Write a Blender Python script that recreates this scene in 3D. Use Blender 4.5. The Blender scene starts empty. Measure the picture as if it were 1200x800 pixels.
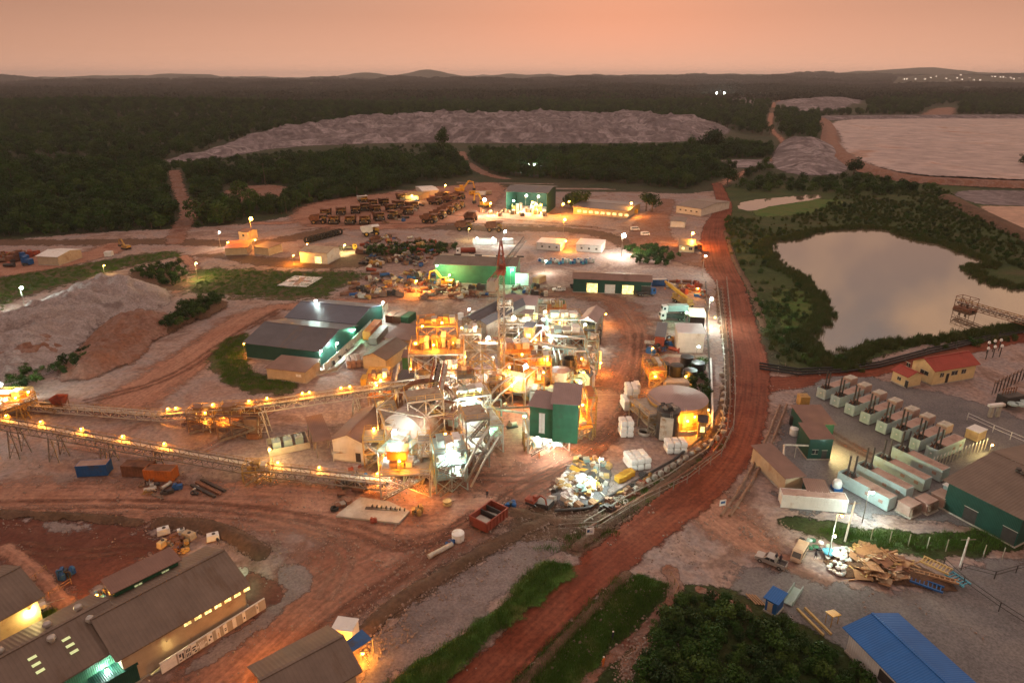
import bpy, math, random
import numpy as np
from math import radians, sin, cos, pi, hypot, atan2
from mathutils import Vector, noise as mnoise
random.seed(7); rng = np.random.default_rng(7)
S = bpy.context.scene
C = S.collection
# ---------------- camera ----------------
CAM_H, PITCH, FPX = 80.0, radians(21.2), 800.0
cam = bpy.data.cameras.new('camera'); cam.sensor_width = 36; cam.lens = 24; cam.clip_start = 1; cam.clip_end = 60000
camo = bpy.data.objects.new('camera', cam); C.objects.link(camo)
camo.location = (0, 0, CAM_H); camo.rotation_euler = (pi/2 - PITCH, 0, 0); S.camera = camo
S.view_settings.view_transform = 'Standard'; S.view_settings.look = 'None'
S.view_settings.exposure = 0.6; S.view_settings.gamma = 1.0
S.cycles.use_denoising = True
S.cycles.max_bounces = 5; S.cycles.diffuse_bounces = 2; S.cycles.glossy_bounces = 2; S.cycles.transparent_max_bounces = 12
S.cycles.volume_bounces = 0; S.cycles.sample_clamp_indirect = 4.0
# ---------------- world ----------------
W = bpy.data.worlds.new('World'); S.world = W; W.use_nodes = True
nt = W.node_tree; nt.nodes.clear()
def NN(t, typ, **k):
    n = t.nodes.new(typ)
    for a, v in k.items(): setattr(n, a, v)
    return n
SUN_EL, SUN_AZ = radians(2.0), radians(8.0)      # just above the far skyline, a little right of the view axis
sky = NN(nt, 'ShaderNodeTexSky', sky_type='NISHITA', sun_disc=False)
sky.sun_elevation = SUN_EL; sky.sun_rotation = SUN_AZ; sky.dust_density = 4.0; sky.air_density = 2.0
tc = NN(nt, 'ShaderNodeTexCoord'); sx = NN(nt, 'ShaderNodeSeparateXYZ'); nt.links.new(tc.outputs['Generated'], sx.inputs[0])
ramp = NN(nt, 'ShaderNodeValToRGB'); nt.links.new(sx.outputs['Z'], ramp.inputs[0])
cr = ramp.color_ramp
for p_, c_ in ((0.0, (0.66, 0.345, 0.225, 1)), (0.03, (0.55, 0.285, 0.185, 1)), (0.075, (0.425, 0.222, 0.15, 1)), (0.12, (0.38, 0.215, 0.16, 1)), (0.3, (0.31, 0.255, 0.24, 1)), (0.5, (0.37, 0.345, 0.365, 1)), (0.75, (0.46, 0.465, 0.54, 1)), (1.0, (0.45, 0.47, 0.58, 1))):
    e = cr.elements.new(p_) if p_ not in (0.0, 1.0) else cr.elements[0 if p_ == 0.0 else -1]
    e.color = c_; e.position = p_
# darker away from the sunset side
az = NN(nt, 'ShaderNodeVectorMath', operation='DOT_PRODUCT'); nt.links.new(tc.outputs['Generated'], az.inputs[0])
az.inputs[1].default_value = (sin(SUN_AZ), cos(SUN_AZ), 0)
azr = NN(nt, 'ShaderNodeMapRange'); nt.links.new(az.outputs['Value'], azr.inputs[0])
azr.inputs[1].default_value = 0.55; azr.inputs[2].default_value = 1.0; azr.inputs[3].default_value = 0.62; azr.inputs[4].default_value = 1.0
azm = NN(nt, 'ShaderNodeVectorMath', operation='SCALE'); nt.links.new(ramp.outputs[0], azm.inputs[0]); nt.links.new(azr.outputs[0], azm.inputs['Scale'])
# soft clouds high up (the lake mirrors them)
cn = NN(nt, 'ShaderNodeTexNoise'); cn.inputs['Scale'].default_value = 5.0; cn.inputs['Detail'].default_value = 4; nt.links.new(tc.outputs['Generated'], cn.inputs['Vector'])
cm = NN(nt, 'ShaderNodeMapRange'); nt.links.new(cn.outputs[0], cm.inputs[0]); cm.inputs[1].default_value = 0.42; cm.inputs[2].default_value = 0.56
hi = NN(nt, 'ShaderNodeMapRange'); nt.links.new(sx.outputs['Z'], hi.inputs[0]); hi.inputs[1].default_value = 0.13; hi.inputs[2].default_value = 0.24
mu = NN(nt, 'ShaderNodeMath', operation='MULTIPLY'); nt.links.new(cm.outputs[0], mu.inputs[0]); nt.links.new(hi.outputs[0], mu.inputs[1])
cx = NN(nt, 'ShaderNodeMix', data_type='RGBA'); nt.links.new(mu.outputs[0], cx.inputs[0]); nt.links.new(azm.outputs[0], cx.inputs[6]); cx.inputs[7].default_value = (0.66, 0.40, 0.25, 1)
ns = NN(nt, 'ShaderNodeVectorMath', operation='SCALE'); nt.links.new(sky.outputs[0], ns.inputs[0]); ns.inputs['Scale'].default_value = 0.02
ad = NN(nt, 'ShaderNodeVectorMath', operation='ADD'); nt.links.new(cx.outputs[2], ad.inputs[0]); nt.links.new(ns.outputs[0], ad.inputs[1])
bg = NN(nt, 'ShaderNodeBackground'); bg.inputs[1].default_value = 1.0; nt.links.new(ad.outputs[0], bg.inputs[0])
wo = NN(nt, 'ShaderNodeOutputWorld'); nt.links.new(bg.outputs[0], wo.inputs[0])
# ---------------- sun: the last soft glow from the west ----------------
sun = bpy.data.lights.new('sun', 'SUN'); sun.energy = 0.12; sun.angle = radians(20); sun.color = (1.0, 0.62, 0.42)
suno = bpy.data.objects.new('sun', sun); C.objects.link(suno); suno.rotation_euler = (radians(90-9), 0, pi - SUN_AZ)
# ---------------- helpers ----------------
def G(px, py, z=0.0):
    """where the sight line through a photograph pixel meets height z"""
    u = (px-600)/FPX; v = (py-400)/FPX
    dz = -sin(PITCH) - v*cos(PITCH)
    t = (CAM_H - z)/(-dz)
    return Vector((u*t, (cos(PITCH) - v*sin(PITCH))*t, z))
def G2(l, z=0.0): return np.array([G(x, y, z)[:2] for x, y in l])
ORD = 'first second third fourth fifth sixth seventh eighth ninth tenth eleventh twelfth thirteenth fourteenth fifteenth sixteenth seventeenth eighteenth'.split()
def tag(o, label=None, cat=None, group=None, kind=None):
    if label: o['label'] = label
    if cat: o['category'] = cat
    if group: o['group'] = group
    if kind: o['kind'] = kind
    return o
def thing(name, label, cat, loc=(0, 0, 0), rz=0.0, group=None):
    o = bpy.data.objects.new(name, None); C.objects.link(o); o.empty_display_size = 0.3
    o.location = loc; o.rotation_euler = (0, 0, rz)
    return tag(o, label, cat, group)
class MB:
    """collects boxes, bars, tubes and sheets of one mesh"""
    def __init__(s): s.v = []; s.f = []; s.m = []; s.cur = 0
    def add(s, vs, fs):
        n = len(s.v); s.v += [tuple(v) for v in vs]; s.f += [tuple(i+n for i in f) for f in fs]; s.m += [s.cur]*len(fs); return s
    def box(s, x0, y0, z0, x1, y1, z1):
        return s.add([(x0,y0,z0),(x1,y0,z0),(x1,y1,z0),(x0,y1,z0),(x0,y0,z1),(x1,y0,z1),(x1,y1,z1),(x0,y1,z1)],
                     [(3,2,1,0),(4,5,6,7),(0,1,5,4),(1,2,6,5),(2,3,7,6),(3,0,4,7)])
    def cbox(s, cx, cy, cz, sx, sy, sz, rz=0.0, tilt=0.0):
        c, n = cos(rz), sin(rz); ct, st = cos(tilt), sin(tilt); P = []
        for dz in (-.5, .5):
            for dx, dy in ((-.5,-.5),(.5,-.5),(.5,.5),(-.5,.5)):
                x, y, z = dx*sx, dy*sy, dz*sz
                x, z = x*ct + z*st, -x*st + z*ct
                P.append((cx + x*c - y*n, cy + x*n + y*c, cz + z))
        return s.add(P, [(3,2,1,0),(4,5,6,7),(0,1,5,4),(1,2,6,5),(2,3,7,6),(3,0,4,7)])
    def frame(s, a, b):
        a, b = Vector(a), Vector(b); d = (b-a); d = d.normalized() if d.length > 1e-6 else Vector((0,0,1))
        up = Vector((0,0,1)) if abs(d.z) < .95 else Vector((1,0,0))
        r = d.cross(up).normalized(); u = r.cross(d); return a, b, r, u
    def bar(s, a, b, w, h=None):
        h = h or w; a, b, r, u = s.frame(a, b); P = []
        for c in (a, b):
            for i, j in ((-.5,-.5),(.5,-.5),(.5,.5),(-.5,.5)): P.append(c + r*i*w + u*j*h)
        return s.add(P, [(3,2,1,0),(4,5,6,7),(0,1,5,4),(1,2,6,5),(2,3,7,6),(3,0,4,7)])
    def tube(s, a, b, r0, r1=None, n=10, cap=True):
        r1 = r0 if r1 is None else r1; a, b, r, u = s.frame(a, b); P = []
        for c, q in ((a, r0), (b, r1)):
            for k in range(n):
                t = 2*pi*k/n; P.append(c + (r*cos(t) + u*sin(t))*q)
        F = [(k, (k+1) % n, n+(k+1) % n, n+k) for k in range(n)]
        if cap: F += [tuple(range(n-1, -1, -1)), tuple(range(n, 2*n))]
        return s.add(P, F)
    def lathe(s, cx, cy, prof, n=24):
        P = []; F = []
        for r, z in prof:
            for k in range(n): t = 2*pi*k/n; P.append((cx + r*cos(t), cy + r*sin(t), z))
        for j in range(len(prof)-1):
            for k in range(n): a = j*n+k; b = j*n+(k+1) % n; F.append((a, b, b+n, a+n))
        F.append(tuple(range(n-1, -1, -1))); m = (len(prof)-1)*n; F.append(tuple(range(m, m+n)))
        return s.add(P, F)
    def path(s, pts, r, n=6):
        for a, b in zip(pts[:-1], pts[1:]): s.tube(a, b, r, n=n)
        return s
    def ring(s, c, ax, R, r, n=20, w=None):
        """a flat ring of radius R round axis ax"""
        c = Vector(c); ax = Vector(ax).normalized(); up = Vector((0,0,1)) if abs(ax.z) < .9 else Vector((1,0,0))
        a = ax.cross(up).normalized(); b = ax.cross(a); w = w or r
        P = []; F = []
        for k in range(n):
            t = 2*pi*k/n; d = a*cos(t) + b*sin(t)
            for q, h in ((R-r, -w/2), (R, -w/2), (R, w/2), (R-r, w/2)): P.append(c + d*q + ax*h)
        for k in range(n):
            i = 4*k; j = 4*((k+1) % n)
            for m in range(4): F.append((i+m, i+(m+1) % 4, j+(m+1) % 4, j+m))
        return s.add(P, F)
    def poly(s, pts, z0, z1):
        n = len(pts); P = [(x, y, z0) for x, y in pts] + [(x, y, z1) for x, y in pts]
        F = [(k, (k+1) % n, n+(k+1) % n, n+k) for k in range(n)] + [tuple(range(n-1, -1, -1)), tuple(range(n, 2*n))]
        return s.add(P, F)
    def mesh(s, name, mats, smooth=False):
        me = bpy.data.meshes.new(name); me.from_pydata(s.v, [], s.f)
        for m in (mats if isinstance(mats, (list, tuple)) else [mats]): me.materials.append(m)
        if len(me.materials) > 1: me.polygons.foreach_set('material_index', s.m)
        if smooth: me.polygons.foreach_set('use_smooth', [True]*len(s.f))
        me.update(); return me
    def ob(s, name, mats, parent=None, smooth=False, loc=None):
        return link(name, s.mesh(name, mats, smooth), parent, loc)
def link(name, me, parent=None, loc=None, rz=0.0):
    o = bpy.data.objects.new(name, me); C.objects.link(o)
    if parent is not None: o.parent = parent
    if loc is not None: o.location = loc
    if rz: o.rotation_euler = (0, 0, rz)
    return o
def clone(root, loc, rz=None, label=None, group=None, sc=None):
    r = root.copy(); C.objects.link(r); r.location = loc
    if rz is not None: r.rotation_euler = (0, 0, rz)
    if sc: r.scale = (sc, sc, sc)
    if label: r['label'] = label
    if group: r['group'] = group
    def rec(src, dst):
        for ch in src.children:
            c = ch.copy(); C.objects.link(c); c.parent = dst; rec(ch, c)
    rec(root, r); return r
# ---------------- materials ----------------
MATS = {}
def mat(name, col, rough=.75, metal=0.0, var=.25, scale=.8, col2=None, amt=.5, bump=0.0, wave=None, spec=.3, bscale=None, streak=None):
    """col varied by two octaves of noise; col2 shows in worn patches; wave = (scale, strength, axis) sheet ribs"""
    m = bpy.data.materials.new(name); m.use_nodes = True; t = m.node_tree; b = t.nodes['Principled BSDF']
    b.inputs['Roughness'].default_value = rough; b.inputs['Metallic'].default_value = metal; b.inputs['Specular IOR Level'].default_value = spec
    tcn = NN(t, 'ShaderNodeTexCoord'); co = tcn.outputs['Object']
    n1 = NN(t, 'ShaderNodeTexNoise'); n1.inputs['Scale'].default_value = scale; n1.inputs['Detail'].default_value = 6; n1.inputs['Roughness'].default_value = .65; t.links.new(co, n1.inputs['Vector'])
    mr = NN(t, 'ShaderNodeMapRange'); t.links.new(n1.outputs[0], mr.inputs[0]); mr.inputs[1].default_value = .3; mr.inputs[2].default_value = .7; mr.inputs[3].default_value = 1-var; mr.inputs[4].default_value = 1+var
    base = NN(t, 'ShaderNodeVectorMath', operation='SCALE'); base.inputs[0].default_value = col[:3]; t.links.new(mr.outputs[0], base.inputs['Scale']); out = base.outputs[0]
    if col2:
        n2 = NN(t, 'ShaderNodeTexNoise'); n2.inputs['Scale'].default_value = scale*.6; n2.inputs['Detail'].default_value = 8; n2.inputs['Roughness'].default_value = .7
        mp = NN(t, 'ShaderNodeVectorMath', operation='ADD'); t.links.new(co, mp.inputs[0]); mp.inputs[1].default_value = (13, 7, 3)
        if streak:
            ms_ = NN(t, 'ShaderNodeVectorMath', operation='MULTIPLY'); t.links.new(co, ms_.inputs[0]); ms_.inputs[1].default_value = streak; t.links.new(ms_.outputs[0], mp.inputs[0])
        pass; t.links.new(mp.outputs[0], n2.inputs['Vector'])
        r2 = NN(t, 'ShaderNodeMapRange'); t.links.new(n2.outputs[0], r2.inputs[0]); r2.inputs[1].default_value = .62 - amt*.2; r2.inputs[2].default_value = .72 - amt*.12
        mx = NN(t, 'ShaderNodeMix', data_type='RGBA'); t.links.new(r2.outputs[0], mx.inputs[0]); t.links.new(out, mx.inputs[6]); mx.inputs[7].default_value = (*col2[:3], 1); out = mx.outputs[2]
    hgt = None
    if wave:
        wv = NN(t, 'ShaderNodeTexWave', bands_direction=wave[2]); wv.inputs['Scale'].default_value = wave[0]; wv.inputs['Distortion'].default_value = 0; t.links.new(co, wv.inputs['Vector'])
        pw = NN(t, 'ShaderNodeMath', operation='POWER'); t.links.new(wv.outputs['Fac'], pw.inputs[0]); pw.inputs[1].default_value = 6
        mr3 = NN(t, 'ShaderNodeMapRange'); t.links.new(pw.outputs[0], mr3.inputs[0]); mr3.inputs[3].default_value = 1; mr3.inputs[4].default_value = 1 - wave[1]
        sc = NN(t, 'ShaderNodeVectorMath', operation='SCALE'); t.links.new(out, sc.inputs[0]); t.links.new(mr3.outputs[0], sc.inputs['Scale']); out = sc.outputs[0]
        bp0 = NN(t, 'ShaderNodeBump'); bp0.inputs['Strength'].default_value = .6; bp0.inputs['Distance'].default_value = .05; t.links.new(wv.outputs['Fac'], bp0.inputs['Height']); hgt = bp0
    t.links.new(out, b.inputs['Base Color'])
    if bump:
        n3 = NN(t, 'ShaderNodeTexNoise'); n3.inputs['Scale'].default_value = bscale or scale*4; n3.inputs['Detail'].default_value = 5; t.links.new(co, n3.inputs['Vector'])
        bp = NN(t, 'ShaderNodeBump'); bp.inputs['Strength'].default_value = min(1, bump); bp.inputs['Distance'].default_value = .3; t.links.new(n3.outputs[0], bp.inputs['Height'])
        if hgt: t.links.new(hgt.outputs[0], bp.inputs['Normal'])
        hgt = bp
    if hgt: t.links.new(hgt.outputs[0], b.inputs['Normal'])
    MATS[name] = m; return m
def emit(name, col, strength):
    m = bpy.data.materials.new(name); m.use_nodes = True; b = m.node_tree.nodes['Principled BSDF']
    b.inputs['Base Color'].default_value = (*col, 1); b.inputs['Emission Color'].default_value = (*col, 1); b.inputs['Emission Strength'].default_value = strength
    MATS[name] = m; return m
def leafmat(name, a, b_, c_):
    m = bpy.data.materials.new(name); m.use_nodes = True; t = m.node_tree; b = t.nodes['Principled BSDF']
    b.inputs['Roughness'].default_value = .7; b.inputs['Specular IOR Level'].default_value = .15
    oi = NN(t, 'ShaderNodeObjectInfo'); geo = NN(t, 'ShaderNodeNewGeometry')
    rp = NN(t, 'ShaderNodeValToRGB'); rp.color_ramp.elements[0].color = (*a, 1); rp.color_ramp.elements[1].color = (*c_, 1); e = rp.color_ramp.elements.new(.5); e.color = (*b_, 1)
    n = NN(t, 'ShaderNodeTexNoise'); n.inputs['Scale'].default_value = .35; t.links.new(geo.outputs['Position'], n.inputs['Vector'])
    s_ = NN(t, 'ShaderNodeMath', operation='ADD'); t.links.new(oi.outputs['Random'], s_.inputs[0]); t.links.new(n.outputs[0], s_.inputs[1])
    h = NN(t, 'ShaderNodeMath', operation='MULTIPLY'); t.links.new(s_.outputs[0], h.inputs[0]); h.inputs[1].default_value = .55
    t.links.new(h.outputs[0], rp.inputs[0]); t.links.new(rp.outputs[0], b.inputs['Base Color'])
    MATS[name] = m; return m
def soilmat(name, cols, scale=.06, streak=0.0, soft=1.0, rough=.9, bump=.5, alpha=True, fine=1.2, amp=1.2, spec=.2, blend=.45):
    """ground cover: cols mixed by warped noise; 'w' (signed metres/soft) fades its ragged edge; 'trk' = (along, across) draws ruts"""
    m = bpy.data.materials.new(name); m.use_nodes = True; t = m.node_tree; b = t.nodes['Principled BSDF']
    b.inputs['Roughness'].default_value = rough; b.inputs['Specular IOR Level'].default_value = spec
    geo = NN(t, 'ShaderNodeNewGeometry'); pos = geo.outputs['Position']
    n1 = NN(t, 'ShaderNodeTexNoise'); n1.inputs['Scale'].default_value = scale; n1.inputs['Detail'].default_value = 8; n1.inputs['Roughness'].default_value = .62; n1.inputs['Distortion'].default_value = .8; t.links.new(pos, n1.inputs['Vector'])
    rp = NN(t, 'ShaderNodeValToRGB'); k = len(cols); rp.color_ramp.elements[0].position = .32; rp.color_ramp.elements[0].color = (*cols[0], 1); rp.color_ramp.elements[1].position = .68; rp.color_ramp.elements[1].color = (*cols[-1], 1)
    for i in range(1, k-1): e = rp.color_ramp.elements.new(.32 + .36*i/(k-1)); e.color = (*cols[i], 1)
    t.links.new(n1.outputs[0], rp.inputs[0]); out = rp.outputs[0]
    n2 = NN(t, 'ShaderNodeTexNoise'); n2.inputs['Scale'].default_value = fine; n2.inputs['Detail'].default_value = 7; n2.inputs['Roughness'].default_value = .7; t.links.new(pos, n2.inputs['Vector'])
    mr = NN(t, 'ShaderNodeMapRange'); t.links.new(n2.outputs[0], mr.inputs[0]); mr.inputs[1].default_value = .3; mr.inputs[2].default_value = .7; mr.inputs[3].default_value = .60; mr.inputs[4].default_value = 1.4
    sc = NN(t, 'ShaderNodeVectorMath', operation='SCALE'); t.links.new(out, sc.inputs[0]); t.links.new(mr.outputs[0], sc.inputs['Scale']); out = sc.outputs[0]
    if streak:
        at = NN(t, 'ShaderNodeAttribute', attribute_name='trk')
        mp = NN(t, 'ShaderNodeVectorMath', operation='MULTIPLY'); t.links.new(at.outputs['Vector'], mp.inputs[0]); mp.inputs[1].default_value = (.035, 1.1, 1)
        n4 = NN(t, 'ShaderNodeTexNoise'); n4.inputs['Scale'].default_value = 1.0; n4.inputs['Detail'].default_value = 5; n4.inputs['Roughness'].default_value = .6; t.links.new(mp.outputs[0], n4.inputs['Vector'])
        m4 = NN(t, 'ShaderNodeMapRange'); t.links.new(n4.outputs[0], m4.inputs[0]); m4.inputs[1].default_value = .35; m4.inputs[2].default_value = .65; m4.inputs[3].default_value = 1-streak; m4.inputs[4].default_value = 1+streak*.7
        s4 = NN(t, 'ShaderNodeVectorMath', operation='SCALE'); t.links.new(out, s4.inputs[0]); t.links.new(m4.outputs[0], s4.inputs['Scale']); out = s4.outputs[0]
    t.links.new(out, b.inputs['Base Color'])
    bp = NN(t, 'ShaderNodeBump'); bp.inputs['Strength'].default_value = min(1, bump); bp.inputs['Distance'].default_value = .5*bump; t.links.new(n2.outputs[0], bp.inputs['Height']); t.links.new(bp.outputs[0], b.inputs['Normal'])
    if alpha:
        aw = NN(t, 'ShaderNodeAttribute', attribute_name='w')
        n5 = NN(t, 'ShaderNodeTexNoise'); n5.inputs['Scale'].default_value = .22; n5.inputs['Detail'].default_value = 7; n5.inputs['Roughness'].default_value = .7; t.links.new(pos, n5.inputs['Vector'])
        q = NN(t, 'ShaderNodeMath', operation='MULTIPLY_ADD'); t.links.new(n5.outputs[0], q.inputs[0]); q.inputs[1].default_value = amp*6; t.links.new(aw.outputs['Fac'], q.inputs[2])
        m5 = NN(t, 'ShaderNodeMapRange', interpolation_type='SMOOTHSTEP'); t.links.new(q.outputs[0], m5.inputs[0]); m5.inputs[1].default_value = amp*3 - blend; m5.inputs[2].default_value = amp*3 + blend
        t.links.new(m5.outputs[0], b.inputs['Alpha'])
    MATS[name] = m; return m
# ---------------- land sheets ----------------
def seg_dist(P, L, closed):
    """distance of points P to polyline L, plus along/across of the nearest segment"""
    n = len(L); best = np.full(len(P), 1e9); al = np.zeros(len(P)); ac = np.zeros(len(P)); run = 0.0
    for i in range(n if closed else n-1):
        a = L[i]; b = L[(i+1) % n]; d = b-a; l = max(hypot(*d), 1e-6); q = P-a
        t = np.clip((q@d)/l**2, 0, 1); c = q - t[:, None]*d; dd = np.hypot(c[:, 0], c[:, 1]); m = dd < best
        best[m] = dd[m]; al[m] = run + t[m]*l; ac[m] = ((d[0]*q[:, 1] - d[1]*q[:, 0])/l)[m]; run += l
    return best, al, ac
def inside(P, L):
    r = np.zeros(len(P), bool); n = len(L)
    for i in range(n):
        x1, y1 = L[i]; x2, y2 = L[(i+1) % n]
        if y1 == y2: continue
        c = ((y1 > P[:, 1]) != (y2 > P[:, 1])) & (P[:, 0] < (x2-x1)*(P[:, 1]-y1)/(y2-y1) + x1); r ^= c
    return r
def sdist(P, L):
    d, _, _ = seg_dist(P, L, True); return np.where(inside(P, L), d, -d)
def smooth(L, closed=True, k=3):
    L = np.asarray(L, float)
    for _ in range(k):
        if closed:
            N = np.roll(L, -1, 0); L = np.stack([.75*L+.25*N, .25*L+.75*N], 1).reshape(-1, 2)
        else:
            A, B = L[:-1], L[1:]; M = np.stack([.75*A+.25*B, .25*A+.75*B], 1).reshape(-1, 2); L = np.vstack([L[:1], M, L[-1:]])
    return L
def bumps(x, y, s, seed=0.0, oct=4):
    """fractal value noise, about -1..1"""
    r = np.zeros_like(x); a = 1.0; f = 1.6/s; tot = 0
    for o in range(oct):
        p = seed*1.7 + o*1.3; u = (x*cos(p) + y*sin(p))*f + seed*17.3; v = (-x*sin(p) + y*cos(p))*f - o*7.1
        iu = np.floor(u); iv = np.floor(v); fu = u-iu; fv = v-iv; fu = fu*fu*(3-2*fu); fv = fv*fv*(3-2*fv)
        def h(a_, b_): q = np.sin(a_*127.1 + b_*311.7 + o*74.7)*43758.5453; return q - np.floor(q)
        n = (h(iu, iv)*(1-fu) + h(iu+1, iv)*fu)*(1-fv) + (h(iu, iv+1)*(1-fu) + h(iu+1, iv+1)*fu)*fv
        r += a*(2*n-1); tot += a*.75; a *= .55; f *= 2.03
    return r/tot
def _grid(P0, P1, cell):
    nx = max(2, int((P1[0]-P0[0])/cell)+1); ny = max(2, int((P1[1]-P0[1])/cell)+1)
    xs = np.linspace(P0[0], P1[0], nx); ys = np.linspace(P0[1], P1[1], ny); X, Y = np.meshgrid(xs, ys)
    return nx, ny, X.ravel(), Y.ravel()
def _emit(name, X, Y, Z, nx, ny, keepv, mats, attrs, kind, parent=None):
    idx = np.arange(nx*ny).reshape(ny, nx)
    q = np.stack([idx[:-1, :-1], idx[:-1, 1:], idx[1:, 1:], idx[1:, :-1]], -1).reshape(-1, 4)
    q = q[keepv[q].any(1)]
    used = np.unique(q); re = np.full(nx*ny, -1); re[used] = np.arange(len(used)); q = re[q]
    me = bpy.data.meshes.new(name); n = len(used)
    me.vertices.add(n); me.vertices.foreach_set('co', np.stack([X[used], Y[used], Z[used]], 1).ravel())
    me.loops.add(q.size); me.loops.foreach_set('vertex_index', q.ravel().astype(np.int32))
    me.polygons.add(len(q)); me.polygons.foreach_set('loop_start', np.arange(0, q.size, 4, dtype=np.int32)); me.polygons.foreach_set('loop_total', np.full(len(q), 4, np.int32))
    me.polygons.foreach_set('use_smooth', np.ones(len(q), bool)); me.update()
    me.materials.append(mats)
    for k, a in attrs.items():
        if a.ndim == 1: at = me.attributes.new(k, 'FLOAT', 'POINT'); at.data.foreach_set('value', a[used].astype(np.float32))
        else: at = me.attributes.new(k, 'FLOAT_VECTOR', 'POINT'); at.data.foreach_set('vector', a[used].astype(np.float32).ravel())
    o = link(name, me, parent)
    if kind: o['kind'] = kind
    return o
LAYER = [0]
def layer(): LAYER[0] += 1; return -.17 + .002*LAYER[0]
def sheet(name, px, m, soft=1.5, cell=None, label=None, k=2, hfn=None, world=False, kind='structure', zoff=None):
    """a patch of ground inside a closed outline given in photograph pixels"""
    L = np.asarray(px, float) if world else G2(px); L = smooth(L, True, k); pad = soft*3
    P0 = L.min(0)-pad; P1 = L.max(0)+pad; cell = cell or max(.8, math.sqrt((P1-P0).prod()/18000))
    nx, ny, X, Y = _grid(P0, P1, cell); P = np.stack([X, Y], 1); sd = sdist(P, L)
    z = terr(X, Y) + (layer() if zoff is None else zoff)
    if hfn is not None: z = z + hfn(X, Y, sd)
    at = {'w': np.clip(sd/soft, -4, 4), 'trk': np.stack([X, Y, X*0], 1)}
    o = _emit(name, X, Y, z, nx, ny, sd > -soft*3.2, m, at, kind)
    if label: o['label'] = label
    return o
def road(name, px, widths, m, soft=1.2, cell=None, label=None, k=3, world=False, zoff=None):
    """a strip along a centre line; widths in metres, one per point"""
    L0 = np.asarray(px, float) if world else G2(px); L = smooth(L0, False, k)
    if np.isscalar(widths): widths = [widths]*len(L0)
    s0 = np.r_[0, np.cumsum(np.hypot(*np.diff(L0, axis=0).T))]; wmax = max(widths)
    P0 = L.min(0)-wmax; P1 = L.max(0)+wmax; cell = cell or max(.8, math.sqrt((P1-P0).prod()/60000))
    nx, ny, X, Y = _grid(P0, P1, cell); P = np.stack([X, Y], 1); d, al, ac = seg_dist(P, L, False)
    tot = np.hypot(*np.diff(L, axis=0).T).sum(); w = np.interp(al/tot*s0[-1], s0, widths)/2; sd = w-d
    z = terr(X, Y) + (layer() if zoff is None else zoff)
    at = {'w': np.clip(sd/soft, -4, 4), 'trk': np.stack([al, ac, X*0], 1)}
    o = _emit(name, X, Y, z, nx, ny, sd > -soft*3.2, m, at, 'structure')
    if label: o['label'] = label
    return o
# rolling land beyond the plant: flat where the mine stands
HILLS = []   # (x, y, rx, ry, h)
def hill(px, py, rx, ry, h): p = G(px, py); HILLS.append((p.x, p.y, rx, ry, h))
def terr(X, Y):
    X = np.asarray(X, float); Y = np.asarray(Y, float); z = np.zeros_like(X)
    for x, y, rx, ry, h in HILLS:
        z = z + h*np.exp(-(((X-x)/rx)**2 + ((Y-y)/ry)**2))
    far = np.clip((Y-1500)/2500, 0, 1); far = far*far*(3-2*far)
    z = z + far*(bumps(X, Y, 900, 3.1)*24 + 6) + np.clip((Y-3500)/2500, 0, 1)*bumps(X, Y, 700, 6.3)*30 + np.clip((Y-4500)/4000, 0, 1)*(bumps(X, Y*1.6, 2600, 1.7)*62 + 40 + np.clip(X/6000, -1, 1)*26)
    return z
# ================= LAND =================
hill(480, 205, 100, 50, 3); hill(100, 215, 220, 110, 8); hill(700, 200, 160, 60, 4); hill(120, 135, 700, 300, 22)
hill(425, 96.5, 420, 700, 75); hill(508, 96.5, 330, 600, 85); hill(585, 96.5, 300, 600, 45); hill(120, 97, 500, 700, 40); hill(205, 97, 380, 600, 55); hill(1080, 96.5, 1400, 900, 80); hill(760, 96.5, 700, 900, 40); hill(560, 118, 500, 200, 14); hill(860, 128, 300, 150, 12); hill(1150, 122, 450, 200, 16); hill(980, 128, 200, 100, 10)
M_wild = soilmat('wild_ground', [(.018,.028,.012), (.030,.040,.016), (.05,.045,.025), (.025,.035,.014)], scale=.02, alpha=False, fine=.5, bump=.8)
M_dust = soilmat('yard_dust', [(.17,.095,.072), (.28,.185,.16), (.265,.21,.20), (.32,.225,.195), (.20,.125,.10), (.31,.235,.21)], scale=.04, bump=.6, fine=.9)
M_red = soilmat('red_laterite', [(.11,.026,.013), (.16,.040,.020), (.20,.062,.036), (.135,.031,.016)], scale=.05, streak=.32, bump=.35, blend=.8)
M_pink = soilmat('packed_clay', [(.24,.10,.062), (.35,.185,.13), (.29,.135,.09)], scale=.06, streak=.22, bump=.4, blend=1.5)
M_clay = soilmat('red_clay_track', [(.19,.075,.046), (.29,.145,.10), (.24,.105,.07), (.32,.185,.14)], scale=.06, streak=.26, bump=.4, blend=1.6)
M_maroon = soilmat('maroon_soil', [(.085,.028,.018), (.15,.055,.038), (.11,.038,.026), (.18,.08,.058)], scale=.06, bump=.6)
M_scrub = soilmat('patchy_grass', [(.035,.06,.016), (.10,.07,.04), (.05,.075,.02), (.13,.08,.05), (.04,.06,.02)], scale=.09, fine=1.4, bump=.9)
M_grey = soilmat('grey_gravel', [(.15,.12,.115), (.23,.185,.18), (.19,.15,.14)], scale=.08, streak=.1, fine=2.5, bump=.6)
M_greyd = soilmat('dark_gravel_pad', [(.115,.108,.112), (.155,.142,.145), (.19,.17,.165)], scale=.08, fine=2.5, bump=.5)
M_rock = soilmat('waste_rock', [(.07,.055,.06), (.22,.18,.19), (.12,.095,.10), (.30,.25,.26), (.10,.08,.085)], scale=.022, fine=.14, bump=1.0, amp=1.0)
M_stone = soilmat('crushed_stone', [(.17,.13,.125), (.33,.28,.275), (.24,.19,.18), (.38,.32,.31)], scale=.07, fine=1.6, bump=.8)
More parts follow.
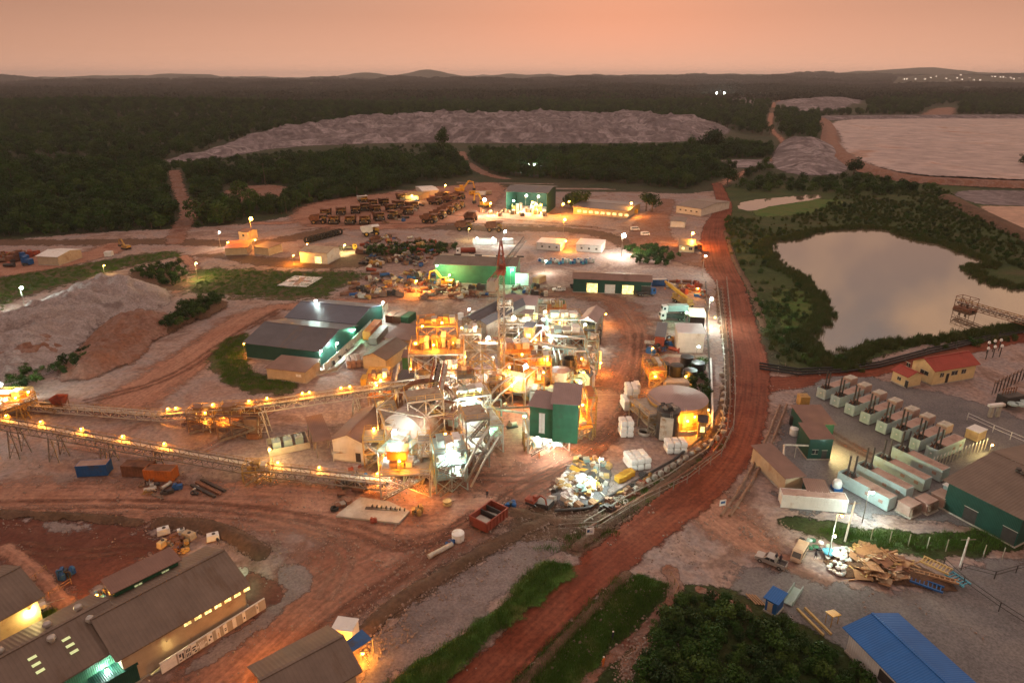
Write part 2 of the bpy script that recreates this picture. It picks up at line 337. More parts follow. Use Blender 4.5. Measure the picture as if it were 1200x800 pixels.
M_redm = soilmat('red_spoil', [(.16,.065,.045), (.25,.15,.12), (.21,.095,.06), (.28,.18,.15)], scale=.09, fine=1.0, bump=1.0)
M_grass = soilmat('grass_cover', [(.032,.078,.012), (.06,.125,.022), (.105,.12,.035), (.045,.095,.017)], scale=.1, fine=1.8, bump=.9, rough=.95)
M_grassd = soilmat('dark_grass_cover', [(.016,.03,.008), (.035,.05,.014), (.06,.055,.022)], scale=.07, fine=1.2, bump=.9, rough=.95)
M_swamp = soilmat('marsh_cover', [(.022,.04,.012), (.045,.065,.018), (.075,.065,.033)], scale=.04, fine=.7, bump=.9, rough=.95)
M_brown = soilmat('brown_scrub_soil', [(.075,.045,.028), (.13,.075,.05), (.10,.06,.035)], scale=.07, fine=1.2, bump=.9)
M_tail = soilmat('tailings_crust', [(.27,.13,.08), (.38,.28,.26), (.30,.22,.21), (.42,.32,.30), (.29,.15,.09)], scale=.011, fine=.05, bump=.01, rough=.45)
M_tail.node_tree.nodes['Principled BSDF'].inputs['Specular IOR Level'].default_value = .12
M_sandd = soilmat('damp_sand', [(.42,.25,.17), (.36,.20,.14)], scale=.02, fine=.1, bump=.1, rough=.5)
M_conc = soilmat('concrete_slab', [(.30,.27,.22), (.38,.35,.30), (.26,.22,.18)], scale=.2, fine=2, bump=.2, amp=.2)
# water
M_water = bpy.data.materials.new('pond_water'); M_water.use_nodes = True
t = M_water.node_tree; b = t.nodes['Principled BSDF']; b.inputs['Base Color'].default_value = (.13, .10, .07, 1); b.inputs['Roughness'].default_value = .03; b.inputs['IOR'].default_value = 2.4; b.inputs['Specular IOR Level'].default_value = .8
g_ = NN(t, 'ShaderNodeNewGeometry'); n_ = NN(t, 'ShaderNodeTexNoise'); n_.inputs['Scale'].default_value = .35; n_.inputs['Detail'].default_value = 3; t.links.new(g_.outputs['Position'], n_.inputs['Vector'])
bp_ = NN(t, 'ShaderNodeBump'); bp_.inputs['Strength'].default_value = .035; bp_.inputs['Distance'].default_value = .2; t.links.new(n_.outputs[0], bp_.inputs['Height']); t.links.new(bp_.outputs[0], b.inputs['Normal'])
aw = NN(t, 'ShaderNodeAttribute', attribute_name='w'); n5 = NN(t, 'ShaderNodeTexNoise'); n5.inputs['Scale'].default_value = .16; n5.inputs['Detail'].default_value = 8; n5.inputs['Roughness'].default_value = .75; t.links.new(g_.outputs['Position'], n5.inputs['Vector'])
q_ = NN(t, 'ShaderNodeMath', operation='MULTIPLY_ADD'); t.links.new(n5.outputs[0], q_.inputs[0]); q_.inputs[1].default_value = 10.0; t.links.new(aw.outputs['Fac'], q_.inputs[2])
m5 = NN(t, 'ShaderNodeMapRange'); t.links.new(q_.outputs[0], m5.inputs[0]); m5.inputs[1].default_value = 4.9; m5.inputs[2].default_value = 5.1; t.links.new(m5.outputs[0], b.inputs['Alpha'])

def ground():
    n = 300; u = np.linspace(-1, 1, n)
    xs = np.sinh(u*5.2)/np.sinh(5.2)*16000
    v = np.linspace(0, 1, 420); ys = -1500 + 1500*v + (np.exp(v*4.6)-1)/(np.exp(4.6)-1)*20000
    X, Y = np.meshgrid(xs, ys); X = X.ravel(); Y = Y.ravel(); Z = terr(X, Y) - .18
    _emit('ground', X, Y, Z, n, 420, np.ones(len(X), bool), M_wild, {}, 'structure')
ground()
# --- the mine yards ---
sheet('dirt_yard', [(-60,300),(0,282),(120,272),(215,268),(300,262),(350,252),(430,235),(480,222),(560,214),(650,216),(740,224),(800,228),(845,222),(855,232),(850,290),(862,330),(880,400),(900,440),(1000,425),(1100,395),(1260,352),(1400,420),(1500,600),(1400,900),(1000,900),(700,740),(640,745),(520,850),(300,960),(-260,900),(-300,600),(-160,420)], M_dust, soft=2.5, k=1, label='dusty clay yard of the mine plant')
ROAD_RED = [(480,880),(564,797),(642,720),(708,659),(786,598),(840,557),(875,500),(882,430),(868,380),(860,340),(842,310),(834,270),(850,245),(846,230),(840,216)]
road('side_road', [(820,585),(850,610),(880,630),(905,650)], [14,12,9,6], M_pink, soft=2)
road('lake_road', [(880,450),(925,448),(990,440),(1050,428),(1100,415),(1200,395),(1300,370)], [12,8,7,6,6,6,6], M_red, soft=.8)
road('plant_road', [(250,800),(380,680),(470,640),(600,560),(700,500),(740,430),(748,395),(735,362),(700,345),(640,340),(540,345)], [16,20,22,18,15,12,11,12,13,9,10], M_clay, soft=3, label='clay road round the plant')
road('left_road', [(-120,590),(60,583),(200,590),(330,592),(450,600),(560,600)], [14,14,15,18,18,14], M_pink, soft=2.5)
road('top_road', [(-100,282),(60,285),(200,282),(300,288),(380,270),(430,262),(560,268),(700,268),(760,300)], [14,13,14,12,12,14,14,12,10], M_brown, soft=2.5)
road('yard_road', [(150,470),(200,435),(250,400),(290,368),(330,358),(420,352),(540,345)], [16,16,13,11,8,8,9], M_pink, soft=2)
road('yard_road', [(300,262),(350,262),(420,240),(500,222),(580,216)], [8,8,8,7,6], M_pink, soft=1.5)
road('forest_track', [(206,210),(212,235),(226,252),(212,266),(205,284)], [9,8,11,10,9], M_redm, soft=1.5)
road('forest_track', [(540,178),(548,195),(560,208),(600,214)], [10,9,9,8], M_redm, soft=1.5)
road('gravel_track', [(215,300),(228,312),(235,328),(205,342)], [6,5,6,4], M_pink, soft=1)
road('dam_track', [(840,218),(870,205),(905,190),(925,170),(900,150),(905,130),(920,112)], [8,7,7,8,9,14,20], M_pink, soft=2)
road('shed_track', [(760,236),(790,232),(760,262),(765,290),(800,300),(830,310)], [8,9,20,26,20,14], M_redm, soft=2)
sheet('helipad_grass', [(240,312),(330,318),(440,318),(400,335),(385,350),(300,350),(222,345),(215,325)], M_scrub, soft=5)
sheet('slope_grass', [(-80,350),(0,322),(100,308),(200,292),(215,300),(150,312),(90,330),(20,350),(-60,372)], M_scrub, soft=4)
sheet('scrub_patch', [(145,318),(190,312),(222,322),(220,336),(195,342),(160,336)], M_brown, soft=2)
sheet('scrub_strip', [(210,300),(260,302),(300,312),(420,316),(480,300),(540,290),(530,282),(430,290),(400,305),(320,302),(260,296)], M_brown, soft=2)
sheet('shed_lawn', [(248,412),(262,398),(290,390),(300,402),(285,420),(300,440),(345,440),(350,455),(330,463),(290,460),(262,448),(243,430)], M_scrub, soft=1.6)
sheet('road_verge', [(585,818),(668,725),(722,676),(752,670),(785,686),(772,712),(720,768),(690,815)], M_grass, soft=1.2)
sheet('verge_mound', [(430,815),(511,765),(580,720),(618,670),(641,658),(676,664),(674,676),(612,724),(525,798),(505,820)], M_grass, soft=1.0, hfn=lambda X, Y, s: 2.2*np.clip(s/6, 0, 1)**.8, zoff=.3, label='grassed berm beside the red haul road')
sheet('brown_bank', [(430,720),(470,690),(540,650),(620,600),(640,585),(700,600),(760,560),(830,520),(850,490),(858,520),(830,570),(760,620),(690,655),(640,640),(560,660),(480,715),(440,740)], M_brown, soft=1.5)
sheet('gravel_field', [(415,815),(436,748),(470,722),(552,661),(621,628),(668,636),(640,655),(604,684),(565,728),(505,770),(430,815)], M_grey, soft=1.5, label='grey gravel strip beside the grassed berm')
sheet('ditch_bank', [(905,600),(980,612),(1080,625),(1160,620),(1230,600),(1260,630),(1160,650),(1100,655),(1060,648),(1000,640),(930,625)], M_grassd, soft=1.0)
sheet('gravel_yard', [(860,655),(960,680),(1100,700),(1130,660),(1260,650),(1400,760),(1200,900),(1000,830),(940,760),(900,720),(850,690)], M_greyd, soft=2, label='dark gravel yard by the blue roof')
sheet('genset_yard', [(930,470),(960,440),(1030,440),(1250,500),(1280,600),(1150,620),(1000,600),(915,600),(905,540)], M_greyd, soft=1.5, label='gravel yard under the generator containers')
sheet('grass_slope', [(740,700),(790,680),(860,690),(930,720),(1000,770),(1060,830),(1000,900),(700,900),(690,800),(715,750)], M_grassd, soft=1.0)
sheet('lake_marsh', [(845,215),(900,220),(1000,205),(1120,215),(1300,250),(1500,330),(1400,380),(1260,350),(1100,395),(1000,428),(925,440),(900,400),(880,350),(850,310),(850,260)], M_swamp, soft=2, k=1)
sheet('bright_marsh', [(900,345),(930,335),(960,350),(955,380),(925,390),(905,375)], M_grass, soft=2)
sheet('bright_marsh', [(880,238),(960,232),(1000,236),(960,250),(880,256)], M_grass, soft=3)
sheet('red_clearing', [(258,236),(272,226),(330,222),(348,230),(320,240),(275,243)], M_redm, soft=2)
sheet('gravel_apron', [(330,262),(360,238),(500,224),(560,216),(600,218),(560,262),(420,272)], M_pink, soft=3)
sheet('pale_stockyard', [(-40,305),(20,296),(90,300),(130,282),(160,288),(110,306),(20,322),(-40,330)], M_pink, soft=2)
sheet('lower_red_yard', [(-60,605),(60,600),(150,605),(205,630),(180,655),(110,690),(60,700),(-60,640)], M_maroon, soft=3)
sheet('red_fill', [(270,690),(300,660),(332,690),(345,700),(300,730),(275,720)], M_maroon, soft=1)
sheet('gravel_corner', [(322,668),(344,655),(368,672),(365,690),(240,785),(190,800),(280,735),(338,700)], M_grey, soft=.8)
sheet('grey_patch', [(52,612),(80,608),(110,612),(90,624),(60,622)], M_grey, soft=1.5)
sheet('shed_grass', [(-10,752),(20,735),(60,712),(70,714),(40,738),(0,765)], M_grass, soft=.6)
sheet('pale_pad', [(-10,720),(62,690),(68,702),(20,735),(-10,750)], M_conc, soft=.5)
sheet('shed_court', [(270,665),(290,662),(292,672),(276,682)], M_conc, soft=.5)
sheet('mill_apron', [(395,585),(440,562),(560,560),(660,530),(700,520),(740,470),(720,450),(600,450),(560,530),(480,560)], M_pink, soft=3)
# --- roads ---
road('haul_road', ROAD_RED, [7.5,7.5,7.5,8,9,9,10,10.5,10.5,11,15,13,11,9,8], M_red, soft=.7, label='red laterite haul road')
road('foot_path', [(784,668),(797,691),(776,712),(750,742),(715,769),(690,797),(670,820)], [2.8,2.4,1.7,1.5,1.4,1.3,1.3], M_redm, soft=.5)
road('stony_path', [(760,750),(740,768),(733,782),(738,805)], [1.2,1.4,1.4,1.3], M_pink, soft=.5)
road('red_path', [(820,690),(850,702),(875,712)], 1.5, M_redm, soft=.6)
# --- mounds ---
def mound(name, px, h, m, edge, rough_=.35, s=14, seed=1.0, soft=1.5, peaks=(), label=None, k=2, cell=None, terrace=0):
    pk = [(*G(a, b_)[:2], r, hh) for a, b_, r, hh in peaks]
    def f(X, Y, sd):
        e = np.clip(sd/edge, 0, 1); rg = 1-2*np.abs(bumps(X, Y, s*.6, seed+5)); z = h*e**.9*(1 + rough_*bumps(X, Y, s, seed) + .45*rough_*rg) + .22*h*e*bumps(X, Y, s/4, seed+2)*rough_*2 + .12*e*bumps(X, Y, 2.2, seed+3)
        for x, y, r, hh in pk: z = z + np.clip(1-np.hypot(X-x, Y-y)/r, 0, 1)*hh*np.clip(sd/3, 0, 1)
        if terrace: q = z/terrace + .25*bumps(X, Y, 40, seed+9); fr = q-np.floor(q); z = np.clip((np.floor(q) + np.clip((fr-.55)/.3, 0, 1)), 0, 99)*terrace*.9 + z*.2
        return np.where(sd > 0, z, -.05)
    return sheet(name, px, m, soft=soft, hfn=f, label=label, k=k, zoff=.02, cell=cell)
mound('gravel_stockpile', [(-120,400),(0,372),(70,342),(110,328),(150,326),(195,338),(205,350),(180,365),(120,375),(100,400),(60,440),(0,455),(-120,470)], 3.0, M_stone, 16, .8, 14, 1.2, peaks=[(135,346,24,3.4), (98,364,24,3), (60,385,26,2.5), (170,352,16,2)], label='grey crushed stone stockpile by the left slope')
mound('red_stockpile', [(60,440),(100,400),(125,375),(190,372),(232,362),(210,385),(180,400),(160,425),(120,440),(80,450)], 2.0, M_redm, 7, .7, 10, 2.2, peaks=[(150,388,16,3.0), (110,425,10,2), (185,384,10,2)], label='reddish spoil heap beside the grey stockpile')
mound('red_spoil_heap', [(-60,430),(10,405),(60,385),(95,395),(70,420),(10,440),(-60,450)], 2.5, M_redm, 6, .6, 9, 3.2)
mound('grassed_mound', [(185,392),(195,375),(215,360),(255,350),(272,355),(255,368),(225,378),(200,392)], 2.2, M_brown, 5, .4, 9, .7)
mound('rock_dump', [(180,192),(240,178),(290,160),(350,152),(470,143),(600,141),(760,140),(845,146),(860,154),(830,164),(760,168),(600,168),(470,167),(330,172),(260,186),(200,194)], 13, M_rock, 60, .5, 60, 2.0, soft=4, k=1, terrace=4.5, label='grey waste rock dump beyond the forest')
mound('rock_dump', [(905,180),(918,165),(945,162),(972,174),(998,196),(985,206),(935,207),(905,200)], 5, M_rock, 22, .3, 25, 1.1, soft=2, peaks=[(945,178,60,12), (930,170,40,6)], label='blue grey rock dump beside the tailings dam')
mound('rock_dump', [(800,118),(850,111),(900,112),(905,124),(860,126),(810,124)], 8, M_rock, 60, .4, 90, 1.9, soft=8, label='far waste rock bench under two floodlights')
mound('rock_dump', [(905,126),(930,112),(990,113),(1012,120),(1000,130),(950,134),(915,135)], 8, M_rock, 60, .4, 90, 2.9, soft=8)
sheet('bare_clearing', [(290,124),(330,117),(400,118),(415,123),(360,128),(300,130)], M_pink, soft=12)
sheet('bare_clearing', [(1070,138),(1095,128),(1120,126),(1118,136),(1095,142)], M_redm, soft=8)
sheet('bare_clearing', [(20,190),(60,186),(110,188),(100,200),(30,205)], M_brown, soft=12)
sheet('grey_terrace', [(835,190),(860,187),(905,187),(905,197),(860,200),(838,197)], M_rock, soft=3)
# tailings dam: flat crust inside a low bank
sheet('tailings_pond', [(970,145),(1010,141),(1260,141),(1500,150),(1500,230),(1260,217),(1130,212),(1060,208),(1015,196),(985,178),(985,160)], M_tail, soft=5, k=1, zoff=3.0, label='pale tailings pond with rusty streaks')
def bank(name, px, w, h, m, label=None):
    L = smooth(G2(px), False, 3); P0 = L.min(0)-w*2; P1 = L.max(0)+w*2
    cell = max(1.2, math.sqrt((P1-P0).prod()/60000)); nx, ny, X, Y = _grid(P0, P1, cell); P = np.stack([X, Y], 1); d, al, ac = seg_dist(P, L, False)
    Z = terr(X, Y) - .1 + h*np.clip((w-d)/(w*.6), 0, 1)
    o = _emit(name, X, Y, Z, nx, ny, d < w, m, {'w': np.clip((w-d), -4, 4), 'trk': np.stack([al, ac, X*0], 1)}, 'structure')
    if label: o['label'] = label
bank('dam_bank', [(962,140),(975,152),(972,165),(985,185),(1015,200),(1060,212),(1130,216),(1260,221),(1400,226)], 13, 4.0, M_redm, 'earth bank round the tailings pond')
bank('dam_bank', [(960,140),(1100,138),(1500,139)], 30, 6.0, M_rock)
bank('dam_bank', [(1110,232),(1150,252),(1200,276),(1260,300)], 7, 2.5, M_brown)
sheet('grey_sand', [(1112,225),(1150,222),(1300,226),(1300,243),(1180,241),(1140,239)], M_rock, soft=2)
sheet('damp_sand', [(1140,240),(1180,242),(1300,242),(1300,300),(1200,270)], M_sandd, soft=2)
def off(px, d):
    L = smooth(G2(px), False, 2); t = np.gradient(L, axis=0); t /= np.hypot(t[:, 0], t[:, 1])[:, None]; return L + np.stack([-t[:, 1], t[:, 0]], 1)*d
def wbank(name, L, w, h, m, label=None):
    P0 = L.min(0)-w*2; P1 = L.max(0)+w*2; cell = max(.7, math.sqrt((P1-P0).prod()/70000)); nx, ny, X, Y = _grid(P0, P1, cell); d, al, ac = seg_dist(np.stack([X, Y], 1), L, False)
    o = _emit(name, X, Y, terr(X, Y) - .1 + h*np.clip((w-d)/(w*.8), 0, 1)*(1+.5*bumps(X, Y, 3, 2.2)), nx, ny, d < w, m, {'w': np.clip((w-d)*2, -4, 4), 'trk': np.stack([al, ac, X*0], 1)}, 'structure')
    if label: o['label'] = label
wbank('road_berm', off(ROAD_RED[3:10], 6.2), 1.3, .8, M_brown, 'low earth berm on the plant side of the haul road')
wbank('road_berm', off(ROAD_RED[8:12], -7.5), 1.3, .6, M_brown, 'low earth berm on the lake side of the haul road'); wbank('road_berm', off(ROAD_RED[:4], -4.8), 1.1, .5, M_brown)
M_rut = soilmat('tyre_rut', [(.14,.055,.035), (.20,.09,.06)], scale=.3, bump=.4, blend=3.0, amp=1.9); M_rutl = soilmat('dusty_rut', [(.33,.19,.14), (.27,.14,.10)], scale=.3, bump=.3, blend=3.0, amp=1.9)
for k, (pts, mm) in enumerate([([(-40,592),(120,588),(260,592),(400,612),(470,640)], M_rut), ([(-40,600),(150,594),(300,602),(420,640),(380,700)], M_rutl), ([(560,600),(500,650),(400,720),(300,800)], M_rut), ([(600,585),(520,660),(430,730),(340,800)], M_rutl), ([(560,560),(640,560),(720,520),(745,450),(748,390)], M_rut), ([(600,575),(690,525),(735,480),(742,420)], M_rutl),
    ([(100,470),(200,445),(270,395),(330,362)], M_rut), ([(80,520),(200,540),(260,520),(330,470)], M_rutl), ([(350,270),(430,262),(560,262),(700,266)], M_rut), ([(500,250),(580,256),(660,262),(720,270)], M_rutl), ([(560,346),(650,346),(720,352),(742,380)], M_rutl), ([(470,640),(560,612),(620,560),(700,545)], M_rut),
    ([(20,640),(90,650),(160,640),(210,660)], M_rut), ([(960,500),(1010,530),(1080,560)], M_rut)]):
    for d_ in (-1.1, 1.1): L = off(pts, d_); road('tyre_tracks', L, .6, mm, soft=.3, cell=max(.5, .5), world=True, k=1)
# --- water ---
LAKE = [(892,290),(902,281),(933,280),(953,269),(1040,266),(1064,279),(1110,286),(1130,296),(1160,306),(1165,312),(1130,312),(1150,325),(1170,334),(1230,340),(1330,350),(1290,378),(1200,382),(1150,392),(1080,400),(1014,408),(1004,416),(990,432),(978,431),(974,418),(950,414),(940,400),(950,382),(968,372),(960,350),(945,335),(930,318),(912,316),(905,305)]
sheet('lake_water', LAKE, M_water, soft=1.5, k=1, label='still brown lake mirroring the dusk sky')
sheet('pond_water', [(862,244),(872,235),(930,230),(958,227),(964,233),(905,241),(880,248)], M_water, soft=.9, k=1, label='small pond beside the haul road')
# haze over the whole valley
hz = bpy.data.materials.new('valley_haze'); hz.use_nodes = True; t = hz.node_tree; t.nodes.clear()
pv = NN(t, 'ShaderNodeVolumePrincipled'); pv.inputs['Color'].default_value = (1, .97, 1, 1); pv.inputs['Density'].default_value = .00005; pv.inputs['Anisotropy'].default_value = .2
mo = NN(t, 'ShaderNodeOutputMaterial'); t.links.new(pv.outputs[0], mo.inputs['Volume'])
h_ = MB().box(-17000, -1600, -60, 17000, 21000, 195).ob('haze', hz); h_['kind'] = 'stuff'; h_['label'] = 'thin dusk haze over the valley'
# ================= VEGETATION =================
L_dark = leafmat('leaves_dark', (.008,.021,.006), (.018,.044,.010), (.042,.072,.014))
L_mid = leafmat('leaves_mid', (.012,.038,.007), (.027,.070,.011), (.066,.105,.020))
L_far = leafmat('leaves_far', (.016,.026,.014), (.034,.040,.022), (.065,.062,.036))  # paler, greyer leaf tint puts some distance haze into the colour
L_reed = leafmat('reed_leaves', (.03,.056,.012), (.055,.082,.02), (.10,.09,.035))
L_grass = leafmat('grass_blades', (.032,.088,.012), (.06,.135,.018), (.10,.14,.03))
M_bark = mat('bark', (.10,.07,.05), var=.3, scale=3)
def leafcloud(nleaf, lobes, size, seed, zsq=.8, thin=1.0, shell=.45):
    """many small leaf faces spread through overlapping lobes (x, y, z, r)"""
    r = np.random.default_rng(seed); lb = np.array(lobes, float); pr = lb[:, 3]**2; pr /= pr.sum()
    k = r.choice(len(lb), nleaf, p=pr); d = r.normal(size=(nleaf, 3)); d /= np.linalg.norm(d, axis=1)[:, None]
    rad = lb[k, 3]*(shell + (1.03-shell)*r.random(nleaf)**.5); c = lb[k, :3] + d*rad[:, None]*np.array([1, 1, zsq])
    nrm = d + r.normal(size=(nleaf, 3))*.55; nrm[:, 2] += .35; nrm /= np.linalg.norm(nrm, axis=1)[:, None]
    a = np.cross(nrm, r.normal(size=(nleaf, 3))); a /= np.linalg.norm(a, axis=1)[:, None]; b = np.cross(nrm, a)
    s = size*(.55 + .9*r.random(nleaf))[:, None]
    V = np.stack([c - a*s, c - b*s*.5*thin, c + a*s, c + b*s*.5*thin], 1).reshape(-1, 3)
    return V, np.arange(nleaf*4).reshape(-1, 4)
def npmesh(name, parts):
    """parts: list of (V, quads, material)"""
    me = bpy.data.meshes.new(name); V = np.vstack([p[0] for p in parts]); off = 0; Q = []; M = []
    for i, p in enumerate(parts): Q.append(p[1]+off); off += len(p[0]); M += [i]*len(p[1]); me.materials.append(p[2])
    Q = np.vstack(Q); me.vertices.add(len(V)); me.vertices.foreach_set('co', V.ravel().astype(np.float32)); me.loops.add(Q.size); me.loops.foreach_set('vertex_index', Q.ravel().astype(np.int32))
    me.polygons.add(len(Q)); me.polygons.foreach_set('loop_start', np.arange(0, Q.size, 4, dtype=np.int32)); me.polygons.foreach_set('loop_total', np.full(len(Q), 4, np.int32))
    me.polygons.foreach_set('material_index', np.array(M, np.int32)); me.update(); return me
def trunkgeo(h, r, seed, limbs=4, spread=3):
    rr = random.Random(seed); m = MB(); top = (rr.uniform(-.4,.4), rr.uniform(-.4,.4), h)
    mid = (top[0]*.3, top[1]*.3, h*.55); m.tube((0,0,-.5), mid, r, r*.7, n=6, cap=False); m.tube(mid, top, r*.7, r*.35, n=6, cap=False)
    for k in range(limbs):
        t = 2*pi*k/limbs + rr.random(); q = rr.uniform(.5, .95); a = Vector(mid).lerp(Vector(top), q)
        m.tube(a, a + Vector((cos(t)*spread, sin(t)*spread, spread*.8)), r*.4, r*.12, n=5, cap=False)
    V = np.array(m.v); F = [f for f in m.f]; return V, np.array(F)
def lobes_for(h, R, n, seed, low=.45):
    r = random.Random(seed); L = [(0, 0, h*.72, R*.6)]
    for k in range(n):
        t = r.random()*6.28; q = R*r.uniform(.25, .72); L.append((cos(t)*q, sin(t)*q, h*r.uniform(low, .93), R*r.uniform(.28, .52)))
    return L
hidden = []
def proto(name, parts):
    o = bpy.data.objects.new(name, npmesh(name, parts)); return o
def protoset(name, objs):
    c = bpy.data.collections.new(name)
    for o in objs: c.objects.link(o)
    return c
def mk_tree(h, R, n, leaves, size, m, seed, low=.4, zsq=.8):
    Vt, Ft = trunkgeo(h*.7, R*.05+.12, seed, 4, R*.45); V, F = leafcloud(leaves, lobes_for(h, R, n, seed, low), size, seed, zsq)
    return [(Vt, Ft, M_bark), (V, F, m)]
P_near = protoset('forest_tree_kinds', [proto('forest_tree', mk_tree(10+1.2*k, 5.8+.6*(k % 3), 7+k, 750, .62, (L_dark, L_mid)[k % 2], 11+k, low=.35, zsq=.95)) for k in range(6)])
P_bush = protoset('bush_kinds', [proto('bush', [(*leafcloud(420, lobes_for(3.2, 2.6, 7, 40+k, .2), .30, 40+k), (L_dark, L_mid)[k % 2])]) for k in range(4)])
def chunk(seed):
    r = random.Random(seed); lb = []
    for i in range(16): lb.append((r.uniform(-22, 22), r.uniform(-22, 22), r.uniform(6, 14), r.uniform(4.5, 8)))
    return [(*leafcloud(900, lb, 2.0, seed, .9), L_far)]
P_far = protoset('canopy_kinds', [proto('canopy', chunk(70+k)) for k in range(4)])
def reedgeo(n, h, sp, seed, m):
    r = np.random.default_rng(seed); P = r.normal(size=(n, 2))*sp; hh = h*(.5+.7*r.random(n)); le = r.normal(size=(n, 2))*h*.22; a = r.random(n)*6.28; w = .05*h
    V = np.zeros((n, 4, 3)); dx = np.cos(a)*w; dy = np.sin(a)*w
    V[:, 0, 0] = P[:, 0]-dx; V[:, 0, 1] = P[:, 1]-dy; V[:, 1, 0] = P[:, 0]+dx; V[:, 1, 1] = P[:, 1]+dy; V[:, :2, 2] = -.05
    V[:, 2, 0] = P[:, 0]+le[:, 0]+dx*.2; V[:, 2, 1] = P[:, 1]+le[:, 1]+dy*.2; V[:, 3, 0] = P[:, 0]+le[:, 0]-dx*.2; V[:, 3, 1] = P[:, 1]+le[:, 1]-dy*.2; V[:, 2:, 2] = hh[:, None]
    return [(V.reshape(-1, 3), np.arange(n*4).reshape(-1, 4), m)]
P_reed = protoset('reed_kinds', [proto('reed_tuft', reedgeo(60, 2.2, .7, 90+k, L_reed)) for k in range(3)])
P_grass = protoset('grass_kinds', [proto('grass_tuft', reedgeo(60, .55, .45, 95+k, L_grass)) for k in range(3)])
def scatter(name, XY, Z, sc, coll, label):
    n = len(XY); me = bpy.data.meshes.new(name); me.vertices.add(n)
    me.vertices.foreach_set('co', np.column_stack([XY, Z]).ravel().astype(np.float32))
    a = me.attributes.new('sc', 'FLOAT', 'POINT'); a.data.foreach_set('value', sc.astype(np.float32))
    a = me.attributes.new('rz', 'FLOAT_VECTOR', 'POINT'); R = np.zeros((n, 3)); R[:, 2] = rng.random(n)*6.28; a.data.foreach_set('vector', R.ravel().astype(np.float32))
    a = me.attributes.new('pick', 'INT', 'POINT'); a.data.foreach_set('value', rng.integers(0, len(coll.objects), n).astype(np.int32))
    o = link(name, me); tag(o, label, kind='stuff')
    g = bpy.data.node_groups.new(name, 'GeometryNodeTree'); g.interface.new_socket('Geometry', in_out='INPUT', socket_type='NodeSocketGeometry'); g.interface.new_socket('Geometry', in_out='OUTPUT', socket_type='NodeSocketGeometry')
    i = g.nodes.new('NodeGroupInput'); u = g.nodes.new('NodeGroupOutput'); ip = g.nodes.new('GeometryNodeInstanceOnPoints'); ci = g.nodes.new('GeometryNodeCollectionInfo')
    ci.inputs['Collection'].default_value = coll; ci.inputs['Separate Children'].default_value = True; ci.inputs['Reset Children'].default_value = True; ip.inputs['Pick Instance'].default_value = True
    def attr(nm, ty, so, sock='Attribute'):
        q = g.nodes.new('GeometryNodeInputNamedAttribute'); q.data_type = ty; q.inputs[0].default_value = nm; g.links.new(q.outputs[0], so)
    attr('sc', 'FLOAT', ip.inputs['Scale']); attr('rz', 'FLOAT_VECTOR', ip.inputs['Rotation']); attr('pick', 'INT', ip.inputs['Instance Index'])
    g.links.new(i.outputs[0], ip.inputs['Points']); g.links.new(ci.outputs[0], ip.inputs['Instance']); g.links.new(ip.outputs[0], u.inputs[0])
    md = o.modifiers.new('scatter', 'NODES'); md.node_group = g; return o
def pts_in(px, spacing, excl=(), jitter=.8, world=False, margin=0.0, edge_keep=None):
    L = np.asarray(px, float) if world else G2(px); P0 = L.min(0); P1 = L.max(0)
    nx = max(1, int((P1[0]-P0[0])/spacing)); ny = max(1, int((P1[1]-P0[1])/spacing))
    X, Y = np.meshgrid(P0[0] + (np.arange(nx)+.5)*spacing, P0[1] + (np.arange(ny)+.5)*spacing)
    P = np.stack([X.ravel(), Y.ravel()], 1) + rng.uniform(-jitter, jitter, (nx*ny, 2))*spacing/1.3
    m = inside(P, L)
    P = P[m]
    for e in excl:
        E = G2(e[1]) if e[0] == 'p' else None
        if e[0] == 'p': P = P[~inside(P, E)]
        else: d, _, _ = seg_dist(P, smooth(G2(e[1]), False, 2), False); P = P[d > e[2]]
    return P
# exclusions
EX = [('p', [(178,196),(240,180),(290,162),(350,153),(470,144),(600,142),(760,141),(845,147),(862,155),(830,166),(760,170),(600,171),(470,170),(420,178),(395,178),(330,178),(262,190),(200,197)]),
      ('p', [(905,182),(918,165),(945,161),(972,173),(1000,197),(985,208),(935,209),(905,202)]),
      ('p', [(255,240),(262,226),(330,222),(350,230),(322,243),(275,246)]), ('p', [(455,190),(470,180),(500,178),(505,190),(480,196)]),
      ('p', [(650,228),(690,222),(740,222),(800,226),(770,234),(700,240)]),
      ('l', [(206,205),(212,235),(226,252),(212,266),(205,284)], 8), ('l', [(538,172),(548,195),(560,208),(600,214),(640,217)], 8), ('l', ROAD_RED[9:], 13),
      ('l', [(840,218),(870,205),(905,190),(925,170),(900,150),(905,130),(920,112)], 9),
      ('p', [(832,188),(860,185),(908,185),(908,199),(860,202),(835,200)]), ('p', [(612,203),(616,196),(634,196),(634,203)])]
FOREST = [(-140,282),(-120,215),(0,208),(70,200),(140,200),(180,208),(235,212),(255,215),(330,200),(400,191),(470,182),(560,181),(700,181),(830,176),(860,170),(905,176),(905,200),(868,212),(840,214),(800,222),(740,216),(650,212),(560,210),(500,217),(440,228),(400,236),(370,240),(335,252),(300,254),(270,262),(215,270),(120,272),(60,276),(0,278)]
P = pts_in(FOREST, 7.2, EX); Pw = P
scatter('forest', P, terr(P[:, 0], P[:, 1]), rng.uniform(.38, .82, len(P))*(1+.5*(rng.random(len(P))>.96)), P_near, 'dense dark forest behind the mine yards')
P = pts_in(FOREST, 7, EX); scatter('undergrowth', P, terr(P[:, 0], P[:, 1]), rng.uniform(.8, 1.9, len(P)), P_bush, 'dark undergrowth of the forest')
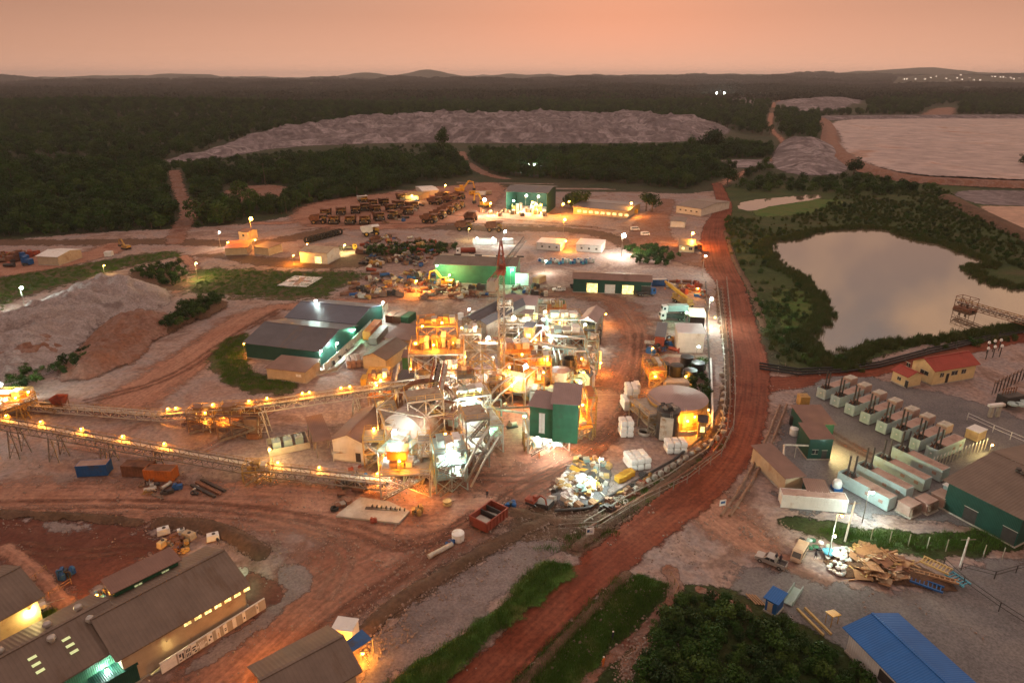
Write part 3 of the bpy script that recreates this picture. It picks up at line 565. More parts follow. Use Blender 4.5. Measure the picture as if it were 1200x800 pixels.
P = pts_in([(185,200),(262,188),(330,180),(470,172),(600,173),(760,172),(830,168),(850,176),(700,184),(560,184),(470,185),(400,194),(330,203),(255,216),(200,214)], 6.5, [EX[3], EX[6]]); P = P[bumps(P[:, 0], P[:, 1], 50, 4.4) + rng.normal(0, .3, len(P)) > -.2]; scatter('scrub', P, terr(P[:, 0], P[:, 1]), rng.uniform(.5, 1.6, len(P)), P_bush, 'low scrub between the forest and the rock dump')
# mid-distance forest round the dumps and pond
EXM = EX + [('p', [(800,124),(850,110),(905,111),(1015,110),(1015,133),(950,136),(900,129),(860,128)]), ('p', [(285,125),(330,116),(400,117),(418,124),(360,129)]), ('p', [(1065,140),(1092,126),(1125,124),(1120,140)]),
            ('p', [(955,150),(965,137),(1010,135),(1500,135),(1500,235),(1130,222),(1060,213),(1000,202),(975,180)]), ('p', [(0,196),(25,187),(70,185),(115,187),(105,201),(30,206)])]
MID = [(-150,212),(-100,118),(1300,118),(1300,136),(1010,137),(965,140),(960,165),(930,165),(905,160),(860,155),(845,146),(760,141),(600,141),(470,143),(350,152),(290,160),(240,178),(180,195),(60,203),(-60,206)]
P = pts_in(MID, 15, EXM); P = P[P[:, 1] < 2600]; k = P[:, 1] < 1500
scatter('middle_forest', P, terr(P[:, 0], P[:, 1]), rng.uniform(.55, 1.25, len(P)), P_near, 'hazy forest round the waste rock dumps')
XY = rng.uniform([-7500, 2200], [7500, 9000], (60000, 2)); XY = XY[np.abs(XY[:, 0]) < XY[:, 1]*.86 + 100]
u_ = XY[:, 0]/XY[:, 1]; XY = XY[~((u_ > .52) & (u_ < .82) & (XY[:, 1] > 5200) & (XY[:, 1] < 7900))]
XY = XY[bumps(XY[:, 0], XY[:, 1], 420, 5.5) > -.42][:26000]
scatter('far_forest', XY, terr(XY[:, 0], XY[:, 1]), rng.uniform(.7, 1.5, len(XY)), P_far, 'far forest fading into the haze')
def line_pts0(px, n, sd): L = smooth(G2(px + px[:1]), False, 3); sg = np.hypot(*np.diff(L, axis=0).T); i = rng.choice(len(sg), n, p=sg/sg.sum()); t = rng.random((n, 1)); return L[i]*(1-t) + L[i+1]*t + rng.normal(0, sd, (n, 2))
# marsh: bushes and reeds round the lake
MARSH = [(850,256),(870,257),(905,256),(960,248),(1000,215),(1110,222),(1140,250),(1200,282),(1330,330),(1400,380),(1260,345),(1160,300),(1110,283),(1062,278),(1040,266),(955,268),(935,279),(900,281),(893,292),(900,315),(930,322),(950,350),(962,372),(942,385),(936,400),(948,418),(972,424),(1004,420),(1080,406),(1150,398),(1200,390),(1290,384),(1200,398),(1100,412),(1000,426),(935,436),(912,425),(895,390),(880,345),(862,310),(850,280)]
P = pts_in(MARSH, 2.6, jitter=1.0); P = P[bumps(P[:, 0], P[:, 1], 40, 8.1) + rng.normal(0, .25, len(P)) > -.15]
scatter('marsh_bushes', P[::3], terr(P[::3, 0], P[::3, 1]), rng.uniform(.25, .75, len(P[::3])), P_bush, 'low dark bushes in the marsh round the lake')
scatter('reeds', P, terr(P[:, 0], P[:, 1]), rng.uniform(.3, .8, len(P)), P_reed, 'brown reeds round the lake')
Lk = smooth(G2(LAKE), True, 2); P = line_pts0(LAKE, 3600, 1.8); scatter('shore_reeds', P, P[:, 0]*0+.02, rng.uniform(.3, .85, len(P)), P_reed, 'reeds standing along the lake shore')
P = pts_in([(885,213),(905,209),(960,211),(1010,208),(1060,216),(1110,225),(1000,230),(970,226),(885,224),(862,226),(855,222)], 9, [('l', ROAD_RED[10:], 10)]); scatter('bushes', P, P[:, 0]*0, rng.uniform(.8, 2.2, len(P)), P_bush, 'bushes between the pond and the tailings dam')
# foreground thicket, bottom right
TH = [(762,735),(790,702),(830,694),(870,712),(900,728),(930,735),(950,752),(985,775),(1025,800),(1040,850),(700,860),(735,800),(752,775),(765,755)]
P = pts_in(TH, 4.5); scatter('thicket', P, P[:, 0]*0, rng.uniform(.6, 1.0, len(P)), P_bush, 'taller bushes standing out of the thicket')
P = pts_in(TH, 1.5, [('l', [(740,800),(750,770),(765,750)], .8)]); scatter('thicket', P, P[:, 0]*0, rng.uniform(.25, .6, len(P)), P_bush, 'dark leafy thicket below the blue hut')
# grassed patches
GR = [[(752,672),(785,686),(792,700),(745,742),(710,768),(685,800),(670,815),(590,815),(670,727),(724,678)], [(440,812),(511,767),(580,722),(618,674),(643,661),(672,666),(608,722),(520,798),(505,815)],
      [(250,412),(264,398),(290,390),(285,420),(300,440),(345,440),(345,455),(290,458),(262,446)], [(0,368),(0,325),(100,310),(200,294),(215,300),(150,312),(90,328),(20,348)], [(245,315),(325,318),(435,320),(400,333),(385,347),(300,347),(225,342)],
      [(930,615),(1080,628),(1200,615),(1250,625),(1150,645),(1080,646),(1000,636)], [(-5,758),(20,738),(62,713),(66,716),(38,738),(0,762)], [(700,598),(640,640),(600,650),(700,640),(770,580),(850,520),(855,500),(835,530)]]
for k, g in enumerate(GR):
    sp = (.75, .75, 1.2, 2.0, 1.9, 1.0, .5, 1.6)[k]; P = pts_in(g, sp, [('l', [(784,668),(797,691),(776,712),(750,742),(715,769),(690,797),(670,820)], 1.2)])
    zz = P[:, 0]*0 + .05
    if k == 1: L_ = smooth(G2([(430,815),(511,765),(580,720),(618,670),(641,658),(676,664),(674,676),(612,724),(525,798),(505,820)]), True, 2); zz = 2.2*np.clip(sdist(P, L_)/6, 0, 1)**.8 + .25
    scatter('grass', P, zz, rng.uniform(.6, 1.3, len(P)), P_grass, ['short grass on the slope left of the thicket', 'grass on the berm beside the red haul road', 'lawn left of the dark roofed sheds', 'grass strip above the stone stockpile', 'grass round the helipad', 'grass in the ditch below the generators', 'bright lawn strip between the lower sheds', 'rough grass along the pipe corridor'][k])
for k, (g, s_) in enumerate([([(186,390),(215,362),(255,352),(270,356),(240,372),(205,390)], 2.2), ([(60,440),(70,425),(100,414),(112,415),(108,432),(80,442)], 2.6), ([(8,462),(12,440),(35,430),(60,436),(50,452),(20,464)], 2.6), ([(190,310),(215,305),(222,330),(195,335),(150,318)], 3.2), ([(430,290),(500,285),(540,290),(520,300),(430,300)], 3), ([(730,290),(770,288),(800,300),(780,312),(745,308)], 3), ([(800,425),(828,425),(832,470),(826,500),(815,500)], 2.5)]):
    P = pts_in(g, s_); scatter('bushes', P, P[:, 0]*0 + (1.8 if k == 0 else .8 if k < 3 else 0), rng.uniform(.35, .9, len(P)), P_bush, ['scrub on the grassed mound', 'dark bushes below the grey stockpile', 'bushes beside the left crusher', 'scrub above the stone stockpile', 'scrub beside the scrap yard', 'scrub below the white sheds', 'weeds behind the tank farm fence'][k])
# single trees one can tell apart
def tree(px, py, h, R, label, group=None, seed=1, m=None, leaves=900, low=.4, size=None, cat='tree'):
    p = G(px, py); r = thing('tree', label, cat, (p.x, p.y, float(terr(p.x, p.y))), group=group)
    Vt, Ft = trunkgeo(h*.72, R*.05+.14, seed, 5, R*.45); link('trunk', npmesh('trunk', [(Vt, Ft, M_bark)]), r)
    V, F = leafcloud(leaves, lobes_for(h, R, 9, seed, low), size or R*.09, seed, .85); link('crown', npmesh('crown', [(V, F, m or L_dark)]), r); return r
tree(521, 198, 33, 9, 'tall bare-trunked emergent tree standing above the forest before the rock dump', seed=3, low=.55, leaves=1100)
tree(512, 200, 16, 9, 'rounded tree at the foot of the tall emergent tree', seed=4)
tree(531, 203, 15, 8, 'bushy tree on the right side of the tall emergent tree', seed=5)
tree(832, 178, 24, 15, 'broad dark tree standing before the right end of the rock dump', seed=6, leaves=1300)
tree(848, 184, 15, 11, 'lower dark tree right of the broad tree by the rock dump', seed=7)
tree(1000, 206, 14, 9, 'round dark tree on the near bank of the tailings pond', seed=8)
tree(680, 245, 11, 9, 'dark tree behind the long orange lit shed', seed=9); tree(670, 243, 9, 7, 'small tree between the open workshop and the dark tree', seed=10)
tree(757, 247, 12, 6, 'dark bushy tree right of the orange lamp behind the long shed', seed=12); tree(764, 248, 11, 6, 'twin tree on the right of the bushy tree behind the long shed', seed=13)
tree(312, 224, 22, 5, 'thin tall tree beside the red forest clearing', seed=14, low=.6, leaves=400); tree(852, 218, 13, 8, 'dark tree where the haul road leaves the forest', seed=15)
tree(282, 240, 12, 8, 'bushy tree behind the orange lamp at the left hut', seed=21, m=L_mid); tree(262, 262, 9, 7, 'dark tree left of the orange lamp at the forest edge', seed=22)
tree(200, 262, 13, 9, 'forest edge tree left of the forked red track', seed=23); tree(237, 262, 13, 9, 'forest edge tree right of the forked red track', seed=24)
tree(1198, 196, 13, 5, 'small tree on the dam bank at the right edge', seed=25)
ep = thing('tree', 'dark shrub at the gable of the lowest right long shed', 'shrub', tuple(G(262, 724)))
link('crown', npmesh('crown', [(*leafcloud(900, lobes_for(4.5, 2.0, 8, 31, .2), .28, 31), L_dark)]), ep)

# stones
M_stn = mat('loose_stone', (.24,.17,.14), .9, var=.35, scale=1.5)
def stonegeo(seed):
    r = np.random.default_rng(seed); V = []; F = []
    for q in range(9):
        c = r.normal(size=2)*1.2; s_ = .06+.2*r.random()**3; n = 6
        for z, k in ((0, 1), (.7, .75)):
            for i in range(n): a = i*6.283/n; R_ = s_*k*r.uniform(.7, 1.2); V.append((c[0]+cos(a)*R_, c[1]+sin(a)*R_, z*s_))
        b_ = q*12; F += [(b_+i, b_+(i+1) % 6, b_+6+(i+1) % 6, b_+6+i) for i in range(6)] + [(b_+6, b_+7, b_+8, b_+9), (b_+6, b_+9, b_+10, b_+11)]
    return [(np.array(V), np.array(F), M_stn)]
P_stone = protoset('stone_kinds', [proto('stone_group', stonegeo(k)) for k in range(3)])
def line_pts(px, n, sd): L = smooth(G2(px), False, 3); i = rng.integers(0, len(L)-1, n); t = rng.random((n, 1)); return L[i]*(1-t) + L[i+1]*t + rng.normal(0, sd, (n, 2))
RB = line_pts(ROAD_RED[:10], 900, 7); d_, _, _ = seg_dist(RB, smooth(G2(ROAD_RED), False, 2), False); RB = RB[d_ > 4.6]
Q = [RB[:420], line_pts([(-60,592),(200,590),(450,600)], 260, 12), line_pts([(250,800),(380,680),(470,640),(600,560)], 200, 10), line_pts([(430,740),(520,680),(640,612),(720,590)], 380, 3.5), pts_in([(560,560),(700,520),(740,450),(700,400),(600,480)], 9), pts_in([(860,655),(1100,700),(1200,760),(1000,720)], 6), pts_in([(60,440),(120,375),(210,385),(160,425)], 3.5), pts_in([(0,520),(250,560),(400,590),(300,590),(0,575)], 4.5), pts_in([(860,600),(930,610),(940,640),(870,640)], 1.8), line_pts([(760,750),(740,768),(733,782),(738,805)], 90, .5), line_pts([(190,612),(262,622),(305,648)], 160, 2.0)]
P = np.vstack(Q); scatter('loose_stones', P, P[:, 0]*0+.02, rng.uniform(.5, 1.15, len(P)), P_stone, 'loose stones along the roads and yards')
# ================= MATERIALS OF BUILT THINGS =================
m_roof = mat('roof_grey_brown', (.17,.125,.10), .55, .25, var=.18, scale=.25, col2=(.12,.075,.05), amt=.3, wave=(.55,0.10,'X'), streak=(1.2,.12,1))
m_roofy = mat('roof_grey_brown_ribs_across', (.17,.125,.10), .55, .25, var=.18, scale=.25, col2=(.12,.075,.05), amt=.3, wave=(.55,.22,'Y'))
m_roofd = mat('roof_dark_slate', (.10,.095,.11), .5, .3, var=.18, scale=.2, col2=(.14,.10,.08), amt=.3, wave=(.5,0.10,'X'), streak=(1.2,.12,1))
m_roofb = mat('roof_blue_slate', (.11,.115,.15), .5, .3, var=.12, scale=.2, col2=(.13,.10,.09), amt=.2, wave=(.5,0.09,'X'), streak=(1.2,.12,1))
m_roofm = mat('roof_mauve', (.30,.21,.20), .5, .2, var=.12, scale=.3, col2=(.2,.13,.11), amt=.3, wave=(.8,0.09,'X'), streak=(1.2,.12,1))
m_roofw = mat('roof_pale', (.60,.56,.56), .45, .2, var=.12, scale=.3, col2=(.4,.33,.3), amt=.3, wave=(.8,0.05,'X'), streak=(1.2,.12,1))
m_roofr = mat('roof_brown', (.21,.12,.095), .6, .1, var=.15, scale=.3, col2=(.14,.07,.05), amt=.35, wave=(.8,0.09,'X'), streak=(1.2,.12,1))
m_redroof = mat('roof_red', (.30,.045,.03), .55, .1, var=.14, scale=.4, col2=(.2,.03,.02), amt=.35, wave=(.9,0.11,'X'), streak=(1.2,.12,1))
m_blueroof = mat('roof_blue', (.02,.12,.38), .45, .1, var=.12, scale=.3, col2=(.13,.10,.09), amt=.2, wave=(.9,0.09,'X'), streak=(1.2,.12,1))
m_green = mat('wall_green', (.04,.14,.075), .5, .1, var=.2, scale=.4, col2=(.06,.09,.06), amt=.3, wave=(1.2,.25,'X'))
m_greend = mat('wall_dark_green', (.015,.065,.050), .5, .1, var=.2, scale=.4, wave=(1.2,.25,'X'))
m_cream = mat('wall_cream', (.62,.46,.25), .8, var=.14, scale=.5, col2=(.45,.27,.15), amt=.3)
m_white = mat('painted_white', (.68,.66,.64), .5, var=.1, scale=.6, col2=(.5,.4,.34), amt=.3)
m_white2 = mat('wall_white_boards', (.62,.58,.52), .6, var=.12, scale=.5, col2=(.45,.36,.28), amt=.3, wave=(1.0,.15,'X'))
m_beige = mat('wall_beige', (.42,.32,.22), .75, var=.15, scale=.5, col2=(.3,.18,.11), amt=.35)
m_conc = mat('concrete', (.36,.32,.28), .85, var=.2, scale=.5, col2=(.25,.19,.15), amt=.4, bump=.2)
m_steel = mat('weathered_steel', (.30,.26,.22), .5, .5, var=.25, scale=.8, col2=(.2,.1,.06), amt=.5)
m_steelp = mat('pale_steel', (.50,.46,.40), .5, .3, var=.2, scale=.8, col2=(.3,.18,.1), amt=.4)
m_dark = mat('dark_steel', (.06,.052,.05), .5, .3, var=.25, scale=1)
m_rust = mat('rusty_steel', (.20,.09,.055), .8, .1, var=.3, scale=.7, col2=(.10,.05,.035), amt=.5)
m_rustl = mat('red_brown_paint', (.27,.06,.035), .6, .1, var=.2, scale=.7, col2=(.12,.05,.04), amt=.4)
m_yel = mat('painted_yellow', (.60,.34,.045), .5, .0, var=.15, scale=.8, col2=(.3,.14,.04), amt=.4)
m_yeld = mat('dusty_yellow', (.38,.23,.07), .6, .0, var=.2, scale=.9, col2=(.2,.10,.05), amt=.5)
m_oran = mat('orange_paint', (.50,.14,.03), .55, .0, var=.15, scale=.7, col2=(.3,.1,.04), amt=.4)
m_blue = mat('blue_paint', (.02,.09,.26), .5, .0, var=.2, scale=.7, col2=(.06,.06,.08), amt=.3)
m_blue2 = mat('light_blue_paint', (.08,.30,.42), .5, .0, var=.2, scale=.7)
m_gset = mat('generator_blue_grey', (.40,.50,.50), .5, .1, var=.12, scale=.6, col2=(.32,.26,.22), amt=.3, wave=(1.3,.18,'X'))
m_gtop = mat('generator_dusty_top', (.36,.24,.20), .7, .0, var=.2, scale=.6, col2=(.25,.15,.12), amt=.4)
m_rub = mat('tyre_rubber', (.025,.022,.02), .85, var=.2, scale=2)
m_glass = mat('dark_glass', (.03,.035,.04), .08, .0, var=.05, spec=.8)
m_black = mat('black_plastic', (.02,.02,.022), .5, var=.2, scale=1)
m_wood = mat('brown_board', (.34,.19,.10), .8, var=.2, scale=1.2, col2=(.22,.11,.06), amt=.4)
m_woody = mat('raw_plank', (.48,.33,.14), .8, var=.2, scale=1.2)
m_sack = mat('white_sack', (.72,.70,.68), .7, var=.12, scale=1.5, col2=(.5,.42,.36), amt=.3)
m_silver = mat('silver_paint', (.42,.38,.35), .35, .5, var=.08, scale=1)
m_tan = mat('tan_paint', (.50,.36,.25), .45, .1, var=.08, scale=1)
m_belt = mat('belt_rubber', (.05,.045,.045), .8, var=.2, scale=1)
m_ore = mat('crushed_ore', (.24,.19,.17), .9, var=.35, scale=2, bump=.6)
m_cy = mat('pale_teal_paint', (.32,.42,.40), .5, .1, var=.15, scale=.6, col2=(.30,.22,.18), amt=.3)
m_shell = mat('mill_shell', (.52,.44,.40), .5, .2, var=.12, scale=.5, col2=(.38,.25,.2), amt=.35)
m_orew = mat('dusty_brown_machine', (.22,.13,.09), .8, var=.3, scale=.8, col2=(.12,.07,.05), amt=.4)
m_print = mat('dark_print', (.05,.05,.07), .7, var=.1)
m_skin = mat('skin', (.10,.05,.03), .6, var=.05)
m_cloth = mat('dark_workwear', (.03,.03,.05), .9, var=.1); m_hivis = mat('orange_workwear', (.6,.16,.03), .8, var=.1)
e_or = emit('sodium_bulb', (1.0,.42,.05), 60); e_wh = emit('white_bulb', (.92,1.0,.90), 110); e_gr = emit('green_white_bulb', (.45,1.0,.72), 60)
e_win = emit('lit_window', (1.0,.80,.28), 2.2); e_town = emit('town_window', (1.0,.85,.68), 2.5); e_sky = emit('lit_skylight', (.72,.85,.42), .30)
def glowvar(m, lo, hi, sc):
    t = m.node_tree; b = t.nodes['Principled BSDF']; c = NN(t, 'ShaderNodeTexCoord'); n = NN(t, 'ShaderNodeTexNoise'); n.inputs['Scale'].default_value = sc; n.inputs['Detail'].default_value = 3; t.links.new(c.outputs['Object'], n.inputs['Vector'])
    r = NN(t, 'ShaderNodeMapRange'); t.links.new(n.outputs[0], r.inputs[0]); r.inputs[1].default_value = .35; r.inputs[2].default_value = .65; r.inputs[3].default_value = lo; r.inputs[4].default_value = hi; t.links.new(r.outputs[0], b.inputs['Emission Strength'])
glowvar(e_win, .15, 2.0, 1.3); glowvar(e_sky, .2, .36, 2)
ZONES = [['far left', 'far middle', 'far right'], ['left', 'middle', 'right'], ['near left', 'near middle', 'near right']]
def zone(x, y, lo, hi): return ZONES[2-min(2, int(3*(y-lo[1])/max(.1, hi[1]-lo[1])))][min(2, int(3*(x-lo[0])/max(.1, hi[0]-lo[0])))]
COL = {'o': (1.0,.35,.03), 'w': (1.0,.93,.76), 'g': (.30,1.0,.62), 'c': (.74,1.0,.90), 'y': (1.0,.80,.30)}
EM = {'o': e_or, 'w': e_wh, 'g': e_gr, 'c': e_wh, 'y': e_or}
# ================= KIT =================
PW = 2.0
def bulb(parent, x, y, z, kind, power, r=.25):
    """the oversized glare ball (a little below its housing) and the light it gives"""
    m = MB(); m.lathe(0, 0, [(r*.3,-r), (r,-r*.5), (r,r*.3), (r*.4,r*.8)], 8); m.ob('lamp_glare_ball', EM[kind], parent, loc=(x, y, z))  # glowing ball made larger than a bulb, standing in for lamp glare
    l = bpy.data.lights.new('lamp_light', 'POINT'); l.energy = power*PW; l.color = COL[kind]; l.shadow_soft_size = max(.4, r*1.3)
    o = bpy.data.objects.new('lamp_light', l); C.objects.link(o); o.parent = parent; o.location = (x, y, z-r*1.2)
def lamp(px, py, h, kind, power, label, r=.3, z0=0, group=None, arm=1.0, mast=.09, az=0.0):
    """a lamp on a mast; (px, py) is where the lamp itself shows"""
    p = G(px, py, h+z0); T = thing('lamp_post', label, 'lamp post', (p.x - arm*cos(az), p.y - arm*sin(az), z0), az, group)
    MB().tube((0,0,0), (0,0,h+.3), mast, mast*.6, n=6).ob('pole', m_steel, T)
    if arm: MB().tube((0,0,h+.3), (arm,0,h+.35), mast*.5, n=5).cbox(arm, 0, h+.3, r*2.4, r*1.8, .12).ob('lamp_arm', m_steel, T)
    else: MB().cbox(0, 0, h+.45, r*2.6, r*2.2, .15).ob('lamp_hood', m_steel, T)
    bulb(T, arm, 0, h, kind, power, r); return T
def walllamp(px, py, z, kind, power, label, r=.25, group=None):
    p = G(px, py, z); T = thing('wall_lamp', label, 'lamp', (p.x, p.y, z), 0, group)
    MB().cbox(0, .15, .25, r*2.4, .5, .12).bar((0, .2, .25), (0, .9, .1), .08).ob('lamp_bracket', m_steel, T); bulb(T, 0, 0, 0, kind, power, r); return T
def rect(A, B, D, z):
    """frame from three photographed corners at height z: A->B front edge, D on the far edge"""
    a, b, d = G(*A, z), G(*B, z), G(*D, z); ang = atan2(b.y-a.y, b.x-a.x); w = hypot(b.x-a.x, b.y-a.y)
    n = Vector((-sin(ang), cos(ang))); dep = (Vector((d.x-a.x, d.y-a.y))).dot(n); return a.x, a.y, ang, w, dep
def opening(parent, kind, side, t, w, h, z, W_, D_, m, proud=.06, name=None, frame=None):
    """a window or door set on wall side: f(ront) b(ack) l(eft) r(ight); t = distance along the wall to its middle"""
    k = MB(); q = proud
    if side in 'fb':
        y0, y1 = ((-q, .02) if side == 'f' else (D_-.02, D_+q)) if D_ > 0 else ((-.02, q) if side == 'f' else (D_-q, D_+.02)); k.box(t-w/2, y0, z, t+w/2, y1, z+h)
        fr = MB().box(t-w/2-.1, y0+(q*.5 if side == 'b' else 0) - (.03 if side == 'f' else 0), z+h, t+w/2+.1, y1+(.03 if side == 'b' else 0), z+h+.1)
        if kind == 'window': fr.box(t-.04, y0-.025, z, t+.04, y1-.03, z+h).box(t-w/2-.1, y0-.03, z-.1, t+w/2+.1, y1, z)
    else:
        x0, x1 = (-q, .02) if side == 'l' else (W_-.02, W_+q); k.box(x0, t-w/2, z, x1, t+w/2, z+h)
        fr = MB().box(x0-.02, t-w/2-.1, z+h, x1+.02, t+w/2+.1, z+h+.1)
        if kind == 'window': fr.box(x0-.025, t-.04, z, x1+.025, t+.04, z+h).box(x0-.03, t-w/2-.1, z-.1, x1+.03, t+w/2+.1, z)
    o = k.ob(name or kind, m, parent); fr.ob(kind + '_frame', frame or m_steelp, o); return o
def shed(name, label, A, B, D, h, rise=2.0, wall=None, roof=None, ridge='x', ov=.5, cat='building', wins=(), doors=(), mono=False, openf=False, group=None, rt=.12, floor=0.0, posts=None, base=True, cap=None):
    """gabled (or single pitch) building from three eave corners in the photograph"""
    x, y, ang, w, d = rect(A, B, D, h); T = thing(name, label, cat, (x, y, floor), ang, group); h = h - floor; wall = wall or m_green; roof = roof or m_roof
    s = 1 if d > 0 else -1; d = abs(d)
    def Y(v): return v*s
    k = MB(); th = .12
    def wallbox(x0, y0, x1, y1, z1): k.box(x0, min(Y(y0), Y(y1)), 0, x1, max(Y(y0), Y(y1)), z1)
    if posts is None:
        if not openf: wallbox(0, 0, w, th, h-.02)
        wallbox(0, d-th, w, d, h-.02); wallbox(0, th, th, d-th, h-.03); wallbox(w-th, th, w, d-th, h-.03)
        if not mono:
            if ridge == 'x':
                for xx in (0, w-th): k.add([(xx,Y(0),h-.03),(xx,Y(d),h-.03),(xx,Y(d/2),h+rise-.05),(xx+th,Y(0),h-.03),(xx+th,Y(d),h-.03),(xx+th,Y(d/2),h+rise-.05)], [(0,2,1),(3,4,5),(0,1,4,3),(1,2,5,4),(2,0,3,5)])
            else:
                for yy in (0, d-th): k.add([(0,Y(yy),h-.03),(w,Y(yy),h-.03),(w/2,Y(yy),h+rise-.05),(0,Y(yy+th),h-.03),(w,Y(yy+th),h-.03),(w/2,Y(yy+th),h+rise-.05)], [(0,1,2),(3,5,4),(0,3,4,1),(1,4,5,2),(2,5,3,0)])
        k.ob('wall', wall, T)
        if base: MB().box(-.15, min(Y(-.15), Y(d+.15)), -.1, w+.15, max(Y(-.15), Y(d+.15)), .18).ob('foundation', m_conc, T)
    else:
        nx, ny = posts
        for i in range(nx):
            for j in range(ny):
                link('post', POSTM(h), T, loc=(.2+(w-.4)*i/max(1, nx-1), Y(.2+(d-.4)*j/max(1, ny-1)), 0))
        MB().bar((0, Y(.2), h-.15), (w, Y(.2), h-.15), .14).bar((0, Y(d-.2), h-.15), (w, Y(d-.2), h-.15), .14).ob('eaves_beam', m_steel, T)
    def slab(p, q, r_, s_, nm='roof_panel'):
        P = [p, q, r_, s_]; kk = MB(); kk.add([(a, Y(b_), c-.0) for a, b_, c in P] + [(a, Y(b_), c+rt) for a, b_, c in P], [(3,2,1,0),(4,5,6,7),(0,1,5,4),(1,2,6,5),(2,3,7,6),(3,0,4,7)]); return kk.ob(nm, roof, T)
    o = ov; sl = rise/(d/2) if ridge == 'x' else rise/(w/2)
    if mono: slab((-o,-o,h),(w+o,-o,h),(w+o,d+o,h+rise),(-o,d+o,h+rise))
    elif ridge == 'x':
        slab((-o,-o,h-o*sl),(w+o,-o,h-o*sl),(w+o,d/2-.03,h+rise),(-o,d/2-.03,h+rise)); slab((-o,d/2+.03,h+rise),(w+o,d/2+.03,h+rise),(w+o,d+o,h-o*sl),(-o,d+o,h-o*sl))
        MB().bar((-o-.02, Y(d/2), h+rise+rt+.03), (w+o+.02, Y(d/2), h+rise+rt+.03), .5, .1).ob('ridge_cap', cap or roof, T)
    else:
        slab((-o,-o,h-o*sl),(w/2-.03,-o,h+rise),(w/2-.03,d+o,h+rise),(-o,d+o,h-o*sl)); slab((w/2+.03,-o,h+rise),(w+o,-o,h-o*sl),(w+o,d+o,h-o*sl),(w/2+.03,d+o,h+rise))
        MB().bar((w/2, Y(-o-.02), h+rise+rt+.03), (w/2, Y(d+o+.02), h+rise+rt+.03), .5, .1).ob('ridge_cap', cap or roof, T)
    for it in wins: opening(T, 'window', it[0], it[1] if it[0] in 'fb' else Y(it[1]), it[2], it[3], it[4], w, d*s, it[5] if len(it) > 5 else m_glass)
    for it in doors: opening(T, 'door', it[0], it[1] if it[0] in 'fb' else Y(it[1]), it[2], it[3], .05, w, d*s, it[4] if len(it) > 4 else m_dark)
    T['w'] = w; T['d'] = d*s; return T
_pm = {}
def POSTM(h, m=None, s=.2):
    k = (round(h, 1), s, m.name if m else '')
    if k not in _pm: _pm[k] = MB().box(-s/2, -s/2, 0, s/2, s/2, h).mesh('post', m or m_steel)
    return _pm[k]
def evenly(side, n, a, b, w, h, z, m=None): return [(side, a+(b-a)*(i+.5)/n, w, h, z) + ((m,) if m else ()) for i in range(n)]
_cm = {}
def container(px, py, ang, label, m, L=12.2, group=None, cat='container', z=0, H=2.6, name='shipping_container', door='r', top=None):
    """(px, py): middle of the near bottom edge ... centre of the footprint"""
    p = G(px, py, z); T = thing(name, label, cat, (p.x, p.y, z), ang, group); key = (L, H, m.name, top.name if top else '')
    if key not in _cm:
        k = MB(); w = 2.44; k.box(-L/2, -w/2, .12, L/2, w/2, H-.02); n = int(L/.6)
        for i in range(n):
            x = -L/2 + (i+.5)*L/n
            for s in (-1, 1): k.box(x-.14, s*(w/2+.03)-.03, .25, x+.14, s*(w/2+.03)+.03, H-.2)
        body = k.mesh('body', m); f = MB()
        for sx_ in (-1, 1):
            for sy in (-1, 1): f.box(sx_*(L/2+.02)-.09, sy*(w/2+.03)-.09, 0, sx_*(L/2+.02)+.09, sy*(w/2+.03)+.09, H+.02)
        for sy in (-1, 1): f.box(-L/2, sy*(w/2+.05)-.05, H-.14, L/2, sy*(w/2+.05)+.05, H+.03).box(-L/2, sy*(w/2+.05)-.05, .02, L/2, sy*(w/2+.05)+.05, .2)
        for sx_ in (-1, 1): f.box(sx_*(L/2+.05)-.05, -w/2, H-.14, sx_*(L/2+.05)+.05, w/2, H+.03)
        r = MB().box(-L/2, -w/2, H-.01, L/2, w/2, H+.0125); n2 = int(L/1.2)
        for i in range(n2): r.box(-L/2+(i+.4)*L/n2, -w/2+.1, H+.012, -L/2+(i+.6)*L/n2, w/2-.1, H+.04)
        d = MB().box(0, -.58, .2, .07, .58, H-.2).tube((.11, -.25, .2), (.11, -.25, H-.2), .03, n=5).tube((.11, .25, .2), (.11, .25, H-.2), .03, n=5)
        _cm[key] = (body, f.mesh('frame', m), r.mesh('roof', top or m), d.mesh('door', m))
    b_, f_, r_, d_ = _cm[key]; link('body', b_, T); link('frame', f_, T); link('roof', r_, T); q = 1 if door == 'r' else -1
    for s in (-1, 1): link('door', d_, T, loc=(q*(L/2+.05), s*.6, 0), rz=0 if q > 0 else pi)
    return T
def rails(parent, pts, h=1.1, m=None, name='handrail', step=2.0):
    k = MB(); m = m or m_yel
    for a, b in zip(pts[:-1], pts[1:]):
        a = Vector(a); b = Vector(b); k.bar(a+Vector((0,0,h)), b+Vector((0,0,h)), .06).bar(a+Vector((0,0,h*.5)), b+Vector((0,0,h*.5)), .045)
        n = max(1, int((b-a).length/step))
        for i in range(n+1): c = a.lerp(b, i/n); k.bar(c, c+Vector((0,0,h)), .06)
    return k.ob(name, m, parent)
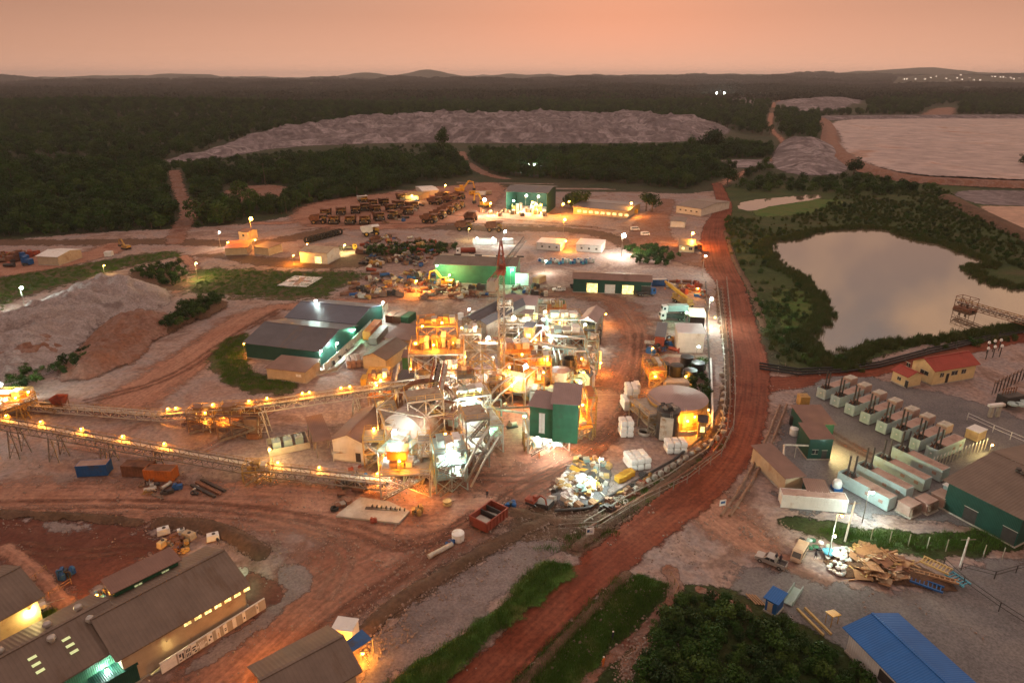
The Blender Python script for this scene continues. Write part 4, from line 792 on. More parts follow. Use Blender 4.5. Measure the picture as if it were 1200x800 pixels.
def tower(name, label, cx, cy, w, d, levels, rz=0.0, m=None, deck=None, bays=(1, 1), cat='steel tower', brace=True, rail=None, skip=(), group=None, roof=None, stair=True, z0=0.0, loc=None, col=.28):
    """steel frame: columns, beams, plated decks, bracing, handrails. (cx, cy) photographed ground centre"""
    p = loc or G(cx, cy, z0); T = thing(name, label, cat, (p[0], p[1], z0), rz, group); m = m or m_steelp; H = levels[-1]; nx, ny = bays
    xs = [-w/2 + w*i/nx for i in range(nx+1)]; ys = [-d/2 + d*i/ny for i in range(ny+1)]; cm = POSTM(H+.1, m, col)
    for i, x in enumerate(xs):
        for j, y in enumerate(ys):
            if i in (0, nx) or j in (0, ny): link('column', cm, T, loc=(x, y, 0))
    zs = [0] + list(levels)
    for q, z in enumerate(levels):
        for (a, b) in (((-w/2,-d/2,z), (w/2,-d/2,z)), ((w/2,-d/2,z), (w/2,d/2,z)), ((w/2,d/2,z), (-w/2,d/2,z)), ((-w/2,d/2,z), (-w/2,-d/2,z))): MB().bar(a, b, .22, .3).ob('beam', m, T)
        for x in xs[1:-1]: MB().bar((x, -d/2, z-.02), (x, d/2, z-.02), .18, .24).ob('beam', m, T)
        if q not in skip: MB().box(-w/2+.12, -d/2+.12, z+.16, w/2-.12, d/2-.12, z+.22).ob('deck', deck or m_steel, T)
        if q not in skip and rail is not False: rails(T, [(-w/2,-d/2,z+.2), (w/2,-d/2,z+.2), (w/2,d/2,z+.2), (-w/2,d/2,z+.2), (-w/2,-d/2,z+.2)], m=rail or m_yel)
    if brace:
        for q in range(len(levels)):
            za, zb = zs[q]+.1, zs[q+1]-.1
            for i in range(nx):
                k = MB(); k.bar((xs[i], -d/2-.12, za), (xs[i+1], -d/2-.12, zb), .13); k.bar((xs[i+1], -d/2-.26, za), (xs[i], -d/2-.26, zb), .13); k.ob('brace', m, T)
            for j in range(ny):
                k = MB(); k.bar((w/2+.12, ys[j], za), (w/2+.12, ys[j+1], zb), .13); k.bar((w/2+.26, ys[j+1], za), (w/2+.26, ys[j], zb), .13); k.ob('brace', m, T)
    if stair and len(levels):
        k = MB(); za = 0
        for q, z in enumerate(levels):
            xa, xb = (-w/2+.5, w/2-.8) if q % 2 == 0 else (w/2-.8, -w/2+.5); yy = -d/2-.9
            for s in (-.4, .4): k.bar((xa, yy+s, za+.1), (xb, yy+s, z+.1), .08, .25)
            n = max(3, int((z-za)/.45))
            for i in range(n): t = (i+.5)/n; k.cbox(xa+(xb-xa)*t, yy, za+(z-za)*t+.1, .3, .8, .05)
            for s in (-.45, .45): k.bar((xa, yy+s, za+1.1), (xb, yy+s, z+1.1), .06)
            za = z
        k.ob('stair', m_steel, T)
    if roof:
        mr_, rh, ov = roof
        for s in (-1, 1): MB().add([(-w/2-ov, s*.02, H+rh+1.6), (w/2+ov, s*.02, H+rh+1.6), (w/2+ov, s*(d/2+ov), H+rh), (-w/2-ov, s*(d/2+ov), H+rh), (-w/2-ov, s*.02, H+rh+1.7), (w/2+ov, s*.02, H+rh+1.7), (w/2+ov, s*(d/2+ov), H+rh+.1), (-w/2-ov, s*(d/2+ov), H+rh+.1)], [(0,1,2,3),(7,6,5,4),(0,4,5,1),(1,5,6,2),(2,6,7,3),(3,7,4,0)]).ob('roof_panel', mr_, T)
        for x in (-w/2, w/2):
            for y in (-d/2, d/2): link('roof_post', POSTM(rh, m, .16), T, loc=(x, y, H))
    return T
def tank(px, py, r, h, label, m=None, roofm=None, cone=.0, z=0, name='storage_tank', cat='tank', group=None, ladder=True, open_=False, rim=True, fill=None, loc=None, n=28, hoops=3):
    p = loc or G(px, py, z); T = thing(name, label, cat, (p[0], p[1], z), 0, group); m = m or m_steel
    k = MB(); k.lathe(0, 0, [(r, 0), (r, h)] if not open_ else [(r, 0), (r, h), (r-.12, h), (r-.12, h-.8)], n); k.ob('shell', m, T, smooth=False)
    if open_: MB().lathe(0, 0, [(r-.13, h-.85), (r-.13, h-.8)], n).ob('liquid', fill or m_dark, T)
    else: MB().lathe(0, 0, [(r+.06, h), (r+.06, h+.06), (.3, h+.08+cone), (.01, h+.09+cone)], n).ob('roof', roofm or m, T)
    if rim:
        for i in range(hoops): MB().ring((0, 0, h*(i+1)/(hoops+.3)), (0, 0, 1), r+.09, .08, n, .12).ob('hoop', m, T)
    if ladder:
        k = MB()
        for s in (-.2, .2): k.bar((s, -r-.25, 0), (s, -r-.25, h+.9), .05)
        for i in range(int(h/.4)): k.bar((-.2, -r-.25, .3+i*.4), (.2, -r-.25, .3+i*.4), .04)
        k.ob('ladder', m_steelp, T)
    return T
def pipe(name, label, pts, r, m, z=.4, group=None, cat='pipe', sup=True, px=True, step=6.0):
    """pipe laid on sleepers along a run of photographed points (px, py[, z])"""
    P = [G(q[0], q[1], q[2] if len(q) > 2 else z) if px else Vector(q) for q in pts]; o = P[0]; T = thing(name, label, cat, (o.x, o.y, 0), 0, group)
    L = [(p.x-o.x, p.y-o.y, p.z) for p in P]; MB().path(L, r, 8).ob('pipe_barrel', m, T)
    if sup:
        for a, b in zip(L[:-1], L[1:]):
            a = Vector(a); b = Vector(b); n = max(1, int((b-a).length/step)); d = (b-a).normalized(); nn = Vector((-d.y, d.x, 0))
            for i in range(n): c = a.lerp(b, (i+.5)/n); MB().bar(c-nn*(r+.35)-Vector((0,0,r+.1)), c+nn*(r+.35)-Vector((0,0,r+.1)), .2, .2).bar((c.x, c.y, 0), (c.x, c.y, c.z-r), .15).ob('sleeper', m_conc, T)
    return T
def fence(name, label, pts, h=2.2, step=3.0, m=None, bars=2, cat='fence', infill=None, pxy=True, group=None, slope=None):
    P = [G(*q) if pxy else Vector((*q, 0)) for q in pts]; o = P[0]; T = thing(name, label, cat, (o.x, o.y, 0), 0, group); m = m or m_steel
    pm = POSTM(h, m, .12); first = True
    for a, b in zip(P[:-1], P[1:]):
        n = max(1, int((b-a).length/step)); a_ = a-o; b_ = b-o
        for i in range(n+(1 if b is P[-1] else 0)): c = a_.lerp(b_, i/n); link('fence_post', pm, T, loc=(c.x, c.y, 0))
        for j in range(bars): z = h*(.96 - .42*j); MB().bar((a_.x, a_.y, z), (b_.x, b_.y, z), .08, .09).ob('rail', m, T)
        if infill:
            d = (b_-a_).normalized(); MB().bar((a_.x, a_.y, h*.46), (b_.x, b_.y, h*.46), .04, h*.85).ob('fence_panel', infill, T)
    return T
def person(px, py, label, top=m_cloth, rz=0.0, hat=m_white, z=0, loc=None):
    """one continuous skinned body, arms and legs tapering, with head; helmet on top"""
    p = loc or G(px, py, z); T = thing('person', label, 'person', (p[0], p[1], z), rz)
    J = [((0,0,.95), .15), ((0,0,1.2), .15), ((0,0,1.42), .14), ((0,0,1.52), .055), ((0,.02,1.64), .095), ((0,.01,1.72), .08)]
    E = [(0,1),(1,2),(2,3),(3,4),(4,5)]
    for s in (-1, 1):
        b = len(J); J += [((s*.11,0,.90), .095), ((s*.13,.03+.06*s,.5), .065), ((s*.13,-.02+.09*s,.09), .045), ((s*.13,.12+.09*s,.05), .035), ((s*.2,0,1.40), .06), ((s*.27,-.02,1.13), .045), ((s*.26,.12,.92), .033), ((s*.26,.17,.84), .028)]
        E += [(0,b),(b,b+1),(b+1,b+2),(b+2,b+3),(2,b+4),(b+4,b+5),(b+5,b+6),(b+6,b+7)]
    me = bpy.data.meshes.new('body'); me.from_pydata([j[0] for j in J], E, []); me.materials.append(top); o = link('body', me, T)
    sk = o.modifiers.new('skin', 'SKIN'); sk.use_smooth_shade = True
    for v, j in zip(me.skin_vertices[0].data, J): v.radius = (j[1], j[1])
    me.skin_vertices[0].data[0].use_root = True; o.modifiers.new('sub', 'SUBSURF').levels = 1
    MB().lathe(0, .015, [(.145, 1.70), (.13, 1.78), (.07, 1.84), (.01, 1.855)], 12).ob('helmet', hat, T, smooth=True)
    return T
# ================= VEHICLES =================
_wm = {}
def wheel(parent, x, y, r, w, side=1, hub=None):
    key = (round(r, 2), round(w, 2), hub.name if hub else '')
    if key not in _wm:
        t = MB(); n = 16
        t.tube((0,-w/2,0), (0,w/2,0), r, n=n)
        for k in range(n): a = 2*pi*k/n; t.cbox(cos(a)*r, 0, sin(a)*r, .06*r*2, w*.9, .1*r)
        h = MB().tube((0,-w/2-.03,0), (0,w/2+.03,0), r*.5, n=12).tube((0,-w/2-.06,0), (0,w/2+.06,0), r*.2, n=8)
        _wm[key] = (t.mesh('tyre', m_rub), h.mesh('rim', hub or m_silver))
    t, h = _wm[key]; o = link('wheel', t, parent, loc=(x, y, r)); link('rim', h, o); return o
def extrude_side(prof, y0, y1):
    """solid from a side profile [(x, z)...] between y0 and y1"""
    n = len(prof); P = [(x, y0, z) for x, z in prof] + [(x, y1, z) for x, z in prof]
    return P, [(k, (k+1) % n, n+(k+1) % n, n+k) for k in range(n)] + [tuple(range(n-1, -1, -1)), tuple(range(n, 2*n))]
def haul_truck(label, px, py, rz, group='dump trucks parked in the mining yard', body=None, bed=None):
    body = body or m_yeld; p = G(px, py); T = thing('haul_truck', label, 'dump truck', (p.x, p.y, 0), rz, group)
    # x forward; 10 m long
    MB().box(-4.2,-1.1,1.2, 4.4,1.1,1.9).box(3.2,-2.6,1.5, 4.7,2.6,2.0).box(4.4,-2.2,.9,4.75,2.2,1.6).ob('chassis', m_dark, T)
    MB().add(*extrude_side([(2.6,1.9),(4.6,1.9),(4.6,3.4),(4.3,3.8),(2.6,3.8)], -1.2, 1.3)).ob('hood', body, T)
    c = MB().add(*extrude_side([(1.4,3.0),(3.3,3.0),(3.5,4.0),(3.2,4.9),(1.4,4.9)], 1.35, 2.8)).ob('cab', body, T); MB().box(3.3,1.5,3.9,3.52,2.65,4.6).box(1.7,2.78,3.9,3.1,2.83,4.6).box(1.7,1.31,3.9,3.1,1.36,4.6).ob('windscreen', m_glass, c)
    MB().box(4.62,-1.0,2.1,4.68,1.0,3.3).ob('grille', m_dark, T)
    b_ = MB().add(*extrude_side([(-4.9,3.6),(-4.2,2.4),(-.5,2.1),(1.2,3.0),(1.2,5.0),(4.9,5.3),(4.9,5.45),(.9,5.3),(-4.9,4.6)], -2.9, -2.7)); b_.add(*extrude_side([(-4.9,3.6),(-4.2,2.4),(-.5,2.1),(1.2,3.0),(1.2,5.0),(4.9,5.3),(4.9,5.45),(.9,5.3),(-4.9,4.6)], 2.7, 2.9))
    b_.add(*extrude_side([(-4.9,3.5),(-4.2,2.3),(-.5,2.0),(1.2,2.9),(1.2,5.0),(4.9,5.25),(4.9,5.4),(1.0,5.2),(1.0,3.1),(-.5,2.25),(-4.1,2.55),(-4.9,3.7)], -2.7, 2.7))
    for i in range(5): x = -3.6+i*1.1; b_.box(x-.1,-3.05,2.6,x+.1,-2.9,4.9).box(x-.1,2.9,2.6,x+.1,3.05,4.9)
    b_.ob('dump_body', bed or m_rust, T)
    for s in (-1, 1):
        wheel(T, 3.0, s*2.4, 1.35, .9, hub=body); wheel(T, -2.2, s*2.15, 1.35, 1.5, hub=body); MB().cbox(4.74, s*1.9, 1.8, .1, .5, .3).ob('headlight', m_white, T)
    rails(T, [(4.6,-2.6,3.05),(4.6,2.7,3.05)], .9, body); MB().box(2.6,-2.7,2.95,4.65,-1.25,3.02).ob('walkway', m_dark, T); return T
def car_like(name, label, cat, px, py, rz, L, w, prof, glass, col, wr=.36, wx=(.3, .3), extra=None, group=None):
    p = G(px, py); T = thing(name, label, cat, (p.x, p.y, 0), rz, group)
    MB().add(*extrude_side(prof, -w/2, w/2)).ob('body', col, T)
    k = MB()
    for g in glass: k.add(*extrude_side(g, -w/2-.02, w/2+.02))
    k.ob('side_window', m_glass, T)
    for s in (-1, 1):
        for x in (L/2-wx[0]*L*.62, -L/2+wx[1]*L*.62): wheel(T, x, s*(w/2-.1), wr, .24)
        MB().cbox(L/2+.01, s*(w/2-.25), .75, .06, .32, .18).ob('headlight', m_sack, T); MB().cbox(-L/2-.01, s*(w/2-.12), .85, .06, .16, .3).ob('tail_light', m_rustl, T)
    return T
def pickup(label, px, py, rz, col, cargo=False, group=None):
    L = 5.3; T = car_like('pickup_truck', label, 'pickup truck', px, py, rz, L, 1.8, [(-2.65,.45),(2.55,.4),(2.65,.8),(2.5,1.05),(1.25,1.15),(.65,1.75),(-.75,1.78),(-.95,1.15),(-.95,.85),(-2.65,.85)], [[(1.0,1.18),(.58,1.66),(.05,1.68),(.05,1.18)],[(-.05,1.18),(-.05,1.68),(-.68,1.68),(-.82,1.18)]], col, group=group)
    k = MB()
    for s in (-1, 1): k.box(-2.65, s*.86-.04, .85, -.95, s*.86+.04, 1.2)
    k.box(-2.66,-.9,.6,-2.6,.9,1.2).ob('cargo_side', col, T); MB().add([(1.22,-.78,1.19),(1.22,.78,1.19),(.68,.7,1.77),(.68,-.7,1.77)], [(0,1,2,3)]).ob('windscreen', m_glass, T); MB().box(-2.58,-.8,.86,-1.0,.8,.90).ob('cargo_bed', m_dark, T); return T
def van(label, px, py, rz, col, group=None, L=4.8, H=2.1):
    T = car_like('minibus', label, 'van', px, py, rz, L, 1.75, [(-L/2,.4),(L/2,.35),(L/2+.05,.85),(L/2-.15,1.15),(L/2-.75,H-.12),(L/2-1.1,H),(-L/2+.1,H),(-L/2,H-.2)], [[(L/2-.45,1.2),(L/2-.95,H-.25),(L/2-1.7,H-.25),(L/2-1.7,1.2)],[(L/2-1.8,1.2),(L/2-1.8,H-.25),(-.4,H-.25),(-.4,1.2)],[(-.5,1.2),(-.5,H-.25),(-L/2+.3,H-.25),(-L/2+.3,1.2)]], col, group=group)
    a = MB(); a.add([(L/2-.13,-.75,1.2),(L/2-.13,.75,1.2),(L/2-.73,.68,H-.13),(L/2-.73,-.68,H-.13)], [(0,1,2,3)]); a.ob('windscreen', m_glass, T); MB().box(-L/2+.4,-.7,H,L/2-1.5,.7,H+.04).ob('roof', col, T); return T
def lorry(label, px, py, rz, cabm, loadm, kind='box', L=9.5, group=None, cat='truck'):
    p = G(px, py); T = thing('lorry', label, cat, (p.x, p.y, 0), rz, group); MB().box(-L/2,-.5,.7,L/2,.5,1.0).ob('chassis', m_dark, T)
    c = MB().add(*extrude_side([(L/2-2.1,.7),(L/2,.7),(L/2,1.9),(L/2-.25,3.0),(L/2-2.1,3.1)], -1.2, 1.2)).ob('cab', cabm, T); MB().add([(L/2+.01,-1.05,1.9),(L/2+.01,1.05,1.9),(L/2-.2,1.0,2.8),(L/2-.2,-1.0,2.8)], [(0,1,2,3)]).box(L/2-1.3,-1.23,1.8,L/2-.5,1.23,2.6).ob('windscreen', m_glass, c)
    if kind == 'box':
        k = MB().box(-L/2,-1.25,1.1,L/2-2.4,1.25,3.3)
        for i in range(10): x = -L/2+.4+i*(L-3.2)/9.5; k.box(x,-1.31,1.2,x+.12,1.31,3.25)
        k.ob('cargo_box', loadm, T)
    elif kind == 'tank': MB().tube((-L/2+.1,0,2.1), (L/2-2.4,0,2.1), 1.15, n=18).box(-L/2+.3,-.3,3.2,L/2-2.6,.3,3.32).ob('tank_barrel', loadm, T)
    else: MB().box(-L/2,-1.25,1.1,L/2-2.4,1.25,1.3).box(-L/2,-1.25,1.3,L/2-2.4,-1.19,2.0).box(-L/2,1.19,1.3,L/2-2.4,1.25,2.0).ob('cargo_bed', loadm, T)
    for x in (L/2-1.2, -L/2+1.3, -L/2+2.5):
        for s in (-1, 1): wheel(T, x, s*1.0, .5, .35)
    return T
def excavator(label, px, py, rz, m, sc=1.0, group=None, reach=1.0, cat='excavator'):
    p = G(px, py); T = thing('excavator', label, cat, (p.x, p.y, 0), rz, group); T.scale = (sc,)*3
    for s in (-1, 1): MB().add(*extrude_side([(-2.0,.1),(2.0,.1),(2.4,.5),(2.0,.9),(-2.0,.9),(-2.4,.5)], s*1.25-.3, s*1.25+.3)).ob('track', m_dark, T)
    MB().box(-2.2,-1.4,1.0,1.3,1.4,2.1).box(-2.5,-1.4,1.1,-2.2,1.4,2.3).ob('house', m, T); c = MB().box(-.2,.4,2.1,1.3,1.4,3.2).ob('cab', m, T); MB().box(1.3,.5,2.2,1.34,1.3,3.1).box(0,1.4,2.3,1.1,1.43,3.0).ob('cab_window', m_glass, c)
    MB().bar((1.0,-.2,1.8), (3.6,-.2,5.0), .5, .6).bar((3.6,-.2,5.0), (5.6,-.2,4.4), .45, .5).ob('boom', m, T); MB().bar((5.5,-.2,4.5), (5.9*reach+.2,-.2,1.8), .35, .45).ob('dipper_arm', m, T)
    MB().add(*extrude_side([(5.4,1.9),(6.5,1.8),(6.4,.9),(5.7,.6),(5.2,1.1)], -.8, .4)).ob('bucket', m_dark, T); return T
def mobile_crane(label, px, py, rz, m):
    p = G(px, py); T = thing('mobile_crane', label, 'mobile crane', (p.x, p.y, 0), rz); MB().box(-5.5,-1.3,1.0,5.0,1.3,1.7).ob('carrier_deck', m, T)
    for x in (-4.4,-2.9,2.2,3.7):
        for s in (-1, 1): wheel(T, x, s*1.15, .65, .5)
    c = MB().box(4.0,-1.2,1.7,5.6,.4,3.0).ob('cab', m, T); MB().box(5.6,-1.1,2.2,5.64,.3,2.9).box(4.3,-1.24,2.2,5.4,-1.2,2.9).ob('cab_window', m_glass, c)
    MB().box(-3.6,-1.2,1.75,.2,1.2,3.1).box(-4.6,-1.3,1.8,-3.6,1.3,2.9).ob('superstructure', m_yeld, T)
    MB().bar((-2.4,0,3.0), (9.0,0,5.4), .9, 1.0).ob('boom', m_yel, T); MB().bar((9.0,0,5.4), (11.2,0,5.85), .6, .7).ob('boom', m_yel, T); MB().tube((-.5,0,2.4), (3.6,0,4.0), .18).ob('lift_ram', m_steel, T); MB().bar((10.9,0,5.5), (10.9,0,3.2), .05).cbox(10.9,0,3.0,.4,.4,.6).ob('hook_block', m_oran, T); return T
def sacks(label, px, py, rz, nx, ny, nz, m=None, group='stacks of white bulk bags', px2=None, s=1.0):
    """stack of square bulk bags, each a part"""
    p = G(px, py); T = thing('bulk_bag_stack', label, 'bag stack', (p.x, p.y, 0), rz, group); r = random.Random(px)
    V = []; k = MB(); a = .5*s; q = .40*s
    k.add([(-q,-q,0),(q,-q,0),(q,q,0),(-q,q,0),(-a,-a,.25*s),(a,-a,.25*s),(a,a,.25*s),(-a,a,.25*s),(-a,-a,.75*s),(a,-a,.75*s),(a,a,.75*s),(-a,a,.75*s),(-q,-q,.95*s),(q,-q,.95*s),(q,q,.95*s),(-q,q,.95*s)],
          [(3,2,1,0),(12,13,14,15)] + [(l+i, l+(i+1) % 4, l+4+(i+1) % 4, l+4+i) for l in (0,4,8) for i in range(4)]); k.box(-.1*s,-.1*s,.95*s,.1*s,.1*s,1.02*s); me = k.mesh('bulk_bag', m or m_sack)
    for i in range(nx):
        for j in range(ny):
            for l in range(nz): link('bulk_bag', me, T, loc=((i-(nx-1)/2)*1.12*s, (j-(ny-1)/2)*1.06*s+r.uniform(-.05,.05), l*.98*s), rz=r.uniform(-.06,.06))
    return T
def skip_bin(label, px, py, rz, m, L=7.5, w=4.2, h=2.4):
    p = G(px, py); T = thing('skip_bin', label, 'skip', (p.x, p.y, 0), rz); k = MB()
    k.box(-L/2,-w/2,.5,L/2,-w/2+.12,h).box(-L/2,w/2-.12,.5,L/2,w/2,h).box(-L/2,-w/2+.12,.5,-L/2+.12,w/2-.12,h).box(L/2-.12,-w/2+.12,.5,L/2,w/2-.12,h).box(-L/2+.12,-w/2+.12,.5,L/2-.12,w/2-.12,.62).ob('bin_wall', m, T)
    for i in range(7):
        x = -L/2+.3+i*(L-.6)/6; MB().box(x-.08,-w/2-.14,.4,x+.08,-w/2-.002,h).box(x-.08,w/2+.002,.4,x+.08,w/2+.14,h).ob('rib', m, T)
    MB().box(-L/2-.1,-w/2-.1,h,L/2+.1,-w/2+.14,h+.15).box(-L/2-.1,w/2-.14,h,L/2+.1,w/2+.1,h+.15).box(-L/2-.1,-w/2+.14,h,-L/2+.14,w/2-.14,h+.15).box(L/2-.14,-w/2+.14,h,L/2+.1,w/2-.14,h+.15).ob('rim', m, T)
    MB().box(-.1,-w/2+.14,1.2,.1,w/2-.14,h-.1).box(1.6,-w/2+.14,1.2,1.8,w/2-.14,h-.1).ob('cross_bar', m_dark, T); MB().box(-L/2+.6,-w/2+.4,.64,-.5,w/2-.4,1.4).cbox(1.0,.2,1.0,1.0,2.6,.7,.2).ob('scrap_load', m_steelp, T)
    for s in (-1, 1): MB().box(-L/2,s*1.2-.12,.1,L/2,s*1.2+.12,.48).ob('skid', m_dark, T)
    return T
def genset(label, px, py, rz, group, L=11.5, radiator=True, z=0):
    """containerised generator: open engine end with pipes and two tall exhaust stacks at -x, radiator box at +x"""
    p = G(px, py); T = thing('generator_container', label, 'generator', (p.x, p.y, 0), rz, group); w = 2.6; H = 3.0
    MB().box(-L/2+.0,-w/2,.15,-L/2+.12,w/2,H).box(-L/2+.12,-w/2,.15,L/2,-w/2+.1,H).box(-L/2+.12,w/2-.1,.15,L/2,w/2,H).box(L/2-.12,-w/2+.1,.15,L/2,w/2-.1,H).ob('enclosure', m_gset, T)
    MB().box(-L/2+3.4,-w/2+.1,H-.15,L/2-.12,w/2-.1,H+.02).ob('roof', m_gtop, T); MB().box(-L/2+.2,-w/2+.12,1.0,-L/2+3.3,w/2-.12,2.5).ob('engine_bay', m_dark, T)
    for y in (-.6, .6): MB().tube((-L/2+2.0+y*.5,y,2.5), (-L/2+2.0+y*.5,y,7.4), .2, n=8).tube((-L/2+2.0+y*.5,y,2.6), (-L/2+2.0+y*.5,y,3.4), .3, n=8).ob('exhaust_stack', m_dark, T)
    r = random.Random(px+py)
    for i in range(6): k = MB(); a = (-L/2+.4+r.random()*2.8, r.uniform(-1,1), 2.5); k.tube(a, (a[0]+r.uniform(-.6,.6), a[1]+r.uniform(-.4,.4), 3.1+r.random()*.4), .12, n=6); k.ob('engine_pipe', m_rust, T)
    MB().box(-L/2-.05,-.6,.5,-L/2,.6,2.4).ob('door', m_cy, T); MB().cbox(-L/2-.06, 0, 1.7, .04, .35, .3).ob('panel_label', m_sack, T)
    for x in (1.2, L/2-1.6): MB().cbox(x, -w/2-.02, 1.6, .9, .05, .7).ob('louvre', m_gtop, T)
    if radiator:
        k = MB().box(L/2+.4,-1.2,1.6,L/2+3.4,1.2,3.5).ob('radiator_box', m_gtop, T); MB().box(L/2+.5,-1.1,3.5,L/2+3.3,1.1,3.7).ring((L/2+1.2,0,3.74), (0,0,1), .65, .1, 14, .1).ring((L/2+2.6,0,3.74), (0,0,1), .65, .1, 14, .1).ob('radiator_fan', m_steelp, k)
        for x in (L/2+.5, L/2+3.3):
            for y in (-1.1, 1.1): link('leg', POSTM(1.6, m_dark, .15), T, loc=(x, y, 0))
    return T
# ================= CONVEYORS, MILLS =================
def gantry(name, label, P0, P1, z0, z1, w=2.4, h=1.8, legs=(), lights=(), m=None, covered=False, belt_at=0.0, cat='conveyor', leg_name='trestle', group=None, n=None):
    """belt conveyor in a lattice truss between two photographed points whose bottom chords stand z0 and z1 high"""
    a = G(*P0, z0); b = G(*P1, z1); d = b-a; L = d.length; ang = atan2(d.y, d.x); T = thing(name, label, cat, (a.x, a.y, 0), ang, group); m = m or m_steel
    Lh = hypot(d.x, d.y)
    def Z(x): return z0 + (z1-z0)*x/Lh
    def Q(x, y, z): return (x, y, Z(x)+z)
    for y in (-w/2, w/2):
        for z in (0, h): MB().bar(Q(0,y,z), Q(Lh,y,z), .18, .2).ob('chord', m, T)
        k = MB(); n_ = n or max(4, int(Lh/2.2))
        for i in range(n_):
            x0 = Lh*i/n_; x1 = Lh*(i+1)/n_; k.bar(Q(x0,y,0), Q(x0,y,h), .1); k.bar(Q(x0,y,0) if i % 2 else Q(x1,y,0), Q(x1,y,h) if i % 2 else Q(x0,y,h), .09)
        k.ob('lattice', m, T)
    k = MB().add([Q(0,-.6,h*.55+belt_at), Q(Lh,-.6,h*.55+belt_at), Q(Lh,0,h*.45+belt_at), Q(0,0,h*.45+belt_at), Q(Lh,.6,h*.55+belt_at), Q(0,.6,h*.55+belt_at)], [(0,1,2,3),(3,2,4,5)]); k.ob('belt', m_belt, T)
    k = MB(); r = random.Random(int(P0[0]))
    for i in range(int(Lh/1.3)): x = .6+i*1.3; k.tube(Q(x,-.7,h*.35+belt_at), Q(x,.7,h*.35+belt_at), .09, n=6)
    k.ob('idler_rollers', m_dark, T)
    k = MB()
    for i in range(int(Lh/.5)): x = .25+i*.5; k.cbox(x, r.uniform(-.12,.12), Z(x)+h*.5+.08+belt_at, .5, .5+r.random()*.3, .18+r.random()*.12, r.random())
    k.ob('ore_on_belt', m_ore, T)
    k = MB(); k.add([Q(0,w/2,h*.35), Q(Lh,w/2,h*.35), Q(Lh,w/2+.9,h*.35), Q(0,w/2+.9,h*.35)], [(0,1,2,3)]); k.ob('walkway', m_steelp, T)
    rails(T, [Q(0,w/2+.9,h*.35), Q(Lh,w/2+.9,h*.35)], 1.1, m_yeld); rails(T, [Q(0,-w/2-.1,h), Q(Lh,-w/2-.1,h)], .7, m_yeld)
    if covered: MB().add([Q(0,-w/2-.3,h+.3), Q(Lh,-w/2-.3,h+.3), Q(Lh,0,h+.9), Q(0,0,h+.9), Q(Lh,w/2+.3,h+.3), Q(0,w/2+.3,h+.3)], [(0,1,2,3),(3,2,4,5)]).ob('cover', m_roof, T)
    for f in legs:
        x = Lh*f; H = Z(x); k = MB(); sp = .6+H*.12
        for y in (-w/2, w/2):
            s = 1 if y > 0 else -1; k.bar((x-.7-H*.09,y+s*H*.06,0), (x-.35,y,H), .2); k.bar((x+.7+H*.09,y+s*H*.06,0), (x+.35,y,H), .2)
            for t in (.25,.55,.85): k.bar((x-.7-H*.09*(1-t),y+s*H*.06*(1-t),H*t), (x+.7+H*.09*(1-t),y+s*H*.06*(1-t),H*t), .1)
            k.bar((x-.7-H*.09,y+s*H*.06,0), (x+.6,y,H*.55), .09); k.bar((x+.7,y,H*.5), (x-.4,y,H*.95), .09)
        k.bar((x-.5,-w/2,H*.6), (x-.5,w/2,H*.6), .1).bar((x+.5,-w/2,H*.9), (x+.5,w/2,H*.3), .1); k.ob(leg_name, m, T)
    T['L'] = Lh; T['z0'] = z0; T['z1'] = z1; return T, Lh
def belt_lamps(T, Lh, fr, w, h, kind, power, labels, hh=1.6, side=1):
    for f, lb in zip(fr, labels):
        c = T.matrix_basis @ Vector((Lh*f, side*(w/2+.9), 0)); z = T['z0'] + (T['z1']-T['z0'])*f + h*.35
        t = thing('belt_lamp', lb, 'lamp', (c.x, c.y, z), T.rotation_euler.z, 'orange lamps along the conveyor belts')
        MB().tube((0,0,0), (0,0,hh), .05, n=5).tube((0,0,hh), (0,-side*.6,hh+.1), .04, n=5).ob('pole', m_steelp, t); bulb(t, 0, -side*.6, hh-.1, kind, power, .16)
